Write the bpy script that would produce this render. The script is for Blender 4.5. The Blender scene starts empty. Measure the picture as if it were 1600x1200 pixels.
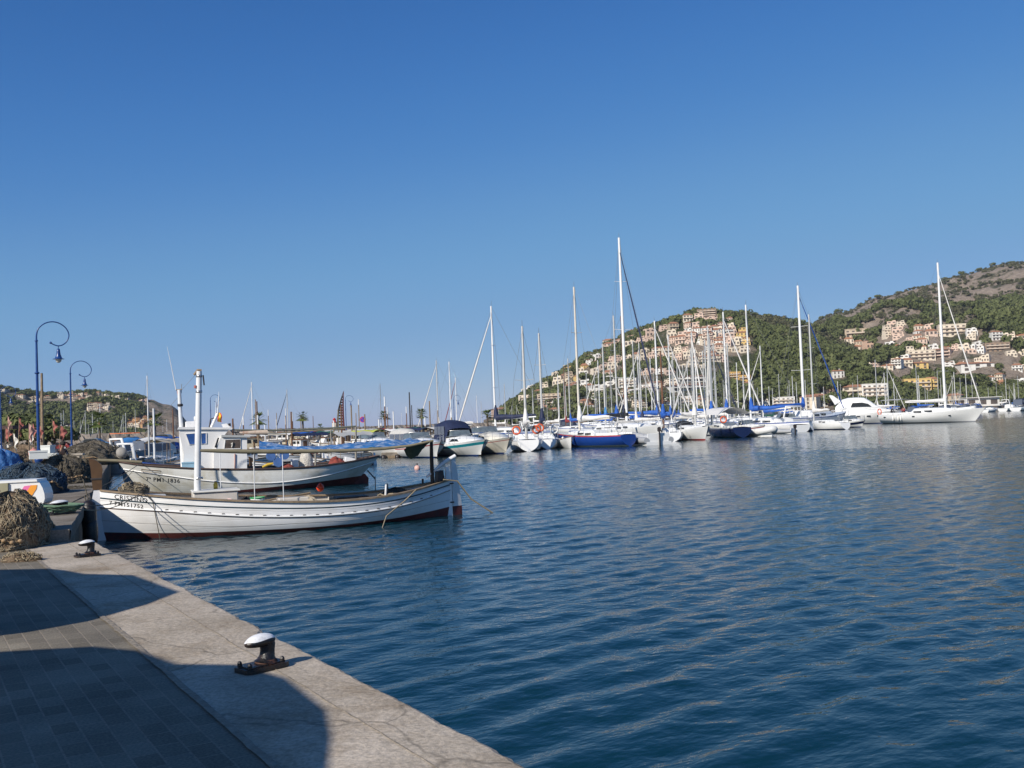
import bpy, math, random
import numpy as np
from mathutils import Vector, Matrix, noise
rnd = random.Random(7)
sc = bpy.context.scene
COL = sc.collection
R_ = math.radians
# ---------------------------------------------------------------- camera
CAM_H = 2.45
FPX = 1555.6; ROLL = R_(2.2); PITCH = math.atan(58/FPX)
cam_d = bpy.data.cameras.new("camera"); cam = bpy.data.objects.new("camera", cam_d); COL.objects.link(cam)
cam_d.sensor_width = 36; cam_d.lens = 36*FPX/1600; cam_d.clip_end = 9000; cam_d.clip_start = 0.05
cam.matrix_world = Matrix.Translation((0, 0, CAM_H)) @ Matrix.Rotation(R_(90)+PITCH, 4, 'X') @ Matrix.Rotation(-ROLL, 4, 'Z')
sc.camera = cam
# ---------------------------------------------------------------- sky, sun, exposure
SUN_AZ = R_(217); SUN_EL = R_(33)          # direction the sun stands in, clockwise from +Y
w = bpy.data.worlds.new("World"); sc.world = w; w.use_nodes = True
nt = w.node_tree; nt.nodes.clear()
sky = nt.nodes.new('ShaderNodeTexSky'); sky.sky_type = 'NISHITA'; sky.sun_disc = False
sky.sun_elevation = SUN_EL; sky.sun_rotation = SUN_AZ
sky.altitude = 0; sky.air_density = 0.78; sky.dust_density = 0.25; sky.ozone_density = 3.0
mul = nt.nodes.new('ShaderNodeVectorMath'); mul.operation = 'SCALE'; mul.inputs['Scale'].default_value = .09
tint = nt.nodes.new('ShaderNodeRGBCurve')
for ci, pts in enumerate((((0,0),(.069,.024),(.12,.060),(.191,.128),(.366,.220),(.7,.45),(1,.65)), ((0,0),(.141,.130),(.22,.215),(.356,.335),(.546,.396),(1,.68)), ((0,0),(.12,.16),(.287,.41),(.40,.53),(.604,.625),(.7,.64),(1,.80)))):
    cv = tint.mapping.curves[ci]
    for k, (a_, b_) in enumerate(pts):
        if k == 0: cv.points[0].location = (a_, b_)
        elif k == len(pts)-1: cv.points[-1].location = (a_, b_)
        else: cv.points.new(a_, b_)
tint.mapping.update()
mul2 = nt.nodes.new('ShaderNodeVectorMath'); mul2.operation = 'SCALE'; mul2.inputs['Scale'].default_value = 10
bg = nt.nodes.new('ShaderNodeBackground'); bg.inputs['Strength'].default_value = 0.1
wo = nt.nodes.new('ShaderNodeOutputWorld')
nt.links.new(sky.outputs[0], mul.inputs[0]); nt.links.new(mul.outputs[0], tint.inputs['Color']); nt.links.new(tint.outputs[0], mul2.inputs[0]); nt.links.new(mul2.outputs[0], bg.inputs[0]); nt.links.new(bg.outputs[0], wo.inputs[0])
sd = bpy.data.lights.new("sun", 'SUN'); sd.energy = 5.0; sd.angle = R_(0.5); sd.color = (1, 0.93, 0.83)
so = bpy.data.objects.new("sun", sd); COL.objects.link(so)
sdir = Vector((math.sin(SUN_AZ)*math.cos(SUN_EL), math.cos(SUN_AZ)*math.cos(SUN_EL), math.sin(SUN_EL)))
so.rotation_euler = sdir.to_track_quat('Z', 'Y').to_euler(); so.location = sdir*60
sc.view_settings.view_transform = 'Standard'; sc.view_settings.look = 'None'
sc.view_settings.exposure = 0.0; sc.view_settings.gamma = 1.0
sc.cycles.max_bounces = 8; sc.cycles.diffuse_bounces = 3; sc.cycles.glossy_bounces = 4
# ---------------------------------------------------------------- photo pixel -> place in the world
def ray(px, py):
    x = px-800; y = 600-py
    xr = x*math.cos(ROLL)+y*math.sin(ROLL); yr = -x*math.sin(ROLL)+y*math.cos(ROLL)
    c, s = math.cos(PITCH), math.sin(PITCH)
    return Vector((xr, FPX*c-yr*s, FPX*s+yr*c))
def onz(px, py, z=0.0):
    d = ray(px, py); t = (z-CAM_H)/d.z; return Vector((d.x*t, d.y*t, z))
def at(px, py, Y):
    d = ray(px, py); t = Y/d.y; return Vector((d.x*t, Y, CAM_H+d.z*t))
def hor(px):                      # the photo row of the horizon in this column
    lo, hi = 550, 760
    for _ in range(30):
        m = (lo+hi)/2
        if ray(px, m).z < 0: hi = m
        else: lo = m
    return lo
# ---------------------------------------------------------------- materials
MATS = {}
def mat(name, col, rough=0.6, metal=0.0, var=0.12, scale=3.0, bump=0.0, bscale=20.0, spec=0.5, dirt=None, dscale=1.5, damt=0.5, coat=0.0, aniso=None, coord='Object'):
    if name in MATS: return MATS[name]
    m = bpy.data.materials.new(name); m.use_nodes = True; n = m.node_tree.nodes; l = m.node_tree.links
    p = n['Principled BSDF']
    p.inputs['Roughness'].default_value = rough; p.inputs['Metallic'].default_value = metal
    p.inputs['Specular IOR Level'].default_value = spec; p.inputs['Coat Weight'].default_value = coat
    tc = n.new('ShaderNodeTexCoord'); src = tc.outputs[coord]
    if aniso:
        mp = n.new('ShaderNodeMapping'); mp.inputs['Scale'].default_value = aniso; l.new(src, mp.inputs[0]); src = mp.outputs[0]
    nz = n.new('ShaderNodeTexNoise'); nz.inputs['Scale'].default_value = scale; nz.inputs['Detail'].default_value = 6; l.new(src, nz.inputs['Vector'])
    mr = n.new('ShaderNodeMapRange'); mr.inputs['From Min'].default_value = 0.25; mr.inputs['From Max'].default_value = 0.75
    mr.inputs['To Min'].default_value = 1-var; mr.inputs['To Max'].default_value = 1+var; l.new(nz.outputs['Fac'], mr.inputs[0])
    mx = n.new('ShaderNodeVectorMath'); mx.operation = 'SCALE'; mx.inputs[0].default_value = col[:3]; l.new(mr.outputs[0], mx.inputs['Scale'])
    out = mx.outputs[0]
    if dirt:
        n2 = n.new('ShaderNodeTexNoise'); n2.inputs['Scale'].default_value = dscale; n2.inputs['Detail'].default_value = 8; n2.inputs['Roughness'].default_value = 0.65
        l.new(src, n2.inputs['Vector'])
        r2 = n.new('ShaderNodeMapRange'); r2.inputs['From Min'].default_value = 0.48; r2.inputs['From Max'].default_value = 0.72; r2.inputs['To Max'].default_value = damt
        l.new(n2.outputs['Fac'], r2.inputs[0])
        mm = n.new('ShaderNodeMix'); mm.data_type = 'RGBA'; l.new(r2.outputs[0], mm.inputs[0]); l.new(out, mm.inputs[6]); mm.inputs[7].default_value = (*dirt, 1)
        out = mm.outputs[2]
    l.new(out, p.inputs['Base Color'])
    if bump:
        nb = n.new('ShaderNodeTexNoise'); nb.inputs['Scale'].default_value = bscale; nb.inputs['Detail'].default_value = 5; l.new(src, nb.inputs['Vector'])
        b = n.new('ShaderNodeBump'); b.inputs['Strength'].default_value = bump; b.inputs['Distance'].default_value = 0.3/bscale*4
        l.new(nb.outputs['Fac'], b.inputs['Height']); l.new(b.outputs[0], p.inputs['Normal'])
    MATS[name] = m; return m
# ---------------------------------------------------------------- mesh builder
class MB:
    def __init__(s): s.v = []; s.f = []; s.m = []; s.sm = []
    def add(s, vs, fs, mi=0, smooth=False):
        o = len(s.v); s.v += [tuple(x) for x in vs]
        for f in fs: s.f.append([i+o for i in f]); s.m.append(mi); s.sm.append(smooth)
        return s
    def box(s, c, d, rz=0, mi=0, rx=0, ry=0, bev=0.0):
        hx, hy, hz = d[0]/2, d[1]/2, d[2]/2
        M = Matrix.Translation(c) @ Matrix.Rotation(rz, 4, 'Z') @ Matrix.Rotation(ry, 4, 'Y') @ Matrix.Rotation(rx, 4, 'X')
        if bev <= 0:
            P = [(-hx,-hy,-hz),(hx,-hy,-hz),(hx,hy,-hz),(-hx,hy,-hz),(-hx,-hy,hz),(hx,-hy,hz),(hx,hy,hz),(-hx,hy,hz)]
            return s.add([M @ Vector(p) for p in P], [(0,3,2,1),(4,5,6,7),(0,1,5,4),(1,2,6,5),(2,3,7,6),(3,0,4,7)], mi)
        b = min(bev, hx*.9, hy*.9, hz*.9)
        rings = []
        for z, k in ((-hz, b), (-hz+b, 0), (hz-b, 0), (hz, b)):
            x, y = hx-k, hy-k; q = b if k == 0 else b*.6
            rings.append([(-x+q,-y,z),(x-q,-y,z),(x,-y+q,z),(x,y-q,z),(x-q,y,z),(-x+q,y,z),(-x,y-q,z),(-x,-y+q,z)])
        vs = [M @ Vector(p) for r in rings for p in r]; fs = [tuple(range(7,-1,-1)), tuple(range(24,32))]
        for k in range(3):
            for i in range(8):
                j = (i+1) % 8; fs.append((k*8+i, k*8+j, k*8+8+j, k*8+8+i))
        return s.add(vs, fs, mi)
    def tube(s, pts, r, n=8, mi=0, cap=True, smooth=True):
        pts = [Vector(p) for p in pts]; rs = r if isinstance(r, (list, tuple)) else [r]*len(pts)
        vs = []; fs = []; up = None
        for i, p in enumerate(pts):
            t = (pts[min(i+1, len(pts)-1)]-pts[max(i-1, 0)])
            t = t.normalized() if t.length > 1e-9 else Vector((0,0,1))
            if up is None: up = Vector((0,0,1)) if abs(t.z) < .9 else Vector((1,0,0))
            a = t.cross(up); a = a.normalized() if a.length > 1e-6 else t.orthogonal().normalized()
            b = a.cross(t).normalized(); up = b
            for k in range(n):
                th = 2*math.pi*k/n; vs.append(p+(a*math.cos(th)+b*math.sin(th))*rs[i])
        for i in range(len(pts)-1):
            for k in range(n):
                j = (k+1) % n; fs.append((i*n+k, i*n+j, (i+1)*n+j, (i+1)*n+k))
        s.add(vs, fs, mi, smooth)
        if cap: s.add([vs[k] for k in range(n)], [tuple(range(n-1,-1,-1))], mi); s.add([vs[-n+k] for k in range(n)], [tuple(range(n))], mi)
        return s
    def lathe(s, prof, c=(0,0,0), n=16, mi=0, smooth=True, M=None):
        vs = []; fs = []
        for r, z in prof:
            for k in range(n):
                a = 2*math.pi*k/n; p = Vector((r*math.cos(a), r*math.sin(a), z))
                if M: p = M @ p
                vs.append(p+Vector(c))
        for i in range(len(prof)-1):
            for k in range(n):
                j = (k+1) % n; fs.append((i*n+k, i*n+j, (i+1)*n+j, (i+1)*n+k))
        fs2 = [tuple(range(n-1,-1,-1)), tuple(range((len(prof)-1)*n, len(prof)*n))]
        s.add(vs, fs, mi, smooth); o = len(s.v)-len(vs)
        for f in fs2: s.f.append([i+o for i in f]); s.m.append(mi); s.sm.append(False)
        return s
    def grid(s, P, mi=0, smooth=True, close=False, flip=False):   # P: rows of points
        nr, nc = len(P), len(P[0]); vs = [p for r in P for p in r]; fs = []
        for i in range(nr-1):
            for j in range(nc if close else nc-1):
                k = (j+1) % nc; f = (i*nc+j, i*nc+k, (i+1)*nc+k, (i+1)*nc+j); fs.append(f[::-1] if flip else f)
        return s.add(vs, fs, mi, smooth)
    def prism(s, poly, z0, z1, mi=0, M=None):
        n = len(poly); vs = [Vector((x, y, z0)) for x, y in poly]+[Vector((x, y, z1)) for x, y in poly]
        if M: vs = [M @ p for p in vs]
        return s.add(vs, [tuple(range(n-1,-1,-1)), tuple(range(n, 2*n))]+[(i, (i+1) % n, n+(i+1) % n, n+i) for i in range(n)], mi)
    def sphere(s, c, r, n=12, m=8, mi=0, sq=(1,1,1), jit=0, seed=0):
        P = []
        for i in range(m+1):
            th = math.pi*i/m; row = []
            for k in range(n):
                a = 2*math.pi*k/n; d = Vector((math.sin(th)*math.cos(a), math.sin(th)*math.sin(a), math.cos(th)))
                q = r*(1+(jit*noise.noise(d*2.3+Vector((seed, seed*1.7, 0))) if jit else 0))
                row.append(Vector(c)+Vector((d.x*q*sq[0], d.y*q*sq[1], d.z*q*sq[2])))
            P.append(row)
        return s.grid(P, mi, True, close=True, flip=True)
    def build(s, name, mats, parent=None, loc=None):
        me = bpy.data.meshes.new(name); me.from_pydata(s.v, [], s.f)
        if not isinstance(mats, (list, tuple)): mats = [mats]
        for m in mats: me.materials.append(m)
        me.polygons.foreach_set('material_index', s.m); me.polygons.foreach_set('use_smooth', s.sm); me.update()
        o = bpy.data.objects.new(name, me); COL.objects.link(o)
        if parent: o.parent = parent
        if loc: o.location = loc
        return o
def tag(o, label=None, cat=None, group=None, kind=None):
    if label: o['label'] = label
    if cat: o['category'] = cat
    if group: o['group'] = group
    if kind: o['kind'] = kind
    return o
def thing(name, label, cat, loc=(0,0,0), rz=0, group=None, sc_=1.0):
    o = bpy.data.objects.new(name, None); COL.objects.link(o); o.location = loc; o.rotation_euler = (0,0,rz); o.scale = (sc_,)*3
    o.empty_display_size = .2
    return tag(o, label, cat, group)
KIDS = {}
def kids(o): return [c for c in bpy.data.objects if c.parent == o]
def copy_tree(o, parent=None, table=None):
    if table is None: table = treeof(o)
    c = o.copy(); COL.objects.link(c); c.parent = parent
    for ch in table.get(o.name, []): copy_tree(ch, c, table)
    return c
def treeof(root):
    t = {}; todo = [root]; allo = {}
    for q in bpy.data.objects:
        if q.parent: allo.setdefault(q.parent.name, []).append(q)
    while todo:
        r = todo.pop(); ks = allo.get(r.name, []); t[r.name] = ks; todo += ks
    return t
def struct(o): return tag(o, kind='structure')
ORD = ['first','second','third','fourth','fifth','sixth','seventh','eighth','ninth','tenth','eleventh','twelfth','13th','14th','15th','16th','17th','18th','19th','20th','21st','22nd','23rd','24th','25th','26th','27th','28th','29th','30th']
def ordn(i): return ORD[i] if i < len(ORD) else '%dth' % (i+1)
# ================================================================ THE SETTING
# ---- water
def water_mat():
    m = bpy.data.materials.new('harbour_water'); m.use_nodes = True; n = m.node_tree.nodes; l = m.node_tree.links
    p = n['Principled BSDF']; p.inputs['Base Color'].default_value = (0.002, 0.027, 0.040, 1); p.inputs['Roughness'].default_value = 0.05
    p.inputs['IOR'].default_value = 1.33; p.inputs['Specular IOR Level'].default_value = .42
    tc = n.new('ShaderNodeTexCoord')
    def wave(scale, rot, sx, sy, det, dist):
        mp = n.new('ShaderNodeMapping'); mp.vector_type = 'TEXTURE'; mp.inputs['Rotation'].default_value = (0,0,R_(rot)); mp.inputs['Scale'].default_value = (1/sx, 1/sy, 1)
        l.new(tc.outputs['Object'], mp.inputs[0])
        z = n.new('ShaderNodeTexNoise'); z.inputs['Scale'].default_value = scale; z.inputs['Detail'].default_value = det; z.inputs['Distortion'].default_value = dist
        z.inputs['Roughness'].default_value = 0.45
        l.new(mp.outputs[0], z.inputs['Vector']); return z.outputs['Fac']
    acc = None
    for (a, f) in ((0.25, wave(1.5, 42, .38, 1.15, 2.0, .35)), (0.35, wave(3.4, 20, .5, 1.0, 2, .25)), (0.0, wave(.45, 30, .6, 1.0, 1, .2)), (0.22, wave(11, 35, .6, 1, 2, 0))):
        k = n.new('ShaderNodeMath'); k.operation = 'MULTIPLY'; k.inputs[1].default_value = a; l.new(f, k.inputs[0])
        if acc is None: acc = k.outputs[0]
        else:
            s_ = n.new('ShaderNodeMath'); s_.operation = 'ADD'; l.new(acc, s_.inputs[0]); l.new(k.outputs[0], s_.inputs[1]); acc = s_.outputs[0]
    # calmer and rougher patches
    pz = n.new('ShaderNodeTexNoise'); pz.inputs['Scale'].default_value = 0.05; pz.inputs['Detail'].default_value = 3; l.new(tc.outputs['Object'], pz.inputs['Vector'])
    pr = n.new('ShaderNodeMapRange'); pr.inputs['From Min'].default_value = .35; pr.inputs['From Max'].default_value = .65; pr.inputs['To Min'].default_value = .7; pr.inputs['To Max'].default_value = 1.15
    l.new(pz.outputs['Fac'], pr.inputs[0])
    k = n.new('ShaderNodeMath'); k.operation = 'MULTIPLY'; l.new(acc, k.inputs[0]); l.new(pr.outputs[0], k.inputs[1])
    b = n.new('ShaderNodeBump'); b.inputs['Strength'].default_value = 1.0; b.inputs['Distance'].default_value = WAVE_D
    l.new(k.outputs[0], b.inputs['Height']); l.new(b.outputs[0], p.inputs['Normal'])
    return m
WAVE_D = 0.05
wm = water_mat()
def build_water():
    q = np.random.RandomState(5)
    Y = np.concatenate([np.arange(2.5, 60, .10), np.arange(60, 160, .22), np.arange(160, 420, .65)]); nu = 860
    sp = np.concatenate([np.full(int((60-2.5)/.1)+1, .1), np.full(2000, .22)])
    u = np.linspace(-.80, .80, nu); YY, UU = np.meshgrid(Y, u, indexing='ij'); XX = YY*UU; Z = np.zeros_like(XX)
    patch = .85+.22*np.sin(XX*.09+YY*.05+1)*np.sin(YY*.07-XX*.03)+.12*np.sin(XX*.23-YY*.11)
    cell = np.maximum(YY*(u[1]-u[0]), np.where(YY < 60, .1, np.where(YY < 160, .22, .65)))
    for i in range(64):
        lam = float(np.exp(q.uniform(np.log(.24), np.log(1.15)))); k = 2*np.pi/lam
        th = R_(-47)+q.normal(0, .36) if i % 5 else q.uniform(0, 2*np.pi)      # travel direction of this wave
        s = WAVE_S*q.uniform(.5, 1.4)*(1.15 if .4 < lam < 1.0 else .8); a = s/k
        att = np.clip((lam/cell-2.0)/2.0, 0, 1)
        ph = k*(XX*np.cos(th)+YY*np.sin(th))+q.uniform(0, 6.28)
        Z += a*att*(np.sin(ph)+.22*np.sin(2*ph+.6))
    Z *= patch
    nr = len(Y); co = np.stack([XX, YY, Z], -1).reshape(-1, 3).astype(np.float32)
    idx = np.arange(nr*nu).reshape(nr, nu); F = np.stack([idx[:-1,:-1], idx[:-1,1:], idx[1:,1:], idx[1:,:-1]], -1).reshape(-1, 4)
    o = len(co); ext = np.array([(-4500,-60,-.16),(4500,-60,-.16),(4500,7500,-.16),(-4500,7500,-.16)], dtype=np.float32); co = np.concatenate([co, ext]); F = np.concatenate([F, [[o, o+1, o+2, o+3]]]).astype(np.int32)
    me = bpy.data.meshes.new('water'); me.vertices.add(len(co)); me.vertices.foreach_set('co', co.ravel()); me.loops.add(F.size); me.loops.foreach_set('vertex_index', F.ravel()); me.polygons.add(len(F)); me.polygons.foreach_set('loop_start', np.arange(0, F.size, 4, dtype=np.int32)); me.polygons.foreach_set('loop_total', np.full(len(F), 4, dtype=np.int32)); me.polygons.foreach_set('use_smooth', np.ones(len(F), dtype=bool)); me.update(calc_edges=True)
    me.materials.append(wm); ob = bpy.data.objects.new('water', me); COL.objects.link(ob); return struct(ob)
WAVE_S = .0148
build_water()
# ---- quay: concrete edge, pavers, raised second stretch
def conc_mat(name, c1, c2, sc1=1.6):
    m = bpy.data.materials.new(name); m.use_nodes = True; n = m.node_tree.nodes; l = m.node_tree.links; p = n['Principled BSDF']; p.inputs['Roughness'].default_value = .9
    p.inputs['Specular IOR Level'].default_value = .25
    tc = n.new('ShaderNodeTexCoord')
    def nz(s, d=8, r=.6):
        z = n.new('ShaderNodeTexNoise'); z.inputs['Scale'].default_value = s; z.inputs['Detail'].default_value = d; z.inputs['Roughness'].default_value = r; l.new(tc.outputs['Object'], z.inputs['Vector']); return z.outputs['Fac']
    cr = n.new('ShaderNodeValToRGB'); e = cr.color_ramp; e.elements[0].position = .3; e.elements[0].color = (*c1, 1); e.elements[1].position = .7; e.elements[1].color = (*c2, 1)
    l.new(nz(sc1), cr.inputs[0])
    # fine speckle
    cr2 = n.new('ShaderNodeValToRGB'); cr2.color_ramp.elements[0].position = .35; cr2.color_ramp.elements[0].color = (.72,.72,.72,1); cr2.color_ramp.elements[1].position = .65; cr2.color_ramp.elements[1].color = (1.12,1.12,1.12,1)
    l.new(nz(38, 4), cr2.inputs[0])
    mm = n.new('ShaderNodeMix'); mm.data_type = 'RGBA'; mm.blend_type = 'MULTIPLY'; mm.inputs[0].default_value = 1; l.new(cr.outputs[0], mm.inputs[6]); l.new(cr2.outputs[0], mm.inputs[7])
    st = n.new('ShaderNodeValToRGB'); st.color_ramp.elements[0].position = .36; st.color_ramp.elements[0].color = (.62,.56,.48,1); st.color_ramp.elements[1].position = .52; st.color_ramp.elements[1].color = (1,1,1,1); l.new(nz(.9, 9, .72), st.inputs[0])
    m0 = n.new('ShaderNodeMix'); m0.data_type = 'RGBA'; m0.blend_type = 'MULTIPLY'; m0.inputs[0].default_value = .8; l.new(mm.outputs[2], m0.inputs[6]); l.new(st.outputs[0], m0.inputs[7]); mm = m0
    # cracks
    v = n.new('ShaderNodeTexVoronoi'); v.feature = 'DISTANCE_TO_EDGE'; v.inputs['Scale'].default_value = .62
    wz = n.new('ShaderNodeTexNoise'); wz.inputs['Scale'].default_value = 2.2; wz.inputs['Detail'].default_value = 5; l.new(tc.outputs['Object'], wz.inputs['Vector'])
    va = n.new('ShaderNodeVectorMath'); va.operation = 'MULTIPLY_ADD'; va.inputs[1].default_value = (.35,.35,.35); l.new(wz.outputs['Color'], va.inputs[0]); l.new(tc.outputs['Object'], va.inputs[2])
    l.new(va.outputs[0], v.inputs['Vector'])
    ck = n.new('ShaderNodeMapRange'); ck.inputs['From Min'].default_value = .002; ck.inputs['From Max'].default_value = .010; ck.inputs['To Min'].default_value = .42; ck.inputs['To Max'].default_value = 0; l.new(v.outputs['Distance'], ck.inputs[0])
    m2 = n.new('ShaderNodeMix'); m2.data_type = 'RGBA'; l.new(ck.outputs[0], m2.inputs[0]); l.new(mm.outputs[2], m2.inputs[6]); m2.inputs[7].default_value = (.06,.055,.045,1)
    l.new(m2.outputs[2], p.inputs['Base Color'])
    b = n.new('ShaderNodeBump'); b.inputs['Strength'].default_value = .6; b.inputs['Distance'].default_value = .02; l.new(nz(14, 8, .7), b.inputs['Height']); l.new(b.outputs[0], p.inputs['Normal'])
    return m
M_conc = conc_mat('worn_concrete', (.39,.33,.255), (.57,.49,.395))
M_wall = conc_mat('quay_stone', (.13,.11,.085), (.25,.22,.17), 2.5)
def paver_mat():
    m = bpy.data.materials.new('grey_pavers'); m.use_nodes = True; n = m.node_tree.nodes; l = m.node_tree.links; p = n['Principled BSDF']; p.inputs['Roughness'].default_value = .85
    tc = n.new('ShaderNodeTexCoord')
    br = n.new('ShaderNodeTexBrick'); br.offset = .5; br.inputs['Scale'].default_value = 1; br.inputs['Brick Width'].default_value = .22; br.inputs['Row Height'].default_value = .135
    br.inputs['Mortar Size'].default_value = .006; br.inputs['Mortar Smooth'].default_value = .2
    br.inputs['Color1'].default_value = (.145,.123,.088,1); br.inputs['Color2'].default_value = (.215,.187,.14,1); br.inputs['Mortar'].default_value = (.245,.205,.155,1)
    l.new(tc.outputs['Object'], br.inputs['Vector'])
    z = n.new('ShaderNodeTexNoise'); z.inputs['Scale'].default_value = 60; z.inputs['Detail'].default_value = 4; l.new(tc.outputs['Object'], z.inputs['Vector'])
    z2 = n.new('ShaderNodeTexNoise'); z2.inputs['Scale'].default_value = 1.3; z2.inputs['Detail'].default_value = 6; l.new(tc.outputs['Object'], z2.inputs['Vector'])
    ad = n.new('ShaderNodeMath'); ad.operation = 'ADD'; l.new(z.outputs['Fac'], ad.inputs[0]); l.new(z2.outputs['Fac'], ad.inputs[1])
    mr = n.new('ShaderNodeMapRange'); mr.inputs['From Min'].default_value = .65; mr.inputs['From Max'].default_value = 1.35; mr.inputs['To Min'].default_value = .5; mr.inputs['To Max'].default_value = 1.45; l.new(ad.outputs[0], mr.inputs[0])
    vm = n.new('ShaderNodeVectorMath'); vm.operation = 'SCALE'; l.new(br.outputs['Color'], vm.inputs[0]); l.new(mr.outputs[0], vm.inputs['Scale']); l.new(vm.outputs[0], p.inputs['Base Color'])
    b = n.new('ShaderNodeBump'); b.inputs['Strength'].default_value = .5; b.inputs['Distance'].default_value = .006; b.invert = True; l.new(br.outputs['Fac'], b.inputs['Height']); l.new(b.outputs[0], p.inputs['Normal'])
    return m
M_pav = paver_mat()
Q1 = .85; Q2 = 1.05
E1 = R_(31.4)                                        # heading of the first edge, left of +Y
e1 = Vector((-math.sin(E1), math.cos(E1), 0)); n1 = Vector((-math.cos(E1), -math.sin(E1), 0))   # along, inland
P0 = Vector((-1.71, 7.51, 0))                        # a point on the edge
def on1(a, b, z): p = P0+e1*a+n1*b; return (p.x, p.y, z)
# edge slab with a worn, wavering lip
rows = []; NN = 620
A0, A1 = -14.0, 9.45
def lip(a): return (.05*max(0, noise.noise(Vector((a*2.6, 11, 7)))-.22)*3)+0.035*noise.noise(Vector((a*1.3, 0, 3)))+0.018*noise.noise(Vector((a*6, 2, 0)))+.010*noise.noise(Vector((a*19, 5, 0)))
SW = .98                                            # width of the concrete strip
for i in range(NN+1):
    a = A0+(A1-A0)*i/NN; d = lip(a); ch = .012+.012*abs(noise.noise(Vector((a*9, 8, 1))))
    rows.append([on1(a, SW, Q1), on1(a, SW*.66, Q1+.004), on1(a, SW*.33, Q1+.002), on1(a, .12, Q1), on1(a, d+.03, Q1-.003), on1(a, d, Q1-.003-ch), on1(a, d-.005, Q1-.1), on1(a, d+.02, Q1-.5), on1(a, .03, -1.2)])
mb = MB(); mb.grid(rows, 0, False, flip=True)
mb.add([on1(A1, SW, Q1), on1(A1, 0, Q1), on1(A1, 0, -1), on1(A1, SW, -1)], [(0,1,2,3)])
struct(mb.build('quay_edge', M_conc))
# two sunken joints between the slabs: thin raised grout lines on the strip
jm = mat('joint_grout', (.26,.22,.17), .95, var=.3, scale=20, bump=.4)
mb = MB()
for k, (b0, b1) in enumerate(((.36, .368), (.955, 1.0))):
    pts = []
    for i in range(240):
        a = A0+(A1-A0)*i/239; wv = .012*noise.noise(Vector((a*2, k*5, 0)))+.006*noise.noise(Vector((a*11, k, 4)))
        pts.append([on1(a, b0+wv, Q1+.0075), on1(a, b1+wv+.008*noise.noise(Vector((a*7, 9, k))), Q1+.0075)])
    mb.grid(pts, 0, False)
struct(mb.build('quay_joint', jm))
pv = MB(); L = 40
pv.add([(0,0,0),(L,0,0),(L,24,0),(0,24,0)], [(0,1,2,3)])
po = pv.build('quay_paving', M_pav); struct(po)
st = on1(A1, SW, Q1)
po.matrix_world = Matrix.Translation((st[0], st[1], Q1-.002)) @ Matrix(((-e1.x, n1.x, 0, 0), (-e1.y, n1.y, 0, 0), (0,0,1,0), (0,0,0,1)))
# second, raised stretch running away on the left
E2 = R_(21.3); e2 = Vector((-math.sin(E2), math.cos(E2), 0)); n2 = Vector((-math.cos(E2), -math.sin(E2), 0)); P2 = Vector((-7.08, 15.92, 0))
def on2(a, b, z): p = P2+e2*a+n2*b; return (p.x, p.y, z)
rows = []
for i in range(300):
    a = -.55+(160)*(i/299)**1.6; d = .03*noise.noise(Vector((a*.9, 7, 3)))+.012*noise.noise(Vector((a*7, 2, 0)))
    rows.append([on2(a, 40, Q2), on2(a, 3, Q2), on2(a, .4, Q2), on2(a, d+.02, Q2), on2(a, d, Q2-.03), on2(a, d+.02, Q2-.22)])
mb = MB(); mb.grid(rows, 0, False, flip=True)
f0 = [on2(-.55, 40, Q2), on2(-.55, 0.02, Q2), on2(-.55, .04, Q1-1.5), on2(-.55, 40, Q1-1.5)]; mb.add(f0, [(0,1,2,3)])
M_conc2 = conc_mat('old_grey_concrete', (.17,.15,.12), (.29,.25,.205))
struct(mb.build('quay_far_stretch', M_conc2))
rows = []
for i in range(160):
    a = -.55+(160)*(i/159)**1.6; d = .05*noise.noise(Vector((a*1.9, 7, 3)))
    rows.append([on2(a, .045, Q2-.22), on2(a, .10+d, Q2-.24), on2(a, .11+d, Q2-.7), on2(a, .06, -1)])
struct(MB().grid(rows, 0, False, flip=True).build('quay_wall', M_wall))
# a lower block filling the corner between both stretches
mb = MB(); mb.prism([on1(A1+.02, .0, 0)[:2], on1(A1+.02, 9, 0)[:2], on2(-.57, 8, 0)[:2], on2(-.57, .42, 0)[:2]], -1, Q1+.0)
struct(mb.build('quay_corner', M_conc2))
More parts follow.
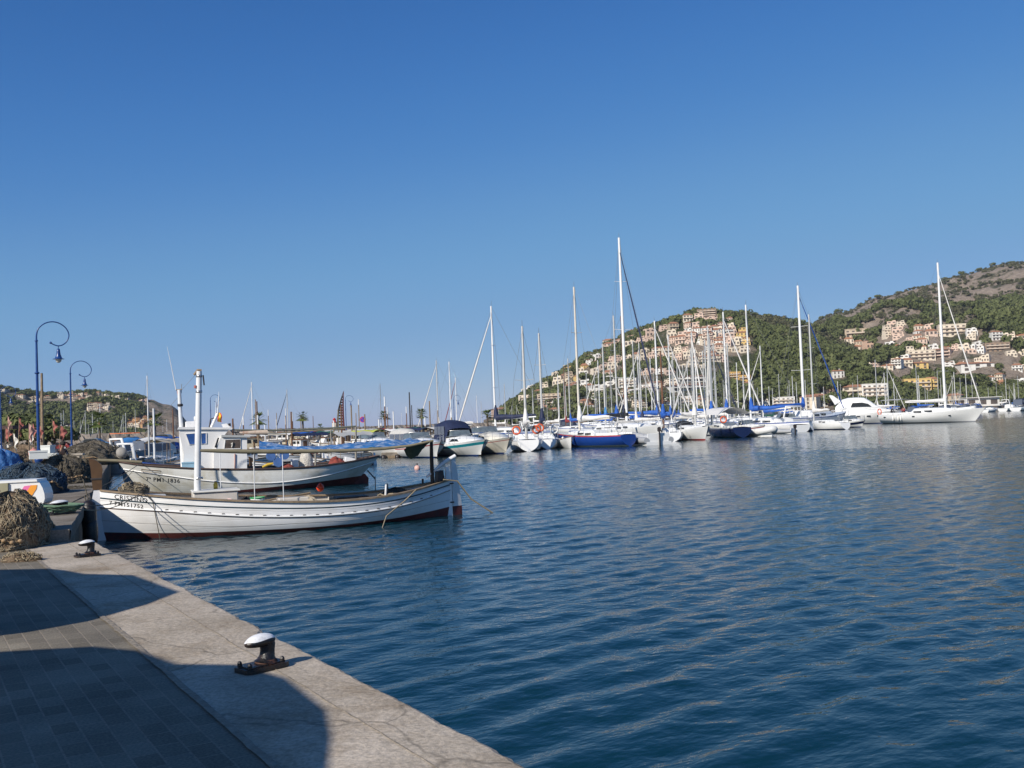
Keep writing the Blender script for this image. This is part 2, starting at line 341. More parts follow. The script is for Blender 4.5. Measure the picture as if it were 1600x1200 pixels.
# ================================================================ HILLS
def sil(pts):
    a = []
    for px, py in pts: d = ray(px, py); a.append((d.x/d.y, d.z/d.y))
    a.sort(); return np.array(a)
class Hill:
    def __init__(s, name, pts, Ys, Yr, Yb, u0, u1, shelf, rough, power, mats, seed, nu=260, nv=90, base_z=1.3):
        s.S = sil(pts); s.Ys, s.Yr, s.shelf, s.pw, s.seed, s.rough, s.bz = Ys, Yr, shelf, power, seed, rough, base_z
        s.u0, s.u1, s.Yb = u0, u1, Yb
        P = []
        for j in range(nv+1):
            t = j/nv
            Y = (s.Ys-6)+(Yb-s.Ys+6)*t
            P.append([Vector((u*Y, Y, s.h(u, Y))) for u in [u0+(u1-u0)*i/nu for i in range(nu+1)]])
        s.ob = MB().grid(P, 0, True).build(name, mats); struct(s.ob)
    def h(s, u, Y):
        e = float(np.interp(u, s.S[:,0], s.S[:,1]))
        zr = max(e*s.Yr+CAM_H, 0)
        if Y < s.Ys: return -1.5
        x = u*Y
        t = (Y-s.Ys-s.shelf)/(s.Yr-s.Ys-s.shelf)
        if t <= 0: base = 0
        elif t <= 1: base = zr*(1-(1-t)**s.pw) if s.pw >= 1 else zr*t
        else: base = zr*max(0, 1-1.3*(t-1)**1.2)
        nn = (noise.fractal(Vector((x*.012+s.seed, Y*.012, 0)), 1, 2, 6))*s.rough
        k = min(1, max(0, t)*4)*(1 if t < 1 else 1)*min(1, zr/25)
        kk = k*(.25+.75*abs(1-max(0, min(1, t)))) if t <= 1 else k*.25
        return s.bz+max(base-s.bz, 0)+nn*kk
    def hit(s, px, py):                 # where the sight line through this photo pixel meets the hill
        d = ray(px, py); u = d.x/d.y; prev = s.Ys
        Y = s.Ys
        while Y < s.Yr*1.05:
            if s.h(u, Y) >= CAM_H+d.z/d.y*Y:
                lo, hi = prev, Y
                for _ in range(10):
                    m = (lo+hi)/2
                    if s.h(u, m) >= CAM_H+d.z/d.y*m: hi = m
                    else: lo = m
                return Vector((u*hi, hi, s.h(u, hi)))
            prev = Y; Y += 6
        Y = s.Yr; return Vector((u*Y, Y, s.h(u, Y)))
def hill_mat(name, green, green2, rock, rock2, bias, zsc=.02):
    m = bpy.data.materials.new(name); m.use_nodes = True; n = m.node_tree.nodes; l = m.node_tree.links; p = n['Principled BSDF']; p.inputs['Roughness'].default_value = 1; p.inputs['Specular IOR Level'].default_value = .1
    tc = n.new('ShaderNodeTexCoord')
    def nz(s, d=8, r=.62):
        z = n.new('ShaderNodeTexNoise'); z.inputs['Scale'].default_value = s; z.inputs['Detail'].default_value = d; z.inputs['Roughness'].default_value = r; l.new(tc.outputs['Object'], z.inputs['Vector']); return z.outputs['Fac']
    def ramp(f, a, b, ca, cb):
        r = n.new('ShaderNodeValToRGB'); r.color_ramp.elements[0].position = a; r.color_ramp.elements[0].color = (*ca,1); r.color_ramp.elements[1].position = b; r.color_ramp.elements[1].color = (*cb,1); l.new(f, r.inputs[0]); return r.outputs[0]
    g = ramp(nz(.12), .35, .65, green, green2); rk = ramp(nz(.2, 10, .7), .3, .7, rock, rock2)
    sel = ramp(nz(.035, 12, .72), bias-.04, bias+.04, (0,0,0), (1,1,1))
    mm = n.new('ShaderNodeMix'); mm.data_type = 'RGBA'; l.new(sel, mm.inputs[0]); l.new(g, mm.inputs[6]); l.new(rk, mm.inputs[7]); l.new(mm.outputs[2], p.inputs['Base Color'])
    b = n.new('ShaderNodeBump'); b.inputs['Strength'].default_value = 1; b.inputs['Distance'].default_value = 6; l.new(nz(.12, 10, .7), b.inputs['Height']); l.new(b.outputs[0], p.inputs['Normal'])
    return m
HM1 = hill_mat('scrub_slope', (.05,.06,.025), (.09,.10,.05), (.22,.175,.13), (.37,.30,.23), .50)
HM2 = hill_mat('rocky_slope', (.06,.065,.035), (.10,.10,.055), (.24,.19,.15), (.42,.345,.275), .44)
HM3 = hill_mat('headland_slope', (.035,.055,.025), (.07,.09,.04), (.22,.18,.14), (.40,.32,.25), .44)
hill_near = Hill('hill', [(740,662),(790,645),(830,614),(860,596),(890,578),(920,557),(960,537),(1000,522),(1040,509),(1080,494),(1110,490),(1130,493),(1170,494),(1210,499),(1250,508),(1290,522),(1330,541),(1370,566),(1420,606),(1470,634),(1500,640)],
    400, 720, 900, -.03, .46, 14, 13, 1.25, HM1, 3)
hill_high = Hill('hill', [(1180,603),(1230,543),(1282,505),(1300,497),(1330,491),(1360,473),(1400,459),(1440,449),(1480,435),(1520,428),(1560,419),(1600,415),(1660,408),(1750,403)],
    470, 1050, 1300, .22, .70, 12, 30, 1.15, HM2, 11)
hill_left = Hill('hill', [(-120,605),(-40,605),(0,611),(30,618),(60,623),(100,621),(130,618),(170,621),(190,624),(220,628),(240,629),(255,635),(268,636),(278,642),(286,652),(296,664),(302,676),(310,690)],
    620, 900, 1050, -.66, -.30, 8, 16, 1.6, HM3, 23, nu=240)
# ================================================================ THINGS ON THE QUAY
M_black = mat('black_paint', (.012,.011,.012), .38, var=.4, scale=30, bump=.25, bscale=60, dirt=(.10,.045,.02), dscale=14, damt=.55)
M_whitep = mat('chipped_white_paint', (.80,.80,.80), .45, var=.06, scale=9, bump=.1, bscale=50, dirt=(.10,.08,.07), dscale=26, damt=.35)
M_rust = mat('rust', (.075,.032,.02), .8, var=.4, scale=30)
M_blue = mat('blue_lamp_paint', (.012,.055,.21), .32, var=.2, scale=6)
M_glass = mat('lamp_glass', (.75,.72,.62), .2, var=.1)
M_wood = mat('weathered_wood', (.26,.19,.12), .8, var=.3, scale=8, bump=.4, bscale=30)
M_white = mat('white_gloss', (.78,.78,.76), .3, var=.04, scale=2, dirt=(.5,.46,.38), dscale=1.3, damt=.25)
M_rope = mat('pale_rope', (.33,.27,.18), .9, var=.3, scale=60)
M_rope2 = mat('dark_rope', (.10,.085,.06), .9, var=.3, scale=60)
def bollard(label, pos, rz, s=1.0):
    t = thing('mooring_bollard', label, 'bollard', pos, rz, 'hooked mooring bollards along the quay edge', s)
    pl = MB(); pl.prism([(-.12,-.09),(-.09,-.105),(.19,-.105),(.225,-.07),(.225,.07),(.19,.105),(-.09,.105),(-.12,.09)], .002, .035)
    pl.prism([(-.10,-.075),(.19,-.085),(.20,.085),(-.10,.075)], .035, .045)
    bp = pl.build('base_plate', M_black, t)
    for x, y in ((.185,-.065),(.185,.065),(-.085,-.06),(-.085,.06)):
        MB().lathe([(.019,.0),(.019,.014),(.012,.026),(0.002,.029)], (x, y, .045), 6, smooth=False).build('bolt', M_black, bp)
    P = [(.01,0,.04),(.005,0,.06),(0,0,.09),(-.004,0,.13),(-.004,0,.165),(.002,0,.20)]
    MB().tube(P, [.088,.068,.054,.051,.056,.055], 20).build('post', M_black, t)
    def hd(al, be, k=1.0):                   # flattened hook head, drooping a little at its nose
        x = .058+.120*k*math.copysign(abs(math.cos(al))**.85, math.cos(al))*math.cos(be); fat = 1-.10*(x-.06)/.13
        return Vector((x, .070*k*fat*math.sin(al)*math.cos(be), .200-.016*max(0, (x-.06)/.13)**2+.050*k*fat*math.sin(be)*(1.0 if be > 0 else .85)))
    MB().grid([[hd(2*math.pi*i/28, R_(-89+178*j/14)) for i in range(28)] for j in range(15)], 0, True, close=True).build('hook_head', M_black, t)
    MB().grid([[hd(2*math.pi*i/28, R_(17+5*math.sin(i*.9)+(72-5*math.sin(i*.9))*j/8), 1.018) for i in range(28)] for j in range(9)], 0, True, close=True).build('painted_top', M_whitep, t)
    MB().lathe([(.0885,.036),(.082,.045),(.071,.058),(.068,.066)], (.008,0,0), 18).build('rusty_foot', M_rust, t)
    return t
rz1 = math.atan2(n1.y, n1.x)
bp = onz(418, 1044, Q1); bollard('black iron bollard with chipped white top in the foreground, half in the big shadow', (bp.x, bp.y, Q1+.004), rz1+R_(16), .94)
bp = onz(142, 869, Q1); bollard('black bollard with white top at the far corner of the sunlit concrete edge', (bp.x, bp.y, Q1), rz1+R_(10), .90)
bp = onz(99, 803, Q2); b3 = bollard('large black bollard wound with ropes beside the bow of the near white boat', (bp.x, bp.y, Q2), rz1+R_(24), 1.45); b3.scale.z = 1.05
# lamps
def lamp_post(label, px, ptop, zq, s=1.0, mirror=1, parts=True):
    Y = (5.45*s+zq-CAM_H)*FPX/(hor(px)-ptop); p = at(px, hor(px), Y)
    t = thing('street_lamp', label, 'street lamp', (p.x, p.y, zq), -math.atan2(p.x, p.y), 'blue scroll street lamps along the harbour', s)
    u = .00328
    def q(x, y): return ((x-395)*u*mirror, 0, 5.45-(y-148)*u)
    MB().lathe([(.15,0),(.15,.1),(.13,.14),(.13,.5),(.115,.56),(.11,.62),(.135,.66),(.135,.72),(.09,.80),(.075,1.0),(.06,1.06)], n=16).build('pedestal', M_blue, t)
    MB().tube([(0,0,1.06),(0,0,2.6),(0,0,3.65),(0,0,4.79)], [.052,.047,.042,.034], 12).build('post', M_blue, t)
    for z, r in ((4.79,.055),(3.68,.085),(2.60,.07)):
        MB().lathe([(.03,-.05),(r*.7,-.03),(r,-.005),(r,.008),(r*.6,.03),(.03,.05)], (0,0,z), 14).build('collar', M_blue, t)
    spts = [(395,350),(397,290),(408,240),(430,205),(480,165),(550,148),(620,165),(680,215),(708,285),(690,350),(650,390),(605,403),(560,390),(530,370)]
    sp = []
    for i in range(len(spts)-1):          # Catmull-Rom
        P = [spts[max(0,i-1)], spts[i], spts[i+1], spts[min(len(spts)-1,i+2)]]
        for k in range(5):
            tt = k/5; f = lambda a: .5*(2*P[1][a]+(P[2][a]-P[0][a])*tt+(2*P[0][a]-5*P[1][a]+4*P[2][a]-P[3][a])*tt*tt+(3*P[1][a]-P[0][a]-3*P[2][a]+P[3][a])*tt**3)
            sp.append(q(f(0), f(1)))
    sp.append(q(530,370))
    m = MB(); m.tube(sp, [.032-.012*min(1, i/14) for i in range(len(sp))], 10); m.sphere(sp[-1], .042, 10, 6); m.build('scroll_arm', M_blue, t)
    c = q(603, 0); m = MB()
    m.tube([(c[0],0,q(0,403)[2]),(c[0],0,q(0,432)[2])], .012, 8)
    zt = q(0,432)[2]; zb = q(0,543)[2]; h = zt-zb
    m.lathe([(.02,zt),(.05,zt-.02),(.058,zt-h*.3),(.07,zt-h*.55),(.10,zt-h*.8),(.125,zb+.02),(.19,zb+.004),(.19,zb-.004),(.11,zb)], (c[0],0,0), 20)
    sh = m.build('lamp_shade', M_blue, t)
    MB().sphere((c[0],0,zb-.02), .10, 14, 8, sq=(1,1,1.15)).build('bulb_glass', M_glass, sh)
    return t
lamp_post('nearest and tallest blue scroll street lamp, its base among the nets', 60, 502, Q2)
lamp_post('second blue scroll street lamp, in front of the wooded headland', 112, 564, Q2)
lamp_post('blue scroll street lamp cut by the left edge of the photo', 2, 603, Q2)
lamp_post('small distant blue street lamp above the wheelhouse with the flag', 330, 617, 1.2)
lamp_post('distant blue street lamp just right of the black curved sculpture', 541, 618, 1.2)
lamp_post('distant blue street lamp seen between masts with a pink striped sail roll', 710, 618, 1.2)
# nets
def net_mat(name, a, b, c):
    m = bpy.data.materials.new(name); m.use_nodes = True; n = m.node_tree.nodes; l = m.node_tree.links; p = n['Principled BSDF']; p.inputs['Roughness'].default_value = .95; p.inputs['Specular IOR Level'].default_value = .1
    tc = n.new('ShaderNodeTexCoord'); z = n.new('ShaderNodeTexNoise'); z.inputs['Scale'].default_value = 3.2; z.inputs['Detail'].default_value = 10; z.inputs['Roughness'].default_value = .75; z.inputs['Distortion'].default_value = 2.5; l.new(tc.outputs['Object'], z.inputs['Vector'])
    r = n.new('ShaderNodeValToRGB'); r.color_ramp.elements[0].position = .34; r.color_ramp.elements[0].color = (*a,1); r.color_ramp.elements[1].position = .66; r.color_ramp.elements[1].color = (*c,1)
    e = r.color_ramp.elements.new(.5); e.color = (*b,1); l.new(z.outputs['Fac'], r.inputs[0]); l.new(r.outputs[0], p.inputs['Base Color'])
    z3 = n.new('ShaderNodeTexNoise'); z3.inputs['Scale'].default_value = 22; z3.inputs['Detail'].default_value = 6; z3.inputs['Distortion'].default_value = 3; l.new(tc.outputs['Object'], z3.inputs['Vector'])
    bb = n.new('ShaderNodeBump'); bb.inputs['Strength'].default_value = 1; bb.inputs['Distance'].default_value = .05; l.new(z3.outputs['Fac'], bb.inputs['Height']); l.new(bb.outputs[0], p.inputs['Normal'])
    return m
N_beige = net_mat('beige_net', (.10,.075,.05), (.25,.18,.12), (.36,.28,.19))
N_blue = net_mat('blue_net', (.015,.025,.04), (.06,.085,.11), (.16,.18,.19))
N_grey = net_mat('grey_net', (.05,.045,.035), (.16,.14,.11), (.27,.235,.185))
N_yel = net_mat('straw_canvas', (.18,.14,.09), (.42,.34,.22), (.55,.45,.3))
def heap(label, c, rx, ry, h, m, ms, seed, strands=160, rz=0, name='net_heap', group='fishing nets heaped on the quay', cat='fishing net', sr=.008):
    t = thing(name, label, cat, c, rz, group)
    nu, nv = 72, 30; rows = []
    def S(th, q):                       # q 0 rim -> 1 top
        d = Vector((math.cos(th), math.sin(th), 0))
        rr = (1-q**2.4)**.62 if q < 1 else 0
        b = noise.noise(Vector((d.x*1.4+seed, d.y*1.4, q*1.2)))*.42+noise.noise(Vector((d.x*4+seed, d.y*4, q*5)))*.16+noise.noise(Vector((d.x*11+seed, d.y*11, q*13)))*.06
        k = rr*(1+b*.6); z = h*(q+(b*.55*(q > .02)))*min(1, .2+q*4)
        return Vector((d.x*rx*k, d.y*ry*k, max(0, z if q > 0.02 else 0)))
    for j in range(nv+1): rows.append([S(2*math.pi*i/nu, j/nv) for i in range(nu)])
    body = MB().grid(rows, 0, True, close=True).build('net_mass', m, t)
    r = random.Random(seed); mm = MB()
    for k in range(strands):
        th = r.uniform(0, 6.283); q = r.uniform(.02, .9); dt = r.uniform(-.06, .06); dq = r.uniform(-.05, .05); pts = []
        for i in range(r.randint(10, 18)):
            p = S(th, max(0.03, min(.97, q))); p *= 1+r.uniform(.0, .03); p.z += r.uniform(.005, .04); pts.append(p); th += dt+r.uniform(-.05, .05); q += dq+r.uniform(-.05, .05); dq *= .9
        mm.tube(pts, r.uniform(.5, 1)*sr, 3, cap=False)
    mm.build('loose_strands', ms, t)
    if rx > .5 and name == 'net_heap':
        fl = MB(); th = r.uniform(3.4, 4.2); q = .15; pts = []
        for i in range(40): p = S(th, max(.05, min(.9, q))); p = p*1.03+Vector((0,0,.04)); pts.append(p); th += .055; q += .02*math.sin(i*.35)
        fl.tube(pts, sr*1.2, 5)
        for i in range(2, 40, 3): fl.sphere(pts[i], .038, 8, 6, sq=(1,1,.8))
        fl.build('cork_line', mat('cork_floats', (.30,.20,.11), .8, var=.3), t)
    return t
def hz(px, py, z, dx=0): p = onz(px, py, z); return (p.x+dx, p.y, z)
c = onz(18, 858, Q1); heap('nearest heap of beige brown fishing net at the left edge of the photo', (c.x-.22, c.y+.35, Q1), .60, .8, .74, N_beige, M_rope, 3, 520, sr=.007)
c = onz(36, 876, Q1); heap('low scrap of pinkish net and rope in front of the nearest net heap', (c.x-.02, c.y, Q1), .28, .15, .09, N_beige, M_rope, 9, 60, sr=.007)
c = onz(2, 779, Q2); heap('dark blue grey net heap behind the white tub with the pink and orange mark', (c.x-.1, c.y+1.6, Q2), .92, .9, .74, N_blue, mat('blue_rope', (.05,.09,.14), .9, var=.5, scale=8), 14, 300, sr=.012)
c = onz(84, 757, Q2); heap('grey brown net heap with dark folds right of the dark blue nets', (c.x, c.y+.6, Q2), .82, .95, .78, N_grey, M_rope2, 21, 320, sr=.012)
c = onz(58, 752, Q2); heap('black net slumping between the blue and the grey brown heaps', (c.x, c.y-.3, Q2), .62, .6, .52, mat('black_net', (.02,.022,.026), .95, var=.6, scale=9, bump=1, bscale=30), M_rope2, 27, 120, sr=.011)
c = onz(115, 730, Q2); heap('large grey net heap beyond the stone pedestal', (c.x-.3, c.y+3, Q2), 1.5, 1.6, 1.1, N_grey, M_rope2, 33, 160, sr=.018)
c = onz(127, 724, Q2); heap('straw coloured canvas heap at the quay edge beyond the pedestal', (c.x, c.y-1.5, Q2), .8, .7, .62, N_yel, M_rope, 38, 60, name='canvas_heap', sr=.015)
c = onz(24, 735, Q2); heap('brown net heap with a pink float lying on it', (c.x, c.y+1.0, Q2), 1.7, 1.3, 1.05, N_beige, M_rope2, 41, 160, sr=.015)
c = onz(146, 770, Q2)
heap('thin tangle of dark net scraps on the quay floor', hz(118, 763, Q2), .45, .25, .04, N_grey, M_rope2, 44, 60, name='net_scrap')
heap('small orange and yellow net scrap by the foot of the pedestal', hz(110, 741, Q2), .3, .2, .12, mat('orange_net', (.45,.22,.08), .9, var=.4, scale=15), M_rope, 48, 40, name='net_scrap')
# float balls
M_pink = mat('faded_pink_plastic', (.62,.25,.20), .5, var=.15, scale=4, dirt=(.6,.5,.45), dscale=3, damt=.7)
def ball(label, px, py, Y, r, m, name='float_ball', cat='float'):
    p = at(px, py, Y); t = thing(name, label, cat, (p.x, p.y, p.z))
    MB().sphere((0,0,0), r, 18, 12).build('ball', m, t); MB().lathe([(r*.2, r*.9),(r*.22,r*1.12),(r*.12,r*1.22)], n=10).build('eye', m, t); return t
ball('round pink and white float on the brown nets by the lamp foot', 52.5, 708.5, 33, .16, M_pink)
# white tub with a printed mark
def plate_poly(mb, pts, z0, z1, mi=0): mb.prism(pts, z0, z1, mi)
c = onz(64, 795, Q2); Yt = c.y
t = thing('fibreglass_tub', 'white fibreglass tub with rounded end and pink and orange slanted mark', 'tub', (at(13, 790, Yt).x, Yt, Q2), R_(8))
sc1 = Yt/FPX
def tp(x, y): return ((x-13)*sc1, (793-y)*sc1)
poly = [tp(*q) for q in ((-12,750),(55,749),(60,753),(64,761),(66.5,770),(67,778),(65,784),(60,787),(30,788),(18,785),(-12,780))]
Mx = Matrix(((1,0,0,0),(0,0,-1,0),(0,1,0,0),(0,0,0,1)))
m = MB(); m.prism(poly, -.55, 0, 0, Mx); m.build('shell', M_white, t)
m = MB(); m.prism([tp(-12,747.5), tp(56,747), tp(57,750.5), tp(-12,751)], -.58, .03, 0, Mx); m.build('rim', M_white, t)
fx = lambda ps: [tp(*q) for q in ps]
m = MB(); m.prism(fx(((24,777),(37,757),(47,756),(33,778))), .004, .009, 0, Mx); m.build('pink_mark', mat('pink_print', (.75,.16,.36), .5, var=.1), t)
m = MB(); m.prism(fx(((33,778),(41,765),(47,756),(56,756),(55,762),(44,779))), .005, .0105, 0, Mx); m.build('orange_mark', mat('orange_print', (.85,.33,.03), .5, var=.1), t)
m = MB(); m.prism(fx(((30,776.5),(33,770),(41,768),(38,776))), .0105, .013, 0, Mx); m.build('white_mark', M_white, t)
m = MB(); m.prism(fx(((-12,751),(14,751),(14,780),(-12,779))), .003, .05, 0, Mx); m.build('side_panel', mat('olive_beige', (.30,.28,.18), .7), t)
for x in (.1, .55): MB().box((x, .28, .02), (.06,.5,.08)).build('foot', M_wood, t)
# dark tub edge at the frame's left rim
c = onz(-22, 985, Q1); t = thing('rubbish_drum', 'dark blue black drum cut by the left edge of the photo', 'drum', (c.x-.08, c.y, Q1))
MB().lathe([(.14,0),(.155,.02),(.16,.25),(.165,.3),(.165,.55),(.17,.6),(.175,.70),(.16,.74)], n=28).build('body', mat('dark_drum', (.02,.022,.035), .5, var=.3), t)
MB().lathe([(.178,.70),(.18,.74),(.15,.79),(.05,.82),(.01,.82)], n=28).build('lid', mat('dark_drum_lid', (.02,.022,.035), .4), t)
# pedestal for power and water
c = onz(119, 738, Q2); t = thing('service_pedestal', 'pale stone service pedestal with a metal socket panel at the quay edge', 'pedestal', c, R_(12))
M_stone = mat('pale_stone', (.40,.35,.28), .85, var=.12, scale=6, bump=.2)
MB().box((0,0,.34), (.38,.36,.68), bev=.02).build('column', M_stone, t); MB().box((.06,0,.72), (.52,.42,.09), bev=.02).build('cap', M_stone, t)
pn = MB().box((-.03,-.195,.42), (.24,.03,.32), bev=.01).build('socket_panel', mat('dull_metal', (.35,.35,.34), .5, .6), t)
for z in (.36,.48): MB().lathe([(.035,0),(.035,.02),(.01,.022)], n=10, M=Matrix.Rotation(R_(90),4,'X')).build('socket', M_black, pn, (-.03,-.21,z))
# crates and boxes near the lamp foot
M_poly = mat('polystyrene', (.72,.74,.70), .8, var=.06)
def crate(label, px, py, Y, d, rz, m=M_poly, name='fish_box', group='white boxes stacked by the nets'):
    p = at(px, py, Y); t = thing(name, label, 'box', (p.x, p.y, p.z), rz, group)
    w_, dd, h = d; mb = MB(); k = .03
    mb.box((0,-dd/2+k/2,h/2),(w_,k,h)); mb.box((0,dd/2-k/2,h/2),(w_,k,h)); mb.box((-w_/2+k/2,0,h/2),(k,dd-2*k-.004,h)); mb.box((w_/2-k/2,0,h/2),(k,dd-2*k-.004,h)); mb.build('side_walls', m, t)
    MB().box((0,0,.02),(w_-2*k-.004,dd-2*k-.004,.04)).build('bottom', m, t)
    MB().box((0,0,h-.01),(w_+.03,dd+.03,.05)).build('rim', m, t); return t
crate('white polystyrene box propped on the grey brown nets', 60, 717, 30.5, (.5,.34,.24), R_(28))
crate('upper white polystyrene box right of the blue lamp foot', 73, 708, 36, (.45,.35,.27), R_(-5))
crate('pale box beside the dark clothed person', 82, 718, 37, (.36,.3,.22), R_(14))
# flags on marker poles and buoys
M_red = mat('faded_red_cloth', (.36,.12,.10), .9, var=.2, scale=5); M_pinkc = mat('pink_cloth', (.50,.29,.25), .9, var=.2, scale=5); M_whc = mat('white_cloth', (.68,.66,.6), .9, var=.1)
def marker(label, px, ytop, ybase, Y, lean, mcl, fh=.55):
    a = at(px, ybase, Y); h = (ybase-ytop)*Y/FPX
    t = thing('marker_flag', label, 'marker flag', (a.x, Y, a.z), rnd.uniform(-.3,.3), 'fishing marker flags bundled on the quay')
    MB().tube([(0,0,0),(lean*.5,0,h*.5),(lean,0,h)], .014, 6).build('pole', M_wood, t)
    rows = []
    for i in range(9):
        u = i/8; ww = (.14+.16*(.5+.5*math.sin(px*1.7)))*(1-.55*u); x0 = lean*(1-(u*fh)/h)
        rows.append([Vector((x0+ww*k/6*(1-.5*u), .07*math.sin(k*1.3+i)*(k/6), h-.03-u*fh-.28*(k/6)**1.3+.03*math.sin(k*2+px))) for k in range(7)])
    MB().grid(rows, 0, True).build('flag', mcl, t); return t
for i, (px, yt, yb, mm_, lb) in enumerate(((14,648,700,M_pinkc,'pale pink marker flag highest at the far left'),(29,652,700,M_red,'red marker flag drooping left of the nearest lamp'),(45,661,704,M_pinkc,'pink marker flag leaning between two red ones'),(55,660,704,M_red,'red marker flag touching the nearest lamp post'),(66,663,706,M_red,'red marker flag just right of the nearest lamp post'),(24,676,706,M_whc,'white rag flag low among the pink flags'),(46,673,706,M_whc,'white and yellow cloth bundle hanging left of the lamp post'),(85,655,684,M_red,'dark red marker flag in front of the red car'),(93,664,700,M_red,'thin red marker flag right of the lamp foot'),(8,668,705,M_red,'small red marker flag against the dark pergola'))):
    marker(lb, px, yt, yb, 39+i*.4, rnd.uniform(-.12,.15), mm_, .5 if i < 6 else .35)
tp_ = at(10, 702, 46); t = heap('bright blue tarpaulin bundle at the left edge behind the nets', (tp_.x-.3, tp_.y, Q2), 1.0, 1.0, .95, mat('blue_tarp', (.03,.12,.32), .6, var=.3, scale=2, bump=.4, bscale=6), M_rope, 55, 8, name='tarpaulin', group='coverings', cat='tarpaulin')
del t['group']
p_ = at(66, 690, 60); t = thing('wooden_pole', 'tall brown wooden pole with crossbar just right of the nearest lamp', 'pole', (p_.x, 60, Q2))
h = (690-583)*60/FPX+p_.z-Q2; MB().tube([(0,0,0),(.05,0,h)], [.12,.07], 8).build('pole', M_wood, t)
MB().tube([(-.5,0,h*.72),(.3,0,h*.72)], .02, 6).build('crossbar', M_wood, t)
# loose lines and a yellow tub
M_yel = mat('yellow_plastic', (.62,.42,.05), .5)
heap('small yellow rag on the quay beyond the stone pedestal', hz(140, 734, Q2), .22, .16, .12, M_yel, M_rope, 61, 10, name='rag', group='x', cat='rag')
for o in bpy.data.objects:
    if o.get('group') == 'x': del o['group']
# people
def person(label, loc, rz, J, R, top, bottom, skin=(.35,.2,.13), hair=(.02,.015,.012), s=1.0):
    """J: joint positions by name; one skinned body, clothing as child shells"""
    t = bpy.data.objects.new('person', None); COL.objects.link(t); t.location = loc; t.rotation_euler = (0,0,rz); t.scale = (s,)*3; tag(t, label, 'person')
    names = list(J); E_ = [('pelvis','belly'),('belly','chest'),('chest','neck'),('neck','head'),('head','crown'),('chest','shl'),('chest','shr'),('shl','ell'),('ell','wrl'),('wrl','hal'),('shr','elr'),('elr','wrr'),('wrr','har'),('pelvis','hil'),('pelvis','hir'),('hil','knl'),('knl','anl'),('anl','tol'),('hir','knr'),('knr','anr'),('anr','tor')]
    def skinmesh(name, keep, rad, m):
        ns = [k for k in names if any(k in e for e in keep)]; me = bpy.data.meshes.new(name); me.from_pydata([J[k] for k in ns], [(ns.index(a), ns.index(b)) for a, b in keep], [])
        me.materials.append(m); o = bpy.data.objects.new(name, me); COL.objects.link(o); o.parent = t
        bm_ = o.modifiers.new('s', 'SKIN'); sv = me.skin_vertices[0] if me.skin_vertices else None
        if sv is None:
            import bmesh; b = bmesh.new(); b.from_mesh(me); b.verts.layers.skin.verify(); b.to_mesh(me); b.free(); sv = me.skin_vertices[0]
        for i, k in enumerate(ns):
            rr = R[k]*rad; sv.data[i].radius = (rr, rr*.85); sv.data[i].use_root = (i == 0)
        bm_.use_smooth_shade = True; sb = o.modifiers.new('u', 'SUBSURF'); sb.levels = 1; sb.render_levels = 2
        return o
    skinmesh('body', E_, 1.0, mat('skin', skin, .6, var=.05))
    skinmesh('jacket', [e for e in E_ if e in (('pelvis','belly'),('belly','chest'),('chest','shl'),('chest','shr'),('shl','ell'),('shr','elr'),('ell','wrl'),('elr','wrr'))], 1.22, top)
    skinmesh('trousers', [e for e in E_ if e in (('pelvis','hil'),('pelvis','hir'),('hil','knl'),('knl','anl'),('hir','knr'),('knr','anr'))], 1.25, bottom)
    hd = Vector(J['head']).lerp(Vector(J['crown']), .45)
    MB().sphere(hd+Vector((0,.012,.03)), .112, 12, 8, sq=(.95,1,.95)).build('hair', mat('dark_hair', hair, .8), t)
    return t
RAD = dict(pelvis=.13, belly=.12, chest=.14, neck=.055, head=.085, crown=.07, shl=.065, shr=.065, ell=.045, elr=.045, wrl=.03, wrr=.03, hal=.04, har=.04, hil=.09, hir=.09, knl=.06, knr=.06, anl=.045, anr=.045, tol=.035, tor=.035)
def seated(b=.0): return dict(pelvis=(0,0,.45), belly=(0,-.04-b*.3,.62), chest=(0,-.10-b,.84), neck=(0,-.15-b*1.4,1.0), head=(0,-.19-b*1.7,1.09), crown=(0,-.20-b*1.8,1.24), shl=(-.18,-.11-b,.92), shr=(.18,-.11-b,.92), ell=(-.24,-.22-b,.68), elr=(.24,-.22-b,.68), wrl=(-.13,-.42-b,.60), wrr=(.13,-.42-b,.58), hal=(-.08,-.48-b,.57), har=(.09,-.48-b,.54), hil=(-.1,-.04,.45), hir=(.1,-.04,.45), knl=(-.13,-.46,.48), knr=(.13,-.46,.48), anl=(-.13,-.44,.09), anr=(.13,-.44,.09), tol=(-.14,-.6,.04), tor=(.14,-.6,.04))
M_navyc = mat('dark_navy_cloth', (.015,.02,.04), .9, var=.3); M_blkc = mat('black_cloth', (.012,.012,.014), .9, var=.3); M_redc = mat('red_jacket', (.3,.03,.03), .8)
c = onz(92, 737, Q2); person('person in dark navy clothes sitting bent over the nets by the blue lamp', (c.x, c.y, Q2), R_(50), seated(.14), RAD, M_navyc, M_blkc)
t = thing('stool', 'small wooden stool under the person mending nets', 'stool', (c.x, c.y, Q2), R_(50)); MB().box((0,.03,.31),(.34,.3,.04), bev=.01).build('seat', M_wood, t)
for x, y in ((-.13,-.08),(.13,-.08),(-.13,.14),(.13,.14)): MB().tube([(x,y,.0),(x*.9,y,.29)], .018, 6).build('leg', M_wood, t)
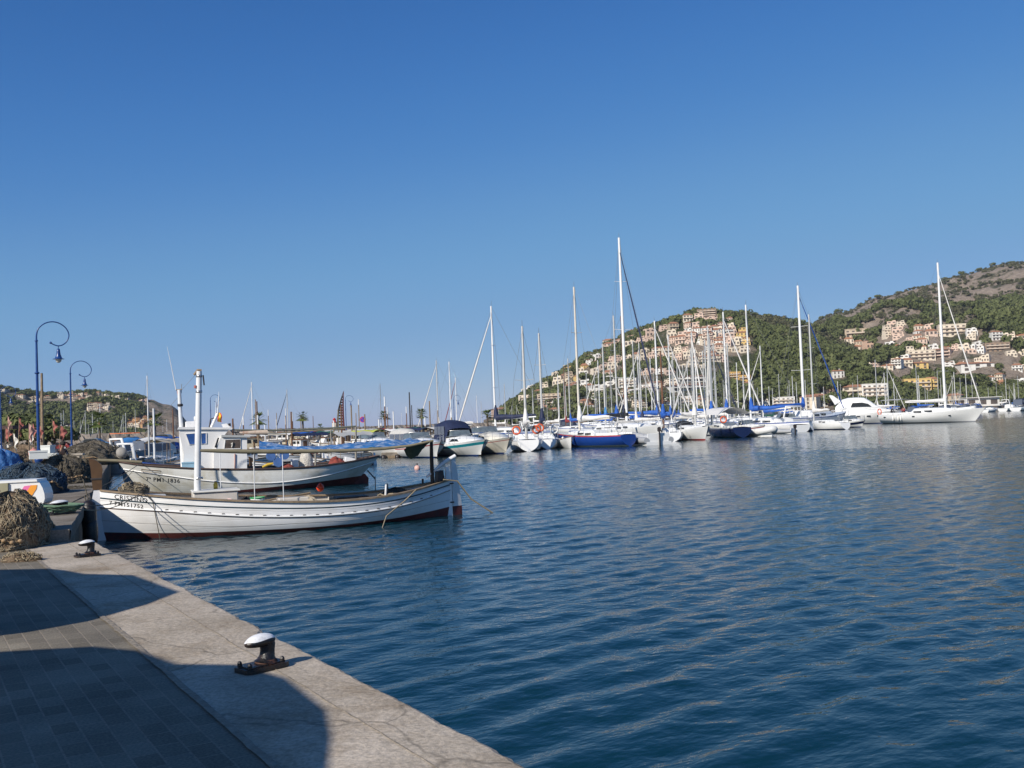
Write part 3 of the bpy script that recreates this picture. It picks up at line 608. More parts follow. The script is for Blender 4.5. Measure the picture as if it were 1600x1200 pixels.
# unseen canvas canopies added outside the frame, outlines shaped from the quay's two big shadows
M_canvas = mat('shadowcaster_canvas', (.55,.50,.42), .9)
shA = [(-3.45,10.17),(-3.52,9.47),(-3.77,8.76),(-4.10,8.38),(-4.5,8.15),(-5.6,8.0),(-6.9,8.4),(-7.9,9.6),(-8.0,11.2),(-7.4,12.4),(-6.45,12.46),(-5.85,12.38),(-5.5,12.15),(-5.09,11.75),(-4.42,11.5)]
shB = [(-.93,4.76),(-1.0,5.24),(-1.12,5.72),(-1.52,6.48),(-1.95,6.9),(-2.4,7.0),(-2.85,7.48),(-3.28,7.70),(-3.97,7.64),(-5.2,7.0),(-5.6,5.6),(-5.2,3.6),(-4.0,2.6),(-2.6,2.5),(-1.5,3.2),(-1.05,4.0)]
for lab, sh in (('off white parasol added out of view to cast the farther big quay shadow', shA), ('off white parasol added out of view to cast the nearer big quay shadow', shB)):
    hgt = 2.9; off = hgt/math.tan(SUN_EL); dx, dy = math.sin(SUN_AZ)*off, math.cos(SUN_AZ)*off
    cx = sum(p[0] for p in sh)/len(sh)+dx; cy = sum(p[1] for p in sh)/len(sh)+dy
    t = thing('shadowcaster', lab, 'shadowcaster', (cx, cy, Q1))
    pol = [(p[0]+dx-cx, p[1]+dy-cy) for p in sh]
    m = MB(); n_ = len(pol); vs = [(x, y, hgt) for x, y in pol]+[(0,0,hgt+.45)]+[(x, y, hgt-.02) for x, y in pol]+[(0,0,hgt+.42)]
    m.add(vs, [(i, (i+1) % n_, n_) for i in range(n_)]+[((i+1) % n_+n_+1, i+n_+1, 2*n_+1) for i in range(n_)]+[(i, i+n_+1, (i+1) % n_+n_+1, (i+1) % n_) for i in range(n_)])
    m.build('canopy', M_canvas, t)
    MB().tube([(0,0,0),(0,0,hgt+.45)], .035, 10).build('pole', M_wood, t); MB().lathe([(.28,0),(.28,.06),(.08,.1),(.05,.3)], n=16).build('base', M_conc2, t)
# ================================================================ BOATS: shared builders
def cr(pts, s):
    """smooth curve through (s, value) pairs"""
    if s <= pts[0][0]: return pts[0][1]
    if s >= pts[-1][0]: return pts[-1][1]
    for i in range(len(pts)-1):
        if pts[i][0] <= s <= pts[i+1][0]:
            x0, y0 = pts[i]; x1, y1 = pts[i+1]; h = x1-x0
            m0 = (y1-pts[i-1][1])/(x1-pts[i-1][0]) if i > 0 else (y1-y0)/h
            m1 = (pts[i+2][1]-y0)/(pts[i+2][0]-x0) if i+2 < len(pts) else (y1-y0)/h
            t = (s-x0)/h; return (2*t**3-3*t*t+1)*y0+(t**3-2*t*t+t)*h*m0+(-2*t**3+3*t*t)*y1+(t**3-t*t)*h*m1
class HullForm:
    """x runs from 0 (one end) to L (other end), y across, z up; water at z = 0"""
    def __init__(s, L, hb, zg, zk, p, rb=0.0, rs=0.0, rk=1.0):
        s.L, s.hb, s.zg, s.zk, s.p, s.rb, s.rs, s.rk = L, hb, zg, zk, p, rb, rs, rk
    def pt(s, t, z, side=1, off=0.0):
        zg, zk = cr(s.zg, t), cr(s.zk, t); u = max(0, min(1, (z-zk)/(zg-zk)))
        y = cr(s.hb, t)*(1-(1-u)**cr(s.p, t))+off*(1 if u > .02 else 0)
        a = s.rb*(1-u)**s.rk; b = s.L-s.rs*(1-u)**s.rk
        return Vector((a+(b-a)*t, side*max(y, 0.0), z))
    def shell(s, bands, mats, parent, name='hull', ns=64, transom=True, tm=0, planks=False):
        """bands: list of (zfun, subdivisions, material index) from the gunwale downwards; the last zfun is the keel"""
        mb = MB(); uv = []
        T = [i/ns for i in range(ns+1)]
        for side in (1, -1):
            for k in range(len(bands)-1):
                f0, n, mi = bands[k]; f1 = bands[k+1][0]
                rows = [[s.pt(t, f0(t)+(f1(t)-f0(t))*j/n, side) for t in T] for j in range(n+1)]
                mb.grid(rows, mi, True, flip=(side == -1))
        if transom and cr(s.hb, 1) > .05:
            zs = [f(1) for f, _, _ in bands]; z0, z1 = zs[0], zs[-1]; q = [z0+(z1-z0)*j/8 for j in range(9)]
            lp = [s.pt(1, z, 1) for z in q]; rp = [s.pt(1, z, -1) for z in q]
            mb.grid([lp, rp], tm, False)
        if transom and cr(s.hb, 0) > .2:
            zs = [f(0) for f, _, _ in bands]; z0, z1 = zs[0], zs[-1]; q = [z0+(z1-z0)*j/8 for j in range(9)]
            mb.grid([[s.pt(0, z, 1) for z in q], [s.pt(0, z, -1) for z in q]], tm, False, flip=True)
        return mb.build(name, mats, parent)
    def rail(s, zf, r, m, parent, name, off=.01, t0=0.0, t1=1.0, n=70, both=True, flat=1.0, sides=(1,-1)):
        mb = MB()
        for side in sides:
            pts = [s.pt(t0+(t1-t0)*i/n, zf(t0+(t1-t0)*i/n), side, off) for i in range(n+1)]
            mb.tube(pts, r, 6)
        return mb.build(name, m, parent)
    def capring(s, w_in, w_out, th, m, parent, name='gunwale', dz=0, n=70, t0=0, t1=1):
        mb = MB(); rings = []
        T = [t0+(t1-t0)*i/n for i in range(n+1)]
        path = [(t, 1) for t in T]+[(t, -1) for t in reversed(T)]
        for t, sd_ in path:
            z = cr(s.zg, t)+dz; o = s.pt(t, z-dz, sd_)
            yo = abs(o.y)+w_out; yi = max(0, abs(o.y)-w_in)
            rings.append([Vector((o.x, sd_*yo, z)), Vector((o.x, sd_*yo, z+th)), Vector((o.x, sd_*yi, z+th)), Vector((o.x, sd_*yi, z))])
        rings.append(rings[0]); mb.grid(rings, 0, False, close=True); return mb.build(name, m, parent)
    def deck(s, m, parent, dz=-.03, camber=.06, name='deck', t0=0, t1=1, n=40, inset=.01):
        rows = []
        for i in range(n+1):
            t = t0+(t1-t0)*i/n; z = cr(s.zg, t)+dz; y = max(0, abs(s.pt(t, z).y)-inset); x = s.pt(t, z).x
            rows.append([Vector((x, y*k/4, z+camber*(1-(k/4)**2)*min(1, y))) for k in range(-4, 5)])
        return MB().grid(rows, 0, True).build(name, m, parent)
def uvplank(m): return m
def hull_mat(name, col, dirt=None, damt=.3, planks=False, rough=.4, streak=None, L=9):
    m = mat(name, col, rough, var=.04, scale=1.2, dirt=dirt, dscale=.9, damt=damt)
    if planks and not m.get('pl'):
        m['pl'] = 1; n = m.node_tree.nodes; l = m.node_tree.links; p = n['Principled BSDF']
        tc = n.new('ShaderNodeTexCoord'); wv = n.new('ShaderNodeTexWave'); wv.bands_direction = 'Z'; wv.inputs['Scale'].default_value = 1.7; wv.inputs['Distortion'].default_value = .5; wv.inputs['Detail'].default_value = 1; wv.inputs['Detail Scale'].default_value = .4
        l.new(tc.outputs['Object'], wv.inputs['Vector']); r = n.new('ShaderNodeMapRange'); r.inputs['From Min'].default_value = .0; r.inputs['From Max'].default_value = .03; l.new(wv.outputs['Fac'], r.inputs[0])
        nz = n.new('ShaderNodeTexNoise'); nz.inputs['Scale'].default_value = 5; nz.inputs['Detail'].default_value = 6; l.new(tc.outputs['Object'], nz.inputs['Vector'])
        ad = n.new('ShaderNodeMath'); ad.operation = 'MULTIPLY_ADD'; ad.inputs[1].default_value = .35; l.new(nz.outputs['Fac'], ad.inputs[0]); l.new(r.outputs[0], ad.inputs[2])
        b = n.new('ShaderNodeBump'); b.inputs['Strength'].default_value = .22; b.inputs['Distance'].default_value = .02; l.new(ad.outputs[0], b.inputs['Height']); l.new(b.outputs[0], p.inputs['Normal'])
    return m
W_hull = hull_mat('white_planked_hull', (.85,.84,.82), (.55,.50,.42), .4, True)
W_dirty = hull_mat('stained_white_hull', (.74,.73,.68), (.40,.34,.20), .75, True)
M_anti = mat('red_antifouling', (.13,.025,.02), .75, var=.35, scale=3, dirt=(.05,.03,.03), dscale=4, damt=.7)
M_stripe = mat('dark_teal_stripe', (.02,.045,.06), .5, var=.3)
M_cap = mat('varnish_worn_wood', (.25,.18,.11), .6, var=.35, scale=5, bump=.2)
M_brown = mat('stem_brown', (.11,.058,.024), .5, var=.35, scale=5, dirt=(.06,.03,.015), dscale=3, damt=.6)
M_inner = mat('cream_inner_paint', (.58,.54,.48), .7, var=.12, scale=3, dirt=(.30,.25,.2), dscale=3, damt=.5)
M_mast = mat('white_mast_paint', (.74,.75,.75), .4, var=.05, dirt=(.45,.42,.36), dscale=2, damt=.3)
M_dark = mat('dark_metal', (.04,.035,.035), .6, var=.3)
M_olive = mat('olive_spar', (.22,.19,.12), .75, var=.25, scale=4, aniso=(1,6,6))
M_win = mat('dark_window', (.02,.025,.03), .12, var=.2)
M_grp = mat('gelcoat_white', (.78,.78,.76), .25, var=.03)
M_grpc = mat('gelcoat_cream', (.70,.67,.58), .3, var=.05)
M_alu = mat('mast_aluminium', (.62,.61,.57), .4, .3, var=.06)
M_alu2 = mat('mast_white', (.80,.80,.78), .35, var=.04)
M_steel = mat('steel_rail', (.55,.55,.54), .3, .8)
M_wire = mat('stay_wire', (.22,.22,.22), .5, .5)
M_ring = mat('orange_lifebuoy', (.75,.13,.04), .6)
M_fend = mat('white_fender', (.75,.74,.7), .5); M_fendb = mat('navy_fender', (.02,.04,.12), .5)
def text_on(txt, size, m, parent, M, name='lettering', ext=.0015, hf=None):
    cu = bpy.data.curves.new(name, 'FONT'); cu.body = txt; cu.size = size; cu.extrude = ext; cu.space_character = 1.12; cu.resolution_u = 2; cu.offset = size*.012
    tmp = bpy.data.objects.new('tmp', cu); COL.objects.link(tmp); dg = bpy.context.evaluated_depsgraph_get(); me = bpy.data.meshes.new_from_object(tmp.evaluated_get(dg))
    bpy.data.objects.remove(tmp); bpy.data.curves.remove(cu)
    for v in me.vertices: v.co = hf(v.co) if hf else M @ v.co
    me.materials.clear(); me.materials.append(m); me.name = name
    o = bpy.data.objects.new(name, me); COL.objects.link(o); o.parent = parent; return o
def place2(a, b):
    """root position and heading so that local x runs from a to b"""
    d = b-a; return a, math.atan2(d.y, d.x), d.length
def rope(label, pts, r, m=None, name='mooring_rope', cat='rope', sag=0, group=None):
    if len(pts) == 2 and sag:
        a, b = Vector(pts[0]), Vector(pts[1]); pts = [a.lerp(b, k/10)-Vector((0,0,sag*4*(k/10)*(1-k/10))) for k in range(11)]
    o = MB().tube(pts, r, 6).build(name, m or M_rope); return tag(o, label, cat, group)
# ================================================================ THE NEAR WHITE FISHING BOAT
A = Vector((-9.86, 23.66, 0)); B = Vector((-1.78, 26.70, 0)); A, RZ, LL = place2(A, B)
boat1 = thing('traditional_fishing_boat', 'near white double-ended wooden boat with brown stem post and blue awning', 'boat', A, RZ)
H1 = HullForm(LL, hb=[(0,.05),(.05,.36),(.12,.70),(.22,1.03),(.35,1.25),(.5,1.33),(.65,1.25),(.78,1.02),(.88,.68),(.95,.34),(1,.05)],
    zg=[(0,1.17),(.1,1.05),(.28,.865),(.5,.70),(.65,.65),(.78,.68),(.87,.76),(1,.93)],
    zk=[(0,-.42),(.5,-.55),(1,-.42)], p=[(0,1.25),(.15,2.0),(.35,3.2),(.6,3.4),(.8,2.2),(1,1.2)], rb=.0, rs=-.02)
zg = lambda t: cr(H1.zg, t)
zrub = lambda t: cr([(0,.80),(.15,.68),(.35,.47),(.5,.37),(.65,.34),(.8,.40),(.92,.56),(1,.70)], t)
zboot = lambda t: cr([(0,.20),(.15,.13),(.4,.09),(.6,.07),(.8,.10),(.92,.17),(1,.24)], t)
hull1 = H1.shell([(zg,2,0),(lambda t: zg(t)-.095-.05*(1-t),1,1),(lambda t: zg(t)-.13-.05*(1-t),3,0),(zrub,6,0),(zboot,4,2),(lambda t: cr(H1.zk, t),1,2)], [W_hull, M_stripe, M_anti], boat1, ns=90)
# inner lining, floor
rows = []
for k in range(7):
    rows.append([H1.pt(.03+.94*i/60, max(.13, zg(.03+.94*i/60)-.01-(zg(.03+.94*i/60)-.16)*k/6), 1, -.055) for i in range(61)])
mb = MB(); mb.grid(rows, 0, True, flip=True); rows2 = [[Vector((p.x, -p.y, p.z)) for p in r] for r in rows]; mb.grid(rows2, 0, True)
mb.build('inner_planking', M_inner, boat1)
MB().grid([[Vector((p.x, p.y*k/3, .15)) for p in rows[-1]] for k in (-3,-1,1,3)], 0, False).build('floorboards', M_inner, boat1)
H1.capring(.13, .045, .04, M_cap, boat1, 'gunwale')
H1.rail(zrub, .022, mat('rub_rail_white', (.80,.79,.77), .4, var=.05), boat1, 'rub_rail', off=.012)
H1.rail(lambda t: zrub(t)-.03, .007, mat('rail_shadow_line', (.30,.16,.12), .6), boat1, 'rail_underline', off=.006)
H1.rail(lambda t: cr([(0,.48),(.3,.24),(.5,.20),(.7,.19),(1,.42)], t), .004, mat('seam', (.35,.33,.30), .8), boat1, 'plank_seam', off=.001)
H1.rail(lambda t: (zg(t)+zrub(t))/2-.03, .003, mat('seam', (.35,.33,.30), .8), boat1, 'plank_seam', off=.001)
for i in range(22):
    t = .17+.036*i
    p = H1.pt(t, zrub(t)+.03, -1, .012); MB().box((0,0,0), (.07,.02,.022), bev=.006).build('scupper', M_dark, boat1, p)
# frames showing inside
for i in range(17):
    t = .10+.05*i
    for sd_ in (1,):
        pts = [H1.pt(t, .17+(zg(t)-.2)*k/5, sd_, -.085) for k in range(6)]; MB().tube(pts, .022, 4, smooth=False).build('frame_rib', M_inner, boat1)
def thwart(t, w_=.22, z=None, m=M_inner, name='thwart'):
    z = z if z is not None else zg(t)-.24; y = H1.pt(t, z).y-.07; x = H1.pt(t, z).x
    return MB().box((x,0,z), (w_,2*y,.04), bev=.01).build(name, m, boat1)
for t in (.24,.40,.80): thwart(t)
# fore deck
H1.deck(mat('grey_white_deck', (.60,.59,.56), .6, dirt=(.35,.32,.27), dscale=4), boat1, dz=-.02, t0=.02, t1=.17, name='fore_deck', inset=.12)
H1.deck(M_inner, boat1, dz=-.05, t0=.88, t1=.985, name='stern_deck', inset=.1)
# stems
dx = .02
st1 = MB(); st1.prism([(-.17,-.4),(-.17,1.0),(-.13,1.20),(.07,1.20),(.10,.9),(.12,-.4)], -.05, .05, 0, Mx); st1.build('bow_stem', mat('stem_white', (.82,.81,.80), .35, var=.03), boat1)
st1 = MB(); st1.prism([(-.15,1.205),(.05,1.205),(.055,1.5),(.075,1.68),(.045,1.80),(-.055,1.90),(-.20,1.955),(-.225,1.93),(-.19,1.72),(-.175,1.5)], -.062, .062, 0, Mx)
sp = st1.build('stem_post', M_brown, boat1); st1 = MB(); st1.box((-.06,0,1.46),(.26,.15,.05), bev=.01); st1.build('post_band', M_dark, sp)
MB().prism([(LL-.1,-.4),(LL+.06,-.4),(LL+.05,1.05),(LL-.03,1.30),(LL-.08,1.30),(LL-.1,.95)], -.045, .045, 0, Mx).build('stern_post', W_hull, boat1)
RP = Matrix.Translation((LL+.07,0,0)) @ Matrix.Rotation(R_(24),4,'Z') @ Matrix.Translation((-LL-.07,0,0)) @ Mx
rd = MB(); rd.prism([(LL+.075,.24),(LL+.38,.24),(LL+.20,1.52),(LL+.06,1.50)], -.03, .03, 0, RP); rud = rd.build('rudder', mat('rudder_white', (.74,.74,.73), .4, dirt=(.5,.46,.4), dscale=3, damt=.3), boat1)
MB().prism([(LL+.075,-.5),(LL+.40,-.5),(LL+.38,.238),(LL+.075,.238)], -.029, .029, 0, RP).build('rudder_foot', M_anti, rud)
for z in (.35,.85): MB().box((LL+.05,0,z), (.12,.11,.035), bev=.008).build('rudder_hinge', M_dark, rud)
MB().tube([(LL+.20,0,1.58),(LL-.1,0,1.43),(LL-.62,0,1.05)], [.055,.05,.032], 8).build('tiller', M_mast, boat1)
MB().prism([(LL-.36,.93),(LL-.16,.93),(LL-.20,1.22),(LL-.34,1.18)], -.16, .16, 0, Mx).build('stern_locker', M_dark, boat1)
# mast, spar, awning
def tt(px):
    u = ray(px, hor(px)); u = u.x/u.y; d = (B-A)/LL; return (A.x-u*A.y)/(u*d.y-d.x)/LL      # share of the length on the centreline
def loc1(px, py, y=0.0, base=None):
    """local point of the boat plane y across seen at this photo pixel"""
    d = (B-A)/LL; nrm = Vector((-d.y, d.x, 0)); O = A+nrm*y; r = ray(px, py)
    s = (O.x*r.y-O.y*r.x)/(d.y*r.x-d.x*r.y); P = O+d*s; k = P.y/r.y; return Vector((s, y, CAM_H+r.z*k))
m0 = loc1(309, 783, 0); mt = loc1(311, 580, 0)
ms = MB(); ms.tube([(m0.x,0,.16),(m0.x+.0,0,1.2),(mt.x,0,mt.z-.0)], [.085,.082,.066], 16); mast1 = ms.build('mast', M_mast, boat1)
MB().tube([(mt.x-.12,0,mt.z-.09),(mt.x-.03,0,mt.z+.03),(mt.x+.06,0,mt.z+.02)], .03, 8).build('mast_hook', M_cap, mast1)
for z, r in ((1.35,.10),(mt.z-.5,.078),(mt.z-.12,.074)): MB().lathe([(r,-.03),(r,.03)], (m0.x+(mt.x-m0.x)*z/mt.z,0,z), 14).build('mast_band', M_steel, mast1)
MB().tube([(mt.x-.09,-.03,mt.z-.35),(mt.x-.10,-.03,mt.z-.42)], .035, 8).build('pulley_block', M_red, mast1)
MB().tube([(mt.x+.09,-.03,mt.z-.1),(mt.x+.11,-.02,mt.z-.35)], .02, 6).build('shackle', M_dark, mast1)
YN = -1.02
sp_pts = [loc1(px, py, YN) for px, py in ((313,704),(340,704.5),(380,705.5),(440,705.5),(500,705),(545,704),(600,701),(640,696.5),(677,688.5))]
MB().tube(sp_pts, [.035,.05,.055,.055,.05,.045,.04,.035,.03], 10).build('awning_spar', M_olive, boat1)
far = [loc1(px, py, 1.0) for px, py in ((405,687.5),(440,690.5),(500,694),(545,691),(600,689),(640,687),(673,687))]
near = [loc1(px, py, YN) for px, py in ((405,703.5),(440,703.5),(500,703),(545,702),(600,699),(640,694.5),(672,688.5))]
rows = []
NA = 48
def along(P, u): f = u*(len(P)-1); i = min(len(P)-2, int(f)); return P[i].lerp(P[i+1], f-i)
for i in range(NA+1):
    u = i/NA; a = along(near, u); b = along(far, u); r_ = []
    for k in range(13):
        v = k/12; p = a.lerp(b, v); p.z += .11*math.sin(math.pi*v)*math.sin(math.pi*u)-.04*math.sin(math.pi*v)-.10*math.sin(math.pi*min(1,u*1.6))*v+.07*noise.noise(Vector((u*9, v*3, 2)))+.045*noise.noise(Vector((u*34, v*9, 2))); r_.append(p)
    rows.append(r_)
M_awn = mat('blue_awning', (.030,.15,.38), .65, var=.35, scale=2.2, dirt=(.55,.60,.64), dscale=5.5, damt=1.0)
MB().grid(rows, 0, True).build('awning', M_awn, boat1)
# hanging end of the awning
e0, e1_ = loc1(640, 696, YN), loc1(676, 688, YN)
rows = [[e0.lerp(e1_, k/10)+Vector((0, j*.12, -(.10+.42*math.sin(math.pi*(k/10)**.55)**1.0*(.55+.45*(k/10)))*j/5+.02*math.sin(k*2+j))) for k in range(11)] for j in range(6)]
MB().grid(rows, 0, True).build('awning_end', mat('dark_green_canvas', (.03,.07,.06), .9, var=.4, scale=5), boat1)
q0 = loc1(676, 762, 0); q1_ = loc1(674, 688, 0)
MB().tube([(q0.x,0,.7),(q0.x,0,1.6),(q1_.x,0,q1_.z)], [.055,.05,.042], 10).build('awning_crutch', mat('dark_post', (.045,.035,.028), .8, var=.3), boat1)
for px, y in ((396,YN),(441,YN)):
    a = loc1(px, 704, y); t_ = a.x/LL; MB().tube([(a.x, y, zg(t_)+.02),(a.x, y, a.z)], .012, 6).build('awning_prop', M_mast, boat1)
# engine box, crates and gear
eb = loc1(335, 770, .1)
bx = MB(); bx.box((eb.x,.05,.58), (1.05,.9,.86), bev=.03); bx.build('engine_box', M_inner, boat1)
MB().box((eb.x+.02,.05,1.03), (1.12,.98,.04), bev=.01).build('engine_box_lid', mat('pale_lid', (.66,.64,.58), .6), boat1)
a = loc1(420, 783, .5); MB().box((a.x+.2,.55,.62), (1.9,.28,.1), bev=.02).build('side_bench', M_inner, boat1)
a = loc1(456, 780, .1); MB().box((a.x,-.05,.5), (.75,.5,.5), bev=.02).build('fish_hatch', M_inner, boat1)
a = loc1(550, 770, .3); MB().box((a.x,.45,.50), (.85,.6,.3), bev=.02).build('dark_hatch', M_dark, boat1)
a = loc1(345, 766, .6); MB().tube([(a.x,.6,.3),(a.x,.6,2.05)], .011, 6).build('thin_pole', M_mast, boat1)
for px, ht in ((586,.42),(603,.18),(652,.16)):
    a = loc1(px, 770, 1.0); t_ = a.x/LL; yy = H1.pt(t_, zg(t_)).y-.06; MB().tube([(a.x,yy,zg(t_)),(a.x,yy,zg(t_)+ht)], .03 if ht < .4 else .012, 6).build('thole_pin', M_dark, boat1)
a = loc1(596, 775, -.6); MB().tube([(a.x,-.9,.3),(a.x+.05,-.95,.98)], .03, 6).build('white_stick', M_mast, boat1)
for (px, yy, rr) in ((318,-.75,.06),):
    pass
# stowed net and rope on the fore deck
heap_c = boat1.matrix_world
def w1(v): d = (B-A)/LL; nrm = Vector((-d.y, d.x, 0)); return A+d*v[0]+nrm*v[1]+Vector((0,0,v[2]))
a = loc1(208, 767, .0); p = w1((a.x,.0,zg(a.x/LL)-.0)); heap('dark rope coil and cleat on the foredeck of the near white boat', p, .34, .3, .26, N_grey, M_rope, 71, 60, name='rope_coil', group='y', cat='rope', sr=.012)
a = loc1(402, 782, -.3); p = w1((a.x,-.35,.55)); t = thing('bucket', 'white bucket with a green rim inside the near white boat', 'bucket', p)
MB().lathe([(.13,0),(.175,.26),(.165,.26),(.12,.02)], n=18).build('body', M_fend, t); MB().lathe([(.18,.24),(.185,.275),(.17,.275),(.17,.24)], n=18).build('rim', mat('green_plastic', (.05,.35,.12), .5), t)
MB().box((0,0,-.25),(.4,.4,.5)).build('stand', M_inner, boat1, (a.x,-.35,.29))
a = loc1(355, 779, -.3); p = w1((a.x,-.4,.56)); heap('pale pink sack lying beside the engine box of the near boat', p, .27, .2, .26, mat('pink_sack', (.62,.45,.43), .9, var=.15, bump=.5, bscale=9), M_rope, 75, 4, name='sack', group='y', cat='sack')
a = loc1(337, 765, .3); p = w1((a.x,.3,1.05)); t = thing('yellow_can', 'small yellow can on the engine box of the near boat', 'can', p); MB().lathe([(.05,0),(.055,.12),(.03,.15),(.03,.17)], n=12).build('body', M_yel, t); MB().lathe([(.035,.17),(.035,.19)], n=10).build('cap', M_dark, t)
a = loc1(500, 762, 1.15); zz = a.z; p = w1((a.x,1.12,zz)); t = thing('buoy', 'bright orange red buoy hanging at the far side of the near boat', 'buoy', p); t.scale = (.66,)*3
MB().lathe([(.02,-.16),(.09,-.14),(.15,-.05),(.155,.02),(.12,.10),(.06,.16),(.03,.2)], n=18).build('float', mat('orange_red_buoy', (.80,.07,.02), .4), t); MB().lathe([(.02,.2),(.02,.25)], n=8).build('eye', M_black, t)
p = at(652, 732, 40); p = onz(652, 733, 0); t = thing('buoy', 'small pale pink buoy floating beyond the stern of the near boat', 'buoy', (p.x, p.y, 0)); MB().sphere((0,0,.05), .17, 12, 8).build('float', mat('pale_pink_buoy', (.70,.42,.35), .5), t); MB().lathe([(.03,.2),(.03,.32)], n=8).build('eye', M_black, t)
for o in bpy.data.objects:
    if o.get('group') == 'y': del o['group']
# lettering following the hull
M_ink = mat('black_lettering', (.02,.02,.022), .7, var=.3)
def on_hull(H, x0, z0, side, slope, flipx=False):
    def f(co):
        x = x0+co.x; z = z0+co.y+slope*co.x; t = x/H.L
        for _ in range(6): q = H.pt(t, z, side, .004+co.z); t += (x-q.x)/H.L
        return q
    return f
Lf = loc1(178, 783, -.4); text_on('CRISTINO', .15, M_ink, hull1, None, hf=on_hull(H1, .32, .985, -1, -.155))
text_on('7 PM151752', .135, M_ink, hull1, None, hf=on_hull(H1, .20, .850, -1, -.155))
# lines
p = w1(H1.pt(.115, zg(.115)+.05, -1)); q = Vector((b3.location.x+.15, b3.location.y, Q2+.15))
rope('grey line from the curved bollard to the near boat foredeck, upper of the pair', [p, q], .010, M_rope2, sag=.10)
p = w1(H1.pt(.10, zg(.10)+.03, -1)); q = Vector((b3.location.x+.25, b3.location.y-.1, Q2+.1)); rope('pale line from the curved bollard to the near boat foredeck, lower of the pair', [p, q], .010, M_rope, sag=.16)
p0 = w1(H1.pt(.12, zg(.12)+.04, -1, .06)); p1 = onz(250, 842, .0); rope('thin dark line falling from the lettered bow of the near boat into the water', [p0, w1(H1.pt(.135, .9, -1, .05)), p1], .010, M_rope2)
p0 = w1((LL-.25,-.30,.98)); p1 = onz(771, 802, -.02); rope('slack rope from the stern of the near boat into the open water', [p0, w1((LL+.15,-.25,.92)), p0.lerp(p1, .55)+Vector((0,0,-.02)), p1], .022, M_rope)
p0 = w1(H1.pt(.87, zg(.87)+.03, -1, .05)); p1 = onz(597, 826, -.02); rope('pale rope hanging over the stern quarter of the near boat', [p0, w1(H1.pt(.83, .55, -1, .09)), w1(H1.pt(.77, .2, -1, .10)), p1], .014, M_rope)
p = w1(Vector((mt.x,0,mt.z-.08)))
# tangle of ropes round the curved bollard
rr = random.Random(5)
m = MB()
for k in range(5):
    pts = []
    for i in range(24):
        a = i/23*6.283*1.3+k; pts.append(b3.location+Vector((math.cos(a)*(.22+.04*k)+rr.uniform(-.02,.02), math.sin(a)*(.2+.03*k), .05+.028*k+rr.uniform(-.01,.02))))
    m.tube(pts, .017, 6)
tag(m.build('rope_turns', mat('green_rope', (.12,.20,.13), .9, var=.5, scale=6)), 'green and beige rope wound round the curved bollard', 'rope')
# black tyre fender between quay and boat
for (px, py, dz, lb) in ((139, 806, 0, 'black fender hanging on the quay wall left of the near bow'),(141, 832, 0, 'low black fender at the waterline left of the near bow')):
    Y = 20.5; a = at(px, py, Y); t = thing('fender', lb, 'fender', a, R_(20), 'fenders at the quay wall')
    MB().lathe([(.04,-.32),(.13,-.26),(.15,-.1),(.15,.1),(.13,.26),(.04,.32)], n=16).build('body', M_black, t); MB().tube([(0,0,.3),(-.1,.1,.75)], .012, 5).build('line', M_rope2, t)
# ================================================================ THE SECOND FISHING BOAT
A2 = Vector(onz(185, 0, 0)) if False else None
def ptx(px, Y): u = ray(px, hor(px)); u = u.x/u.y; return Vector((u*Y, Y, 0))
A2 = ptx(183.5, 40.2); B2 = ptx(590, 43.6); A2, RZ2, L2 = place2(A2, B2)
boat2 = thing('fishing_boat', 'white fishing boat with wheelhouse, small flag and stained bow, behind the near boat', 'boat', A2, RZ2)
H2 = HullForm(L2, hb=[(0,.10),(.06,.62),(.15,1.10),(.3,1.50),(.5,1.62),(.7,1.50),(.85,1.12),(.95,.62),(1,.22)],
    zg=[(0,1.42),(.08,1.27),(.2,1.12),(.35,.98),(.55,.88),(.7,.88),(.82,.95),(.92,1.05),(1,1.15)],
    zk=[(0,-.6),(.5,-.9),(1,-.35)], p=[(0,1.1),(.15,1.6),(.4,3.0),(.65,3.0),(.85,1.7),(1,1.1)], rb=1.35, rs=1.5, rk=1.0)
zg2 = lambda t: cr(H2.zg, t)
zrub2 = lambda t: cr([(0,1.12),(.06,1.0),(.15,.84),(.27,.60),(.42,.40),(.6,.32),(.8,.50),(1,.92)], t)
zb2 = lambda t: cr([(0,.02),(.3,.05),(.5,.12),(.7,.20),(.85,.27),(1,.34)], t)
hull2 = H2.shell([(zg2,2,1),(lambda t: zg2(t)-.055,4,0),(zrub2,6,0),(zb2,4,2),(lambda t: cr(H2.zk, t),1,2)], [W_dirty, mat('grey_topstrake', (.20,.19,.18), .6, var=.3), M_anti], boat2, ns=90)
H2.capring(.14, .05, .04, mat('dark_brown_cap', (.09,.05,.035), .6, var=.3), boat2, 'gunwale')
H2.rail(zrub2, .025, mat('rub_rail_white', (.8,.79,.77)), boat2, 'rub_rail', off=.01)
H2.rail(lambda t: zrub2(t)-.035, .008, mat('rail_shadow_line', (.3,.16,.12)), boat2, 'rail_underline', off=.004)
H2.deck(M_inner, boat2, dz=-.28, name='deck', inset=.03, t0=.02, t1=.98)
def w2(v): d = (B2-A2)/L2; nrm = Vector((-d.y, d.x, 0)); return A2+d*v[0]+nrm*v[1]+Vector((0,0,v[2]))
def loc2(px, py, y=0.0):
    d = (B2-A2)/L2; nrm = Vector((-d.y, d.x, 0)); O = A2+nrm*y; r = ray(px, py)
    s = (O.x*r.y-O.y*r.x)/(d.y*r.x-d.x*r.y); P = O+d*s; k = P.y/r.y; return Vector((s, y, CAM_H+r.z*k))
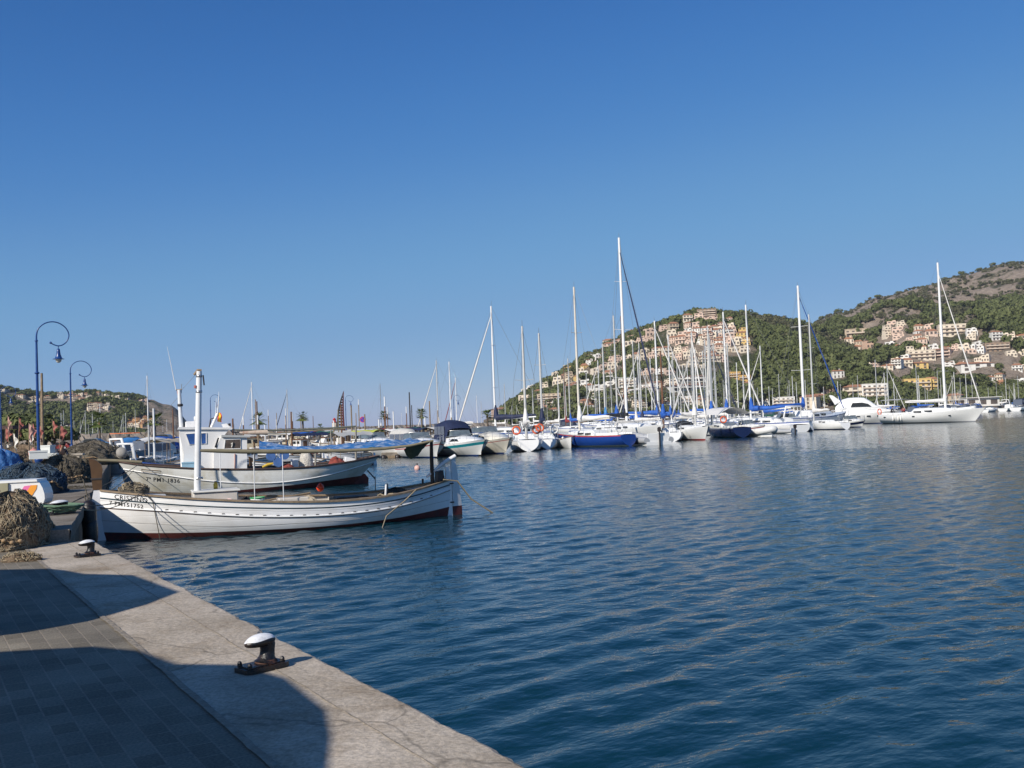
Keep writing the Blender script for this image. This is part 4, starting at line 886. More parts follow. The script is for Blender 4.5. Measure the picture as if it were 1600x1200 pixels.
# bulwark inner, stern post and rudder
H2r = MB(); a = loc2(552, 745, 0); H2r.prism([(a.x-.35,-.3),(a.x+.62,-.3),(a.x+.66,.22),(a.x+.50,.42),(a.x-.35,.35)], -.05, .05, 0, Mx); H2r.build('rudder', M_anti, boat2)
H2s = MB(); H2s.prism([(a.x-.3,.352),(a.x+.40,.40),(a.x+.30,.95),(a.x-.1,1.05)], -.05, .05, 0, Mx); H2s.build('stern_post', W_hull, boat2)
MB().tube([loc2(574,735,.0), loc2(586,748,.0)], .03, 6).build('rudder_stay', M_dark, boat2)
# wheelhouse
W_wh = mat('wheelhouse_white', (.78,.77,.75), .4, var=.04, dirt=(.52,.45,.38), dscale=1.5, damt=.3)
def house2(name, pxs, yb, hw, m=W_wh):
    """pxs: silhouette (px,py) of the near side; extruded across the boat"""
    P = [loc2(px, py, -hw) for px, py in pxs]; mb = MB(); mb.prism([(p.x, p.z) for p in P], -hw, hw, 0, Mx @ Matrix.Identity(4)); return mb.build(name, m, boat2)
# prism with Mx maps (x, z, y->-y); symmetric so fine
wh = house2('wheelhouse', ((286,733),(287.5,708),(283,690),(279,671),(281,668),(360,669),(357,672),(346,686),(343,733)), 0, .85)
sn = mat('roof_white', (.75,.74,.72), .5)
P = [loc2(px, py, -.92) for px, py in ((277,671),(279,667),(363,668),(363,671))]; MB().prism([(p.x, p.z) for p in P], -.93, .93, 0, Mx).build('wheelhouse_roof', sn, wh)
M_bluew = mat('blue_curtained_window', (.03,.09,.28), .2, var=.4, scale=4)
def win2(pts, y, m, par, name='window', th=.02, frame=True):
    P = [loc2(px, py, y) for px, py in pts]; o = MB().prism([(p.x, p.z) for p in P], -y+.001, -y+th, 0, Mx @ Matrix.Identity(4)).build(name, m, par)
    if frame:
        MB().tube([Vector((p.x, y-th, p.z)) for p in P+[P[0]]], .022, 5, smooth=False).build('window_frame', sn, o)
    return o
win2(((290,678),(306.5,677),(306.5,694),(296,694.5)), -.85, M_bluew, wh)
win2(((314,677),(322.5,676.5),(322.5,693),(314.5,693.5)), -.85, M_bluew, wh)
cb = house2('cabin', ((334,733),(334,705),(338,700),(345,683),(386,682),(386,735)), 0, 1.02)
P = [loc2(px, py, -1.1) for px, py in ((346,683),(346,679.5),(391,680.5),(391,683.5))]; MB().prism([(p.x, p.z) for p in P], -1.12, 1.12, 0, Mx).build('cabin_roof', mat('grey_roof', (.42,.43,.42), .6), cb)
win2(((350,702),(352,687),(376,686),(376,701)), -1.02, mat('brown_window', (.10,.075,.06), .2, var=.5, scale=6), cb)
win2(((335,699),(340,684),(342.5,684),(338.5,700)), -1.02, M_win, cb, frame=False)
MB().tube([loc2(362,699,-1.08), loc2(364,691,-1.08), loc2(361,694,-1.08)], .02, 5).build('pipe', M_whc, cb)
for px in (367,): MB().tube([loc2(px,709,-1.06), loc2(px,735,-1.06)], .025, 5).build('drain_pipe', M_pinkc, cb)
# roof gear
a = loc2(298, 668, 0); MB().box((a.x,0,a.z+.12),(.42,.5,.26), bev=.03).build('radar_box', sn, wh)
MB().lathe([(.05,0),(.05,.18),(.03,.2)], (a.x+.18,-.2,a.z+.25), 10).build('horn', sn, wh)
a = loc2(330, 668, 0); b = loc2(340, 646, 0); c_ = loc2(341, 634, 0)
MB().tube([a, b], .06, 8).build('radar_mast', W_wh, wh); MB().tube([loc2(327,668,0), loc2(329,655,0), loc2(338,652,0)], .03, 6).build('dark_bracket', M_dark, wh)
MB().tube([b, c_, loc2(342,612,0)], [.03,.025,.008], 6).build('antenna', M_mast, wh)
MB().tube([loc2(337,650,0), loc2(338,622,0)], [.02,.008], 5).build('antenna', M_mast, wh)
P = [loc2(px, py, 0) for px, py in ((346,663),(354,661.5),(360,667.5),(363,671),(350,671))]; MB().prism([(p.x, p.z) for p in P], -.06, .06, 0, Mx).build('roof_fin', sn, wh)
P = [loc2(px, py, 0) for px, py in ((356,662),(360,661),(361,666),(357,665))]; MB().prism([(p.x, p.z) for p in P], -.1, .1, 0, Mx).build('floodlight', M_black, wh)
# flag of red, yellow and red bands
mf = [mat('flag_red', (.55,.03,.02), .8), mat('flag_yellow', (.80,.50,.03), .8)]
fb = MB(); tl = loc2(337,644,-.02); 
for k, (v0, v1, mi) in enumerate(((0,.25,0),(.25,.75,1),(.75,1,0))):
    rows = []
    for i in range(9):
        u = i/8; row = []
        for j in range(3):
            v = v0+(v1-v0)*j/2; row.append(Vector((tl.x+.02+v*.17+.03*math.sin(u*5)+.07*u, -.03+.05*math.sin(u*6+v*3), tl.z-.40*u-.03*v)))
        rows.append(row)
    fb.grid(rows, mi, True)
fl = fb.build('flag', mf); fl.location = w2((0,0,0)); fl.rotation_euler = (0,0,RZ2); tag(fl, 'small limp red and yellow flag on the wheelhouse mast', 'flag')
# mast
ma, mb_ = loc2(286, 730, 0), loc2(280, 609, 0)
ms = MB(); ms.tube([(ma.x,0,.6), ma, mb_], [.10,.095,.075], 14); mast2 = ms.build('mast', M_mast, boat2)
MB().tube([loc2(275,609.5,0), loc2(284,608.5,0)], .03, 6).build('crosstree', M_cap, mast2); MB().tube([loc2(283.5,614,0), loc2(283.5,600,0)], .018, 5).build('mast_tip', M_steel, mast2)
MB().tube([loc2(277,611,0), loc2(281,632,0)], .025, 5).build('red_halyard', M_red, mast2); MB().lathe([(.11,-.05),(.11,.05)], loc2(281.5,633,0), 12).build('mast_band', M_dark, mast2)
MB().tube([loc2(275,609,0), loc2(268,574,0), loc2(261,541,0)], [.022,.015,.006], 5).build('whip_antenna', M_mast, mast2)
MB().tube([loc2(281,612,0), loc2(308,583,0)], .006, 4).build('stay', M_wire, mast2)
MB().tube([loc2(281,618,0), loc2(205,700,0)], .007, 4).build('stay', M_wire, mast2)
# long awning spars and props
P = [loc2(px, py, -.55) for px, py in ((362,671.5),(420,672.5),(460,671.8),(520,668.5),(556,666))]; MB().tube(P, .034, 8).build('awning_spar', mat('grey_green_spar', (.14,.15,.12), .7), boat2)
P = [loc2(px, py, .5) for px, py in ((362,675),(430,677),(475,674),(540,669.5))]; MB().tube(P, .026, 8).build('awning_spar', M_olive, boat2)
P = [loc2(px, py, -.6) for px, py in ((374,676.5),(396,676),(418,675.5))]; MB().tube(P, [.05,.09,.11], 10).build('rolled_canvas', mat('rusty_canvas', (.52,.42,.33), .9, dirt=(.3,.1,.05), dscale=5, damt=.8), boat2)
for px, y0, y1, y in ((517,671,712,-.55),(556,667,722,0),(397,704,733,-.9),(493,708,729,-1.0)):
    MB().tube([loc2(px,y1,y), loc2(px,y0,y)], .045 if px != 517 else .028, 6).build('deck_post', mat('grey_post', (.26,.24,.20), .8), boat2)
# winch drums with blue discs
for px, py, r in ((422.5,712.5,.185),(443.5,711,.185),(434,722,.19)):
    a = loc2(px, py, -.7); t_ = MB().lathe([(r*.92,-.02),(r,.0),(r,.05),(r*.9,.06),(r*.88,.045),(.05,.045),(.05,.30),(r,.31),(r,.35)], n=22, M=Matrix.Rotation(R_(90),4,'X')).build('net_drum', mat('blue_drum', (.07,.15,.36), .5, var=.2), boat2, a)
    MB().lathe([(.035,0),(.035,.09)], n=10, M=Matrix.Rotation(R_(90),4,'X')).build('drum_hub', M_black, t_, (0,-.0,0))
MB().tube([loc2(410,730,-.7), loc2(418,726,-.7), loc2(427,724,-.7)], [.05,.06,.04], 8).build('yellow_arm', M_yel, boat2)
a = loc2(478, 717, -.2); 
def sub_heap(name, c, rx, ry, h, m, parent, seed):
    rows = []
    for j in range(11):
        q = j/10; rows.append([Vector((c[0]+rx*math.cos(th)*(1-q**2)**.6*(1+.35*noise.noise(Vector((math.cos(th)*1.5+seed, math.sin(th)*1.5, q*2)))), c[1]+ry*math.sin(th)*(1-q**2)**.6, c[2]+h*q*(1+.3*noise.noise(Vector((math.cos(th)*2, math.sin(th)*2+seed, q)))))) for th in [2*math.pi*i/28 for i in range(28)]])
    return MB().grid(rows, 0, True, close=True).build(name, m, parent)
sub_heap('wrapped_winch', (a.x, -.3, .85), .30, .3, .72, mat('grey_cloth', (.52,.49,.43), .9, var=.25, scale=9, bump=.8, bscale=14), boat2, 5)
a = loc2(525, 720, 0); sub_heap('red_net', (a.x, -.2, .82), .42, .5, .36, mat('red_net', (.24,.05,.035), .9, var=.5, scale=8, bump=1, bscale=24), boat2, 8)
a = loc2(446, 726, 0); sub_heap('red_net', (a.x, -.9, .80), .3, .3, .22, mat('red_net', (.24,.05,.035)), boat2, 9)
a = loc2(458, 720, 0); MB().box((a.x,-.5,.95),(.3,.35,.5), bev=.03).build('white_locker', W_wh, boat2)
a = loc2(545, 720, 0); MB().box((a.x,-.1,1.0),(.45,.5,.30), ry=R_(15), bev=.02).build('stern_seat', W_wh, boat2)
a = loc2(420, 727, 0); MB().box((a.x+.5,-1.1,.80),(2.4,.25,.16), bev=.02).build('side_bench', mat('cream_paint', (.62,.58,.45), .6), boat2)
p = w2(loc2(295, 729, -1.1)); crate('light blue plastic crate on the deck of the wheelhouse boat', 295, 733, p.y, (.52,.4,.27), RZ2, mat('light_blue_plastic', (.30,.50,.62), .6), 'plastic_crate', 'x')
for o in bpy.data.objects:
    if o.get('group') == 'x': del o['group']
text_on('7ª PM1 1836', .225, M_ink, hull2, None, hf=on_hull(H2, 1.05, .62, -1, -.10))
P = [H2.pt(t, zg2(t)-.17-.0*t, -1, .02) for t in (.075,.11,.145)]; MB().tube(P+[p_+Vector((0,0,-.09)) for p_ in reversed(P)]+[P[0]], .012, 5).build('name_board', M_cap, hull2)
# anchor spar poking over the bow
P = [loc2(px, py, -.1) for px, py in ((152,719),(180,720),(222,722))]; MB().tube(P, [.06,.07,.06], 8).build('bow_spar', M_olive, boat2)
a = loc2(190, 708, .1); MB().lathe([(.02,-.2),(.20,-.18),(.21,-.12),(.09,-.10),(.09,.10),(.21,.12),(.20,.2),(.02,.2)], n=20, M=Matrix.Rotation(R_(75),4,'X')).build('bow_roller', mat('grey_cream', (.30,.28,.25), .7), boat2, a)
rope('line from the bow of the wheelhouse boat down to the quay edge', [w2(loc2(222,722,-.2)), Vector(on2(6.3,.3,Q2))], .012, M_rope2, sag=.05)
rope('second line from the wheelhouse boat crossing the brown stem', [w2(loc2(208,735,-.3)), Vector(on2(4.5,.25,Q2))], .012, M_rope, sag=.2)

# more gear lying in the near boat
for (px, py, y, l_, rz_, m_, nm) in ((375,777,-.2,1.1,.1,M_cap,'oar'),(440,779,.2,1.5,-.12,M_wood,'oar')):
    a = loc1(px, py, y); MB().tube([(a.x-l_/2,y-.1,.66),(a.x+l_/2,y+.15,.80)], [.022,.028], 6).build(nm, m_, boat1)
sub_heap('net_bundle', (loc1(385,780,.3).x, .35, .35), .42, .3, .42, N_grey, boat1, 31)
sub_heap('net_bundle', (loc1(478,778,.3).x, -.2, .35), .38, .32, .38, mat('beige_sack', (.42,.36,.27), .9, var=.3, bump=.6, bscale=12), boat1, 37)
for px, y in ((530,.4),(575,-.2)):
    a = loc1(px, 772, y); MB().box((a.x, y, .52), (.42,.34,.22), rz=.3, bev=.02).build('wooden_crate', M_wood, boat1)
sub_heap('stern_net', (loc1(620,768,.0).x, .1, .45), .45, .35, .35, mat('dark_net_bundle', (.05,.045,.04), .9, var=.5, bump=.8, bscale=20), boat1, 41)
MB().tube([Vector((loc1(590,775,-.7).x+.9*k/12, -.72+.05*math.sin(k*2), .70+.03*math.sin(k*1.7))) for k in range(13)], .022, 6).build('stowed_rope', M_rope, boat1)
# ================================================================ MARINA BOATS
def smat(n, c, **k): return mat(n, c, k.pop('rough', .7), **k)
C_NAVY = smat('navy_canvas', (.012,.02,.06), var=.3, scale=3); C_BLUE = smat('blue_canvas', (.015,.10,.42), var=.25, scale=3); C_LBLUE = smat('light_blue_canvas', (.05,.22,.50), var=.2, scale=3)
C_BLK = smat('black_canvas', (.010,.012,.017), var=.3, scale=3); C_WHT = smat('white_canvas', (.72,.70,.66), var=.08, scale=3); C_GRN = smat('green_canvas', (.02,.10,.07), var=.3, scale=3)
C_GREY = smat('grey_canvas', (.48,.47,.44), var=.1, scale=3); C_RED = smat('maroon_canvas', (.25,.03,.03), var=.2); C_TAN = smat('tan_canvas', (.50,.42,.30), var=.1)
HB = mat('blue_hull', (.012,.05,.24), .2, var=.05); HN = mat('navy_hull', (.008,.014,.05), .2, var=.05); HG = mat('grey_rubber', (.36,.37,.38), .6, var=.06); HW = mat('white_rubber', (.68,.68,.66), .5, var=.05)
ST_R = mat('red_stripe', (.35,.03,.03), .4); ST_B = mat('blue_stripe', (.02,.06,.25), .4); ST_T = mat('teal_stripe', (.01,.24,.30), .4); ST_G = mat('grey_stripe', (.25,.26,.28), .4); C_PINK = mat('pink_grey_panel', (.62,.46,.48), .5)
M_teak = mat('teak', (.30,.18,.09), .7, var=.2, scale=6); M_tan = mat('varnished_mahogany', (.17,.08,.04), .35, var=.25, scale=4)
def sail_form(L, Bm, fb, full=1.0):
    return HullForm(L, hb=[(0,Bm*.30),(.12,Bm*.40),(.35,Bm*.5),(.55,Bm*.48),(.75,Bm*.34),(.9,Bm*.16),(1,.04)], zg=[(0,fb*.92),(.3,fb*.9),(.6,fb),(1,fb*1.25)], zk=[(0,-.05),(.2,-.35),(.5,-.6),(.85,-.4),(1,-.1)], p=[(0,3.0),(.5,3.0),(.85,1.8),(1,1.2)], rb=-.25, rs=.11*L, rk=1.0)
def sailboat(root, L, mast=14, hull=M_grp, stripe=ST_B, boot=ST_B, cover=C_BLUE, genoa=C_WHT, dodger=None, mx=.58, detail=2, rake=.0, spreaders=2, mastm=M_alu, rigging=True, bimini=None, boom=True, mr=.105, anti=None, dinghy=False):
    """stern at local x = 0, bow at x = L"""
    Bm = L*.31; fb = .075*L+.32; H = sail_form(L, Bm, fb); g = lambda t: cr(H.zg, t)
    H.shell([(g,1,1),(lambda t: g(t)-.10,4,0),(lambda t: .12,1,2),(lambda t: cr(H.zk,t),1,2)], [hull, stripe, boot], root, ns=28)
    H.deck(M_grpc if hull != M_grp else M_grp, root, dz=-.02, camber=.10, n=24)
    # coach roof with windows
    x0, x1 = L*.33, L*.72; hh = .042*L
    zc = lambda x: cr(H.zg, x/L)+.05
    rows = []
    for i in range(13):
        u = i/12; x = x0+(x1-x0)*u; wd = (Bm*.31)*(1-.45*u**2); h = hh*(1-.6*u**2)*(1 if 0 < i else .0)+(.02 if i == 0 else 0); z = zc(x)
        if i == 12: h = .02
        rows.append([Vector((x, -wd, z-.06)), Vector((x, -wd*.95, z+h*.6)), Vector((x, -wd*.72, z+h)), Vector((x, 0, z+h*1.1)), Vector((x, wd*.72, z+h)), Vector((x, wd*.95, z+h*.6)), Vector((x, wd, z-.06))])
    cb_ = MB().grid(rows, 0, False, flip=False); cb_.add([rows[0][k] for k in range(7)], [tuple(range(7))]); cabin = cb_.build('coach_roof', M_grp, root)
    if detail:
        for sd_ in (-1, 1):
            for (ua, ub) in ((.10,.30),(.36,.56)):
                xa, xb = x0+(x1-x0)*ua, x0+(x1-x0)*ub; wy = Bm*.31*(1-.45*((ua+ub)/2)**2)*.985+.02
                MB().box(((xa+xb)/2, sd_*wy, zc((xa+xb)/2)+hh*.22), (xb-xa, .03, hh*.36), bev=.01).build('cabin_window', M_win, cabin)
    # cockpit well rim and wheel
    if detail > 1:
        for sd_ in (-1,1): MB().box((L*.17, sd_*Bm*.27, cr(H.zg,.17)+.10), (L*.28, .12, .22), bev=.03).build('cockpit_coaming', M_grp, root)
        MB().tube([(L*.10, .42*math.cos(a), g(.1)+.62+.42*math.sin(a)) for a in [2*math.pi*k/16 for k in range(17)]], .02, 5).build('steering_wheel', M_steel, root)
    m0 = Vector((L*mx, 0, zc(L*mx)+hh*.5)); mtop = Vector((L*mx-rake*mast, 0, mast))
    mo = MB().tube([m0-Vector((0,0,.3)), m0.lerp(mtop,.5), mtop], [mr, mr, mr*.8], 8).build('mast', mastm, root)
    if detail:
        for k in range(spreaders):
            f = (k+1)/(spreaders+1)*1.02; z = m0.z+(mtop.z-m0.z)*f; xx = m0.x+(mtop.x-m0.x)*f; w_ = Bm*(.27-.05*k)
            MB().tube([(xx-.1, -w_, z+.05),(xx, 0, z),(xx-.1, w_, z+.05)], .022, 5).build('spreader', mastm, mo)
        MB().tube([mtop, mtop+Vector((-.05,0,.5))], .015, 4).build('masthead_aerial', M_wire, mo)
    if rigging:
        bow = H.pt(.985, g(.98)); w = .011
        MB().tube([mtop-Vector((0,0,.3)), (bow.x, 0, bow.z)], w, 4).build('forestay', M_wire, root)
        MB().tube([mtop, (.05, 0, g(0))], w, 4).build('backstay', M_wire, root)
        for sd_ in (-1,1):
            z = m0.z+(mtop.z-m0.z)*.52; MB().tube([mtop-Vector((0,0,.2)), (m0.x-.1, sd_*Bm*.3, z), (m0.x-.2, sd_*Bm*.46, g(mx))], w, 4).build('shroud', M_wire, root)
    if genoa:
        a = mtop.lerp(m0, .07); bow = H.pt(.97, g(.97)); b = Vector((bow.x-.15, 0, bow.z+.5)); pts = [a.lerp(b, k/8) for k in range(9)]
        MB().tube(pts, [.035,.05,.06,.07,.08,.085,.085,.08,.05], 7).build('furled_genoa', genoa, root)
    if boom:
        bz = m0.z+.95; b0 = Vector((m0.x-.1,0,bz)); b1 = Vector((m0.x-L*.40,0,bz+.12))
        bo = MB().tube([b0, b1], .07, 7).build('boom', mastm, root)
        if cover:
            pts = [b0.lerp(b1, k/8)+Vector((0,0,.16+.10*math.sin(k*1.2)*.3)) for k in range(9)]
            rr_ = [.30,.27,.24,.22,.19,.17,.15,.13,.08]
            cvm = MB().tube(pts, rr_, 8); cvm.tube([b0+Vector((-.02,0,.1)), b0+Vector((0.02,0,.75)), b0+Vector((.05,0,1.35))], [.30,.20,.09], 8); 
            cvm.build('sail_cover', cover, bo)
    if dodger:
        xd = L*.33; w_ = Bm*.30; z0 = zc(xd)+hh*.4; rows = []
        for k in range(7):
            a = math.pi*k/6; rows.append([Vector((xd+.75, -w_*math.cos(a), z0+.05*math.sin(a))), Vector((xd+.35, -w_*math.cos(a), z0+.62*math.sin(a)**.5)), Vector((xd-.35, -w_*math.cos(a), z0+.72*math.sin(a)**.5))])
        MB().grid(rows, 0, True).build('spray_hood', dodger, root)
    if bimini:
        xd = L*.13; w_ = Bm*.36; z0 = g(.13)+2.0; rows = [[Vector((xd+u*L*.20, w_*k/3, z0+.16*(1-(k/3)**2)-.12*abs(u)**2)) for k in range(-3,4)] for u in (-.5,-.25,0,.25,.5)]
        bm_ = MB().grid(rows, 0, True).build('bimini', bimini, root)
        for sd_ in (-1,1):
            for u in (-.4,.4): MB().tube([(xd+u*L*.2, sd_*w_, z0),(xd+u*.3*L*.2, sd_*Bm*.33, g(.13))], .02, 4).build('bimini_frame', M_steel, bm_)
    if detail > 1:
        for sd_ in (-1,1):
            pts = []
            for i in range(11):
                t = .03+.93*i/10; p = H.pt(t, g(t), sd_, -.06); q = p+Vector((0,0,.62)); pts.append(q)
                if i % 2 == 0: MB().tube([p, q], .014, 4).build('stanchion', M_steel, root)
            MB().tube(pts, .010, 4).build('guard_rail', M_steel, root)
    return H
def lifebuoy(parent, p, m=M_ring, r=.30, rz=0):
    M = Matrix.Translation(p) @ Matrix.Rotation(rz, 4, 'Z')
    return MB().tube([M @ Vector((0, r*math.cos(a), r*math.sin(a))) for a in [2*math.pi*k/14 for k in range(15)]], .07, 6).build('lifebuoy', m, parent)
def fenders(root, H, ts, side, m=M_fend):
    for t in ts:
        g = cr(H.zg, t); p = H.pt(t, g, side, .14); o = MB().lathe([(.03,-.38),(.12,-.30),(.13,0),(.12,.30),(.03,.38)], n=10).build('fender', m, root, (p.x, p.y, g-.55)); MB().tube([(0,0,.36),(0,-side*.1,.65)], .012, 4).build('fender_line', M_rope, o)
def motor_form(L, Bm, fb): return HullForm(L, hb=[(0,Bm*.46),(.3,Bm*.5),(.6,Bm*.47),(.82,Bm*.30),(.94,Bm*.13),(1,.03)], zg=[(0,fb*.85),(.4,fb*.92),(.75,fb*1.08),(1,fb*1.28)], zk=[(0,-.3),(.5,-.4),(.85,-.2),(1,.25)], p=[(0,3.5),(.5,2.6),(.8,1.6),(1,1.1)], rb=0, rs=.12*L, rk=.8)
def motorboat(root, L, hull=M_grp, stripe=ST_T, sw=.16, canvas=None, glass=M_win, flare=1.0, boot=ST_B, arch=False, win=True, rails=True, cuddy=1.0, fly=False):
    Bm = L*.35; fb = .088*L+.24; H = motor_form(L, Bm, fb); g = lambda t: cr(H.zg, t)
    H.shell([(g,2,0),(lambda t: g(t)-.16,1,1),(lambda t: g(t)-.16-sw,4,0),(lambda t: .10,1,2),(lambda t: cr(H.zk,t),1,2)], [hull, stripe, boot], root, ns=28)
    H.deck(hull, root, dz=-.02, camber=.12, n=24)
    x0, x1 = L*.36, L*.90; rows = []; h0 = .075*L*cuddy
    for i in range(13):
        u = i/12; x = x0+(x1-x0)*u; wd = Bm*.40*(1-.75*u**2.2); h = h0*(1-u**2.0); z = g(x/L)
        rows.append([Vector((x, -wd, z-.05)), Vector((x, -wd*.88, z+h*.75)), Vector((x, 0, z+h+.02)), Vector((x, wd*.88, z+h*.75)), Vector((x, wd, z-.05))])
    cm = MB().grid(rows, 0, True); cm.add(rows[0], [tuple(range(5))]); cab = cm.build('foredeck_cabin', hull, root)
    if win:
        for sd_ in (-1,1):
            P = [(x0+(x1-x0)*u) for u in (.18,.28,.52,.45)]; mb = MB(); q = []
            for x, dz in ((P[0],.30),(P[1],.66),(P[3],.60),(P[2],.30)):
                u = (x-x0)/(x1-x0); wd = Bm*.40*(1-.75*u**2.2); h = h0*(1-u**2); q.append(Vector((x, sd_*(wd*(1-.12*dz/.75)+.015), g(x/L)+h*dz)))
            mb.add(q+[p+Vector((0,sd_*.02,0)) for p in q], [(0,1,2,3),(7,6,5,4),(0,4,5,1),(1,5,6,2),(2,6,7,3),(3,7,4,0)]); mb.build('side_window', glass, cab)
    # windscreen
    zt = g(.36)+h0; ws = MB(); w_ = Bm*.36; xa = x0+.15
    ws.add([(xa+.75,-w_*.7,zt-.02),(xa+.75,w_*.7,zt-.02),(xa+.15,w_*.75,zt+.40),(xa+.15,-w_*.75,zt+.40),(xa-.7,-w_,zt+.0),(xa-.7,w_,zt+.0),(xa-.75,-w_*.9,zt+.32),(xa-.75,w_*.9,zt+.32)], [(0,1,2,3),(0,3,6,4),(1,5,7,2)])
    w0 = ws.build('windscreen', mat('tinted_screen', (.12,.15,.17), .15, var=.3), root)
    MB().tube([(xa-.75,-w_*.9,zt+.33),(xa+.15,-w_*.75,zt+.41),(xa+.15,w_*.75,zt+.41),(xa-.75,w_*.9,zt+.33)], .03, 5).build('screen_frame', M_steel, w0)
    if canvas:
        rows = []
        for k in range(9):
            a = math.pi*k/8; yy = -w_*1.02*math.cos(a); s_ = math.sin(a)**.35
            rows.append([Vector((xa+.15, yy, zt+.60*s_)), Vector((xa-.5, yy, zt+1.15*s_)), Vector((xa-1.8, yy, zt+1.25*s_)), Vector((xa-2.6, yy, zt+1.1*s_))])
        cv = MB().grid(rows, 0, True).build('canopy', canvas, root)
        rows = [[Vector((xa-2.6, w_*k/3, z)) for k in range(-3,4)] for z in (zt-.5, zt+1.0)]
        MB().grid(rows, 0, True).build('canopy_back', mat('clear_canopy', (.12,.14,.18), .2), cv)
        for sd_ in (-1,1):
            for a_, b_ in ((-2.5,-1.9),(-1.8,-1.1),(-1.0,-.4)):
                MB().box((xa+(a_+b_)/2, sd_*w_*1.035, zt+.45), (b_-a_, .02, .62), bev=.005).build('canopy_window', mat('clear_canopy', (.12,.14,.18), .2), cv)
            MB().box((xa-1.4, sd_*w_*1.03, zt-.12), (2.5,.02,.4)).build('canopy_skirt', canvas, cv)
    if arch:
        MB().tube([(xa-1.6,-w_*1.1,zt-.1),(xa-1.9,-w_*.95,zt+1.2),(xa-1.9,w_*.95,zt+1.2),(xa-1.6,w_*1.1,zt-.1)], .10, 6).build('radar_arch', hull, root)
    if rails:
        for sd_ in (-1,1):
            pts = []
            for i in range(7):
                t = .45+.53*i/6; p = H.pt(t, g(t), sd_, -.1); q = p+Vector((0,0,.55)); pts.append(q); MB().tube([p,q], .014, 4).build('rail_post', M_steel, root)
            MB().tube(pts, .016, 4).build('bow_rail', M_steel, root)
    return H
def rib(label, a, b, m=HG, group=None, motor=True):
    A_, rz, L = place2(a, b); t = thing('inflatable_dinghy', label, 'dinghy', A_, rz, group); w_ = L*.2; r = L*.062
    path = [(0,-w_,r*1.1),(L*.5,-w_*1.02,r*1.2),(L*.8,-w_*.75,r*1.5),(L*.96,-w_*.25,r*2.0),(L,0,r*2.1),(L*.96,w_*.25,r*2.0),(L*.8,w_*.75,r*1.5),(L*.5,w_*1.02,r*1.2),(0,w_,r*1.1)]
    MB().tube(path, [r*.7]+[r]*7+[r*.7], 10).build('tube', m, t); MB().prism([(0,-w_),(L*.8,-w_*.7),(L*.95,0),(L*.8,w_*.7),(0,w_)], -.05, r*.8).build('floor', M_grp, t)
    MB().box((.1,0,r*1.6),(.08,w_*1.8,r*2.2), bev=.02).build('transom', M_grp, t); MB().box((L*.45,0,r*2),(L*.09,w_*1.9,.05)).build('seat', M_grp, t)
    if motor:
        o = MB().box((-.12,0,r*3.6),(.35,.26,.42), bev=.08).build('outboard_motor', M_black, t); MB().box((-.14,0,r*1.0),(.14,.08,r*4)).build('motor_leg', M_black, o)
    return t
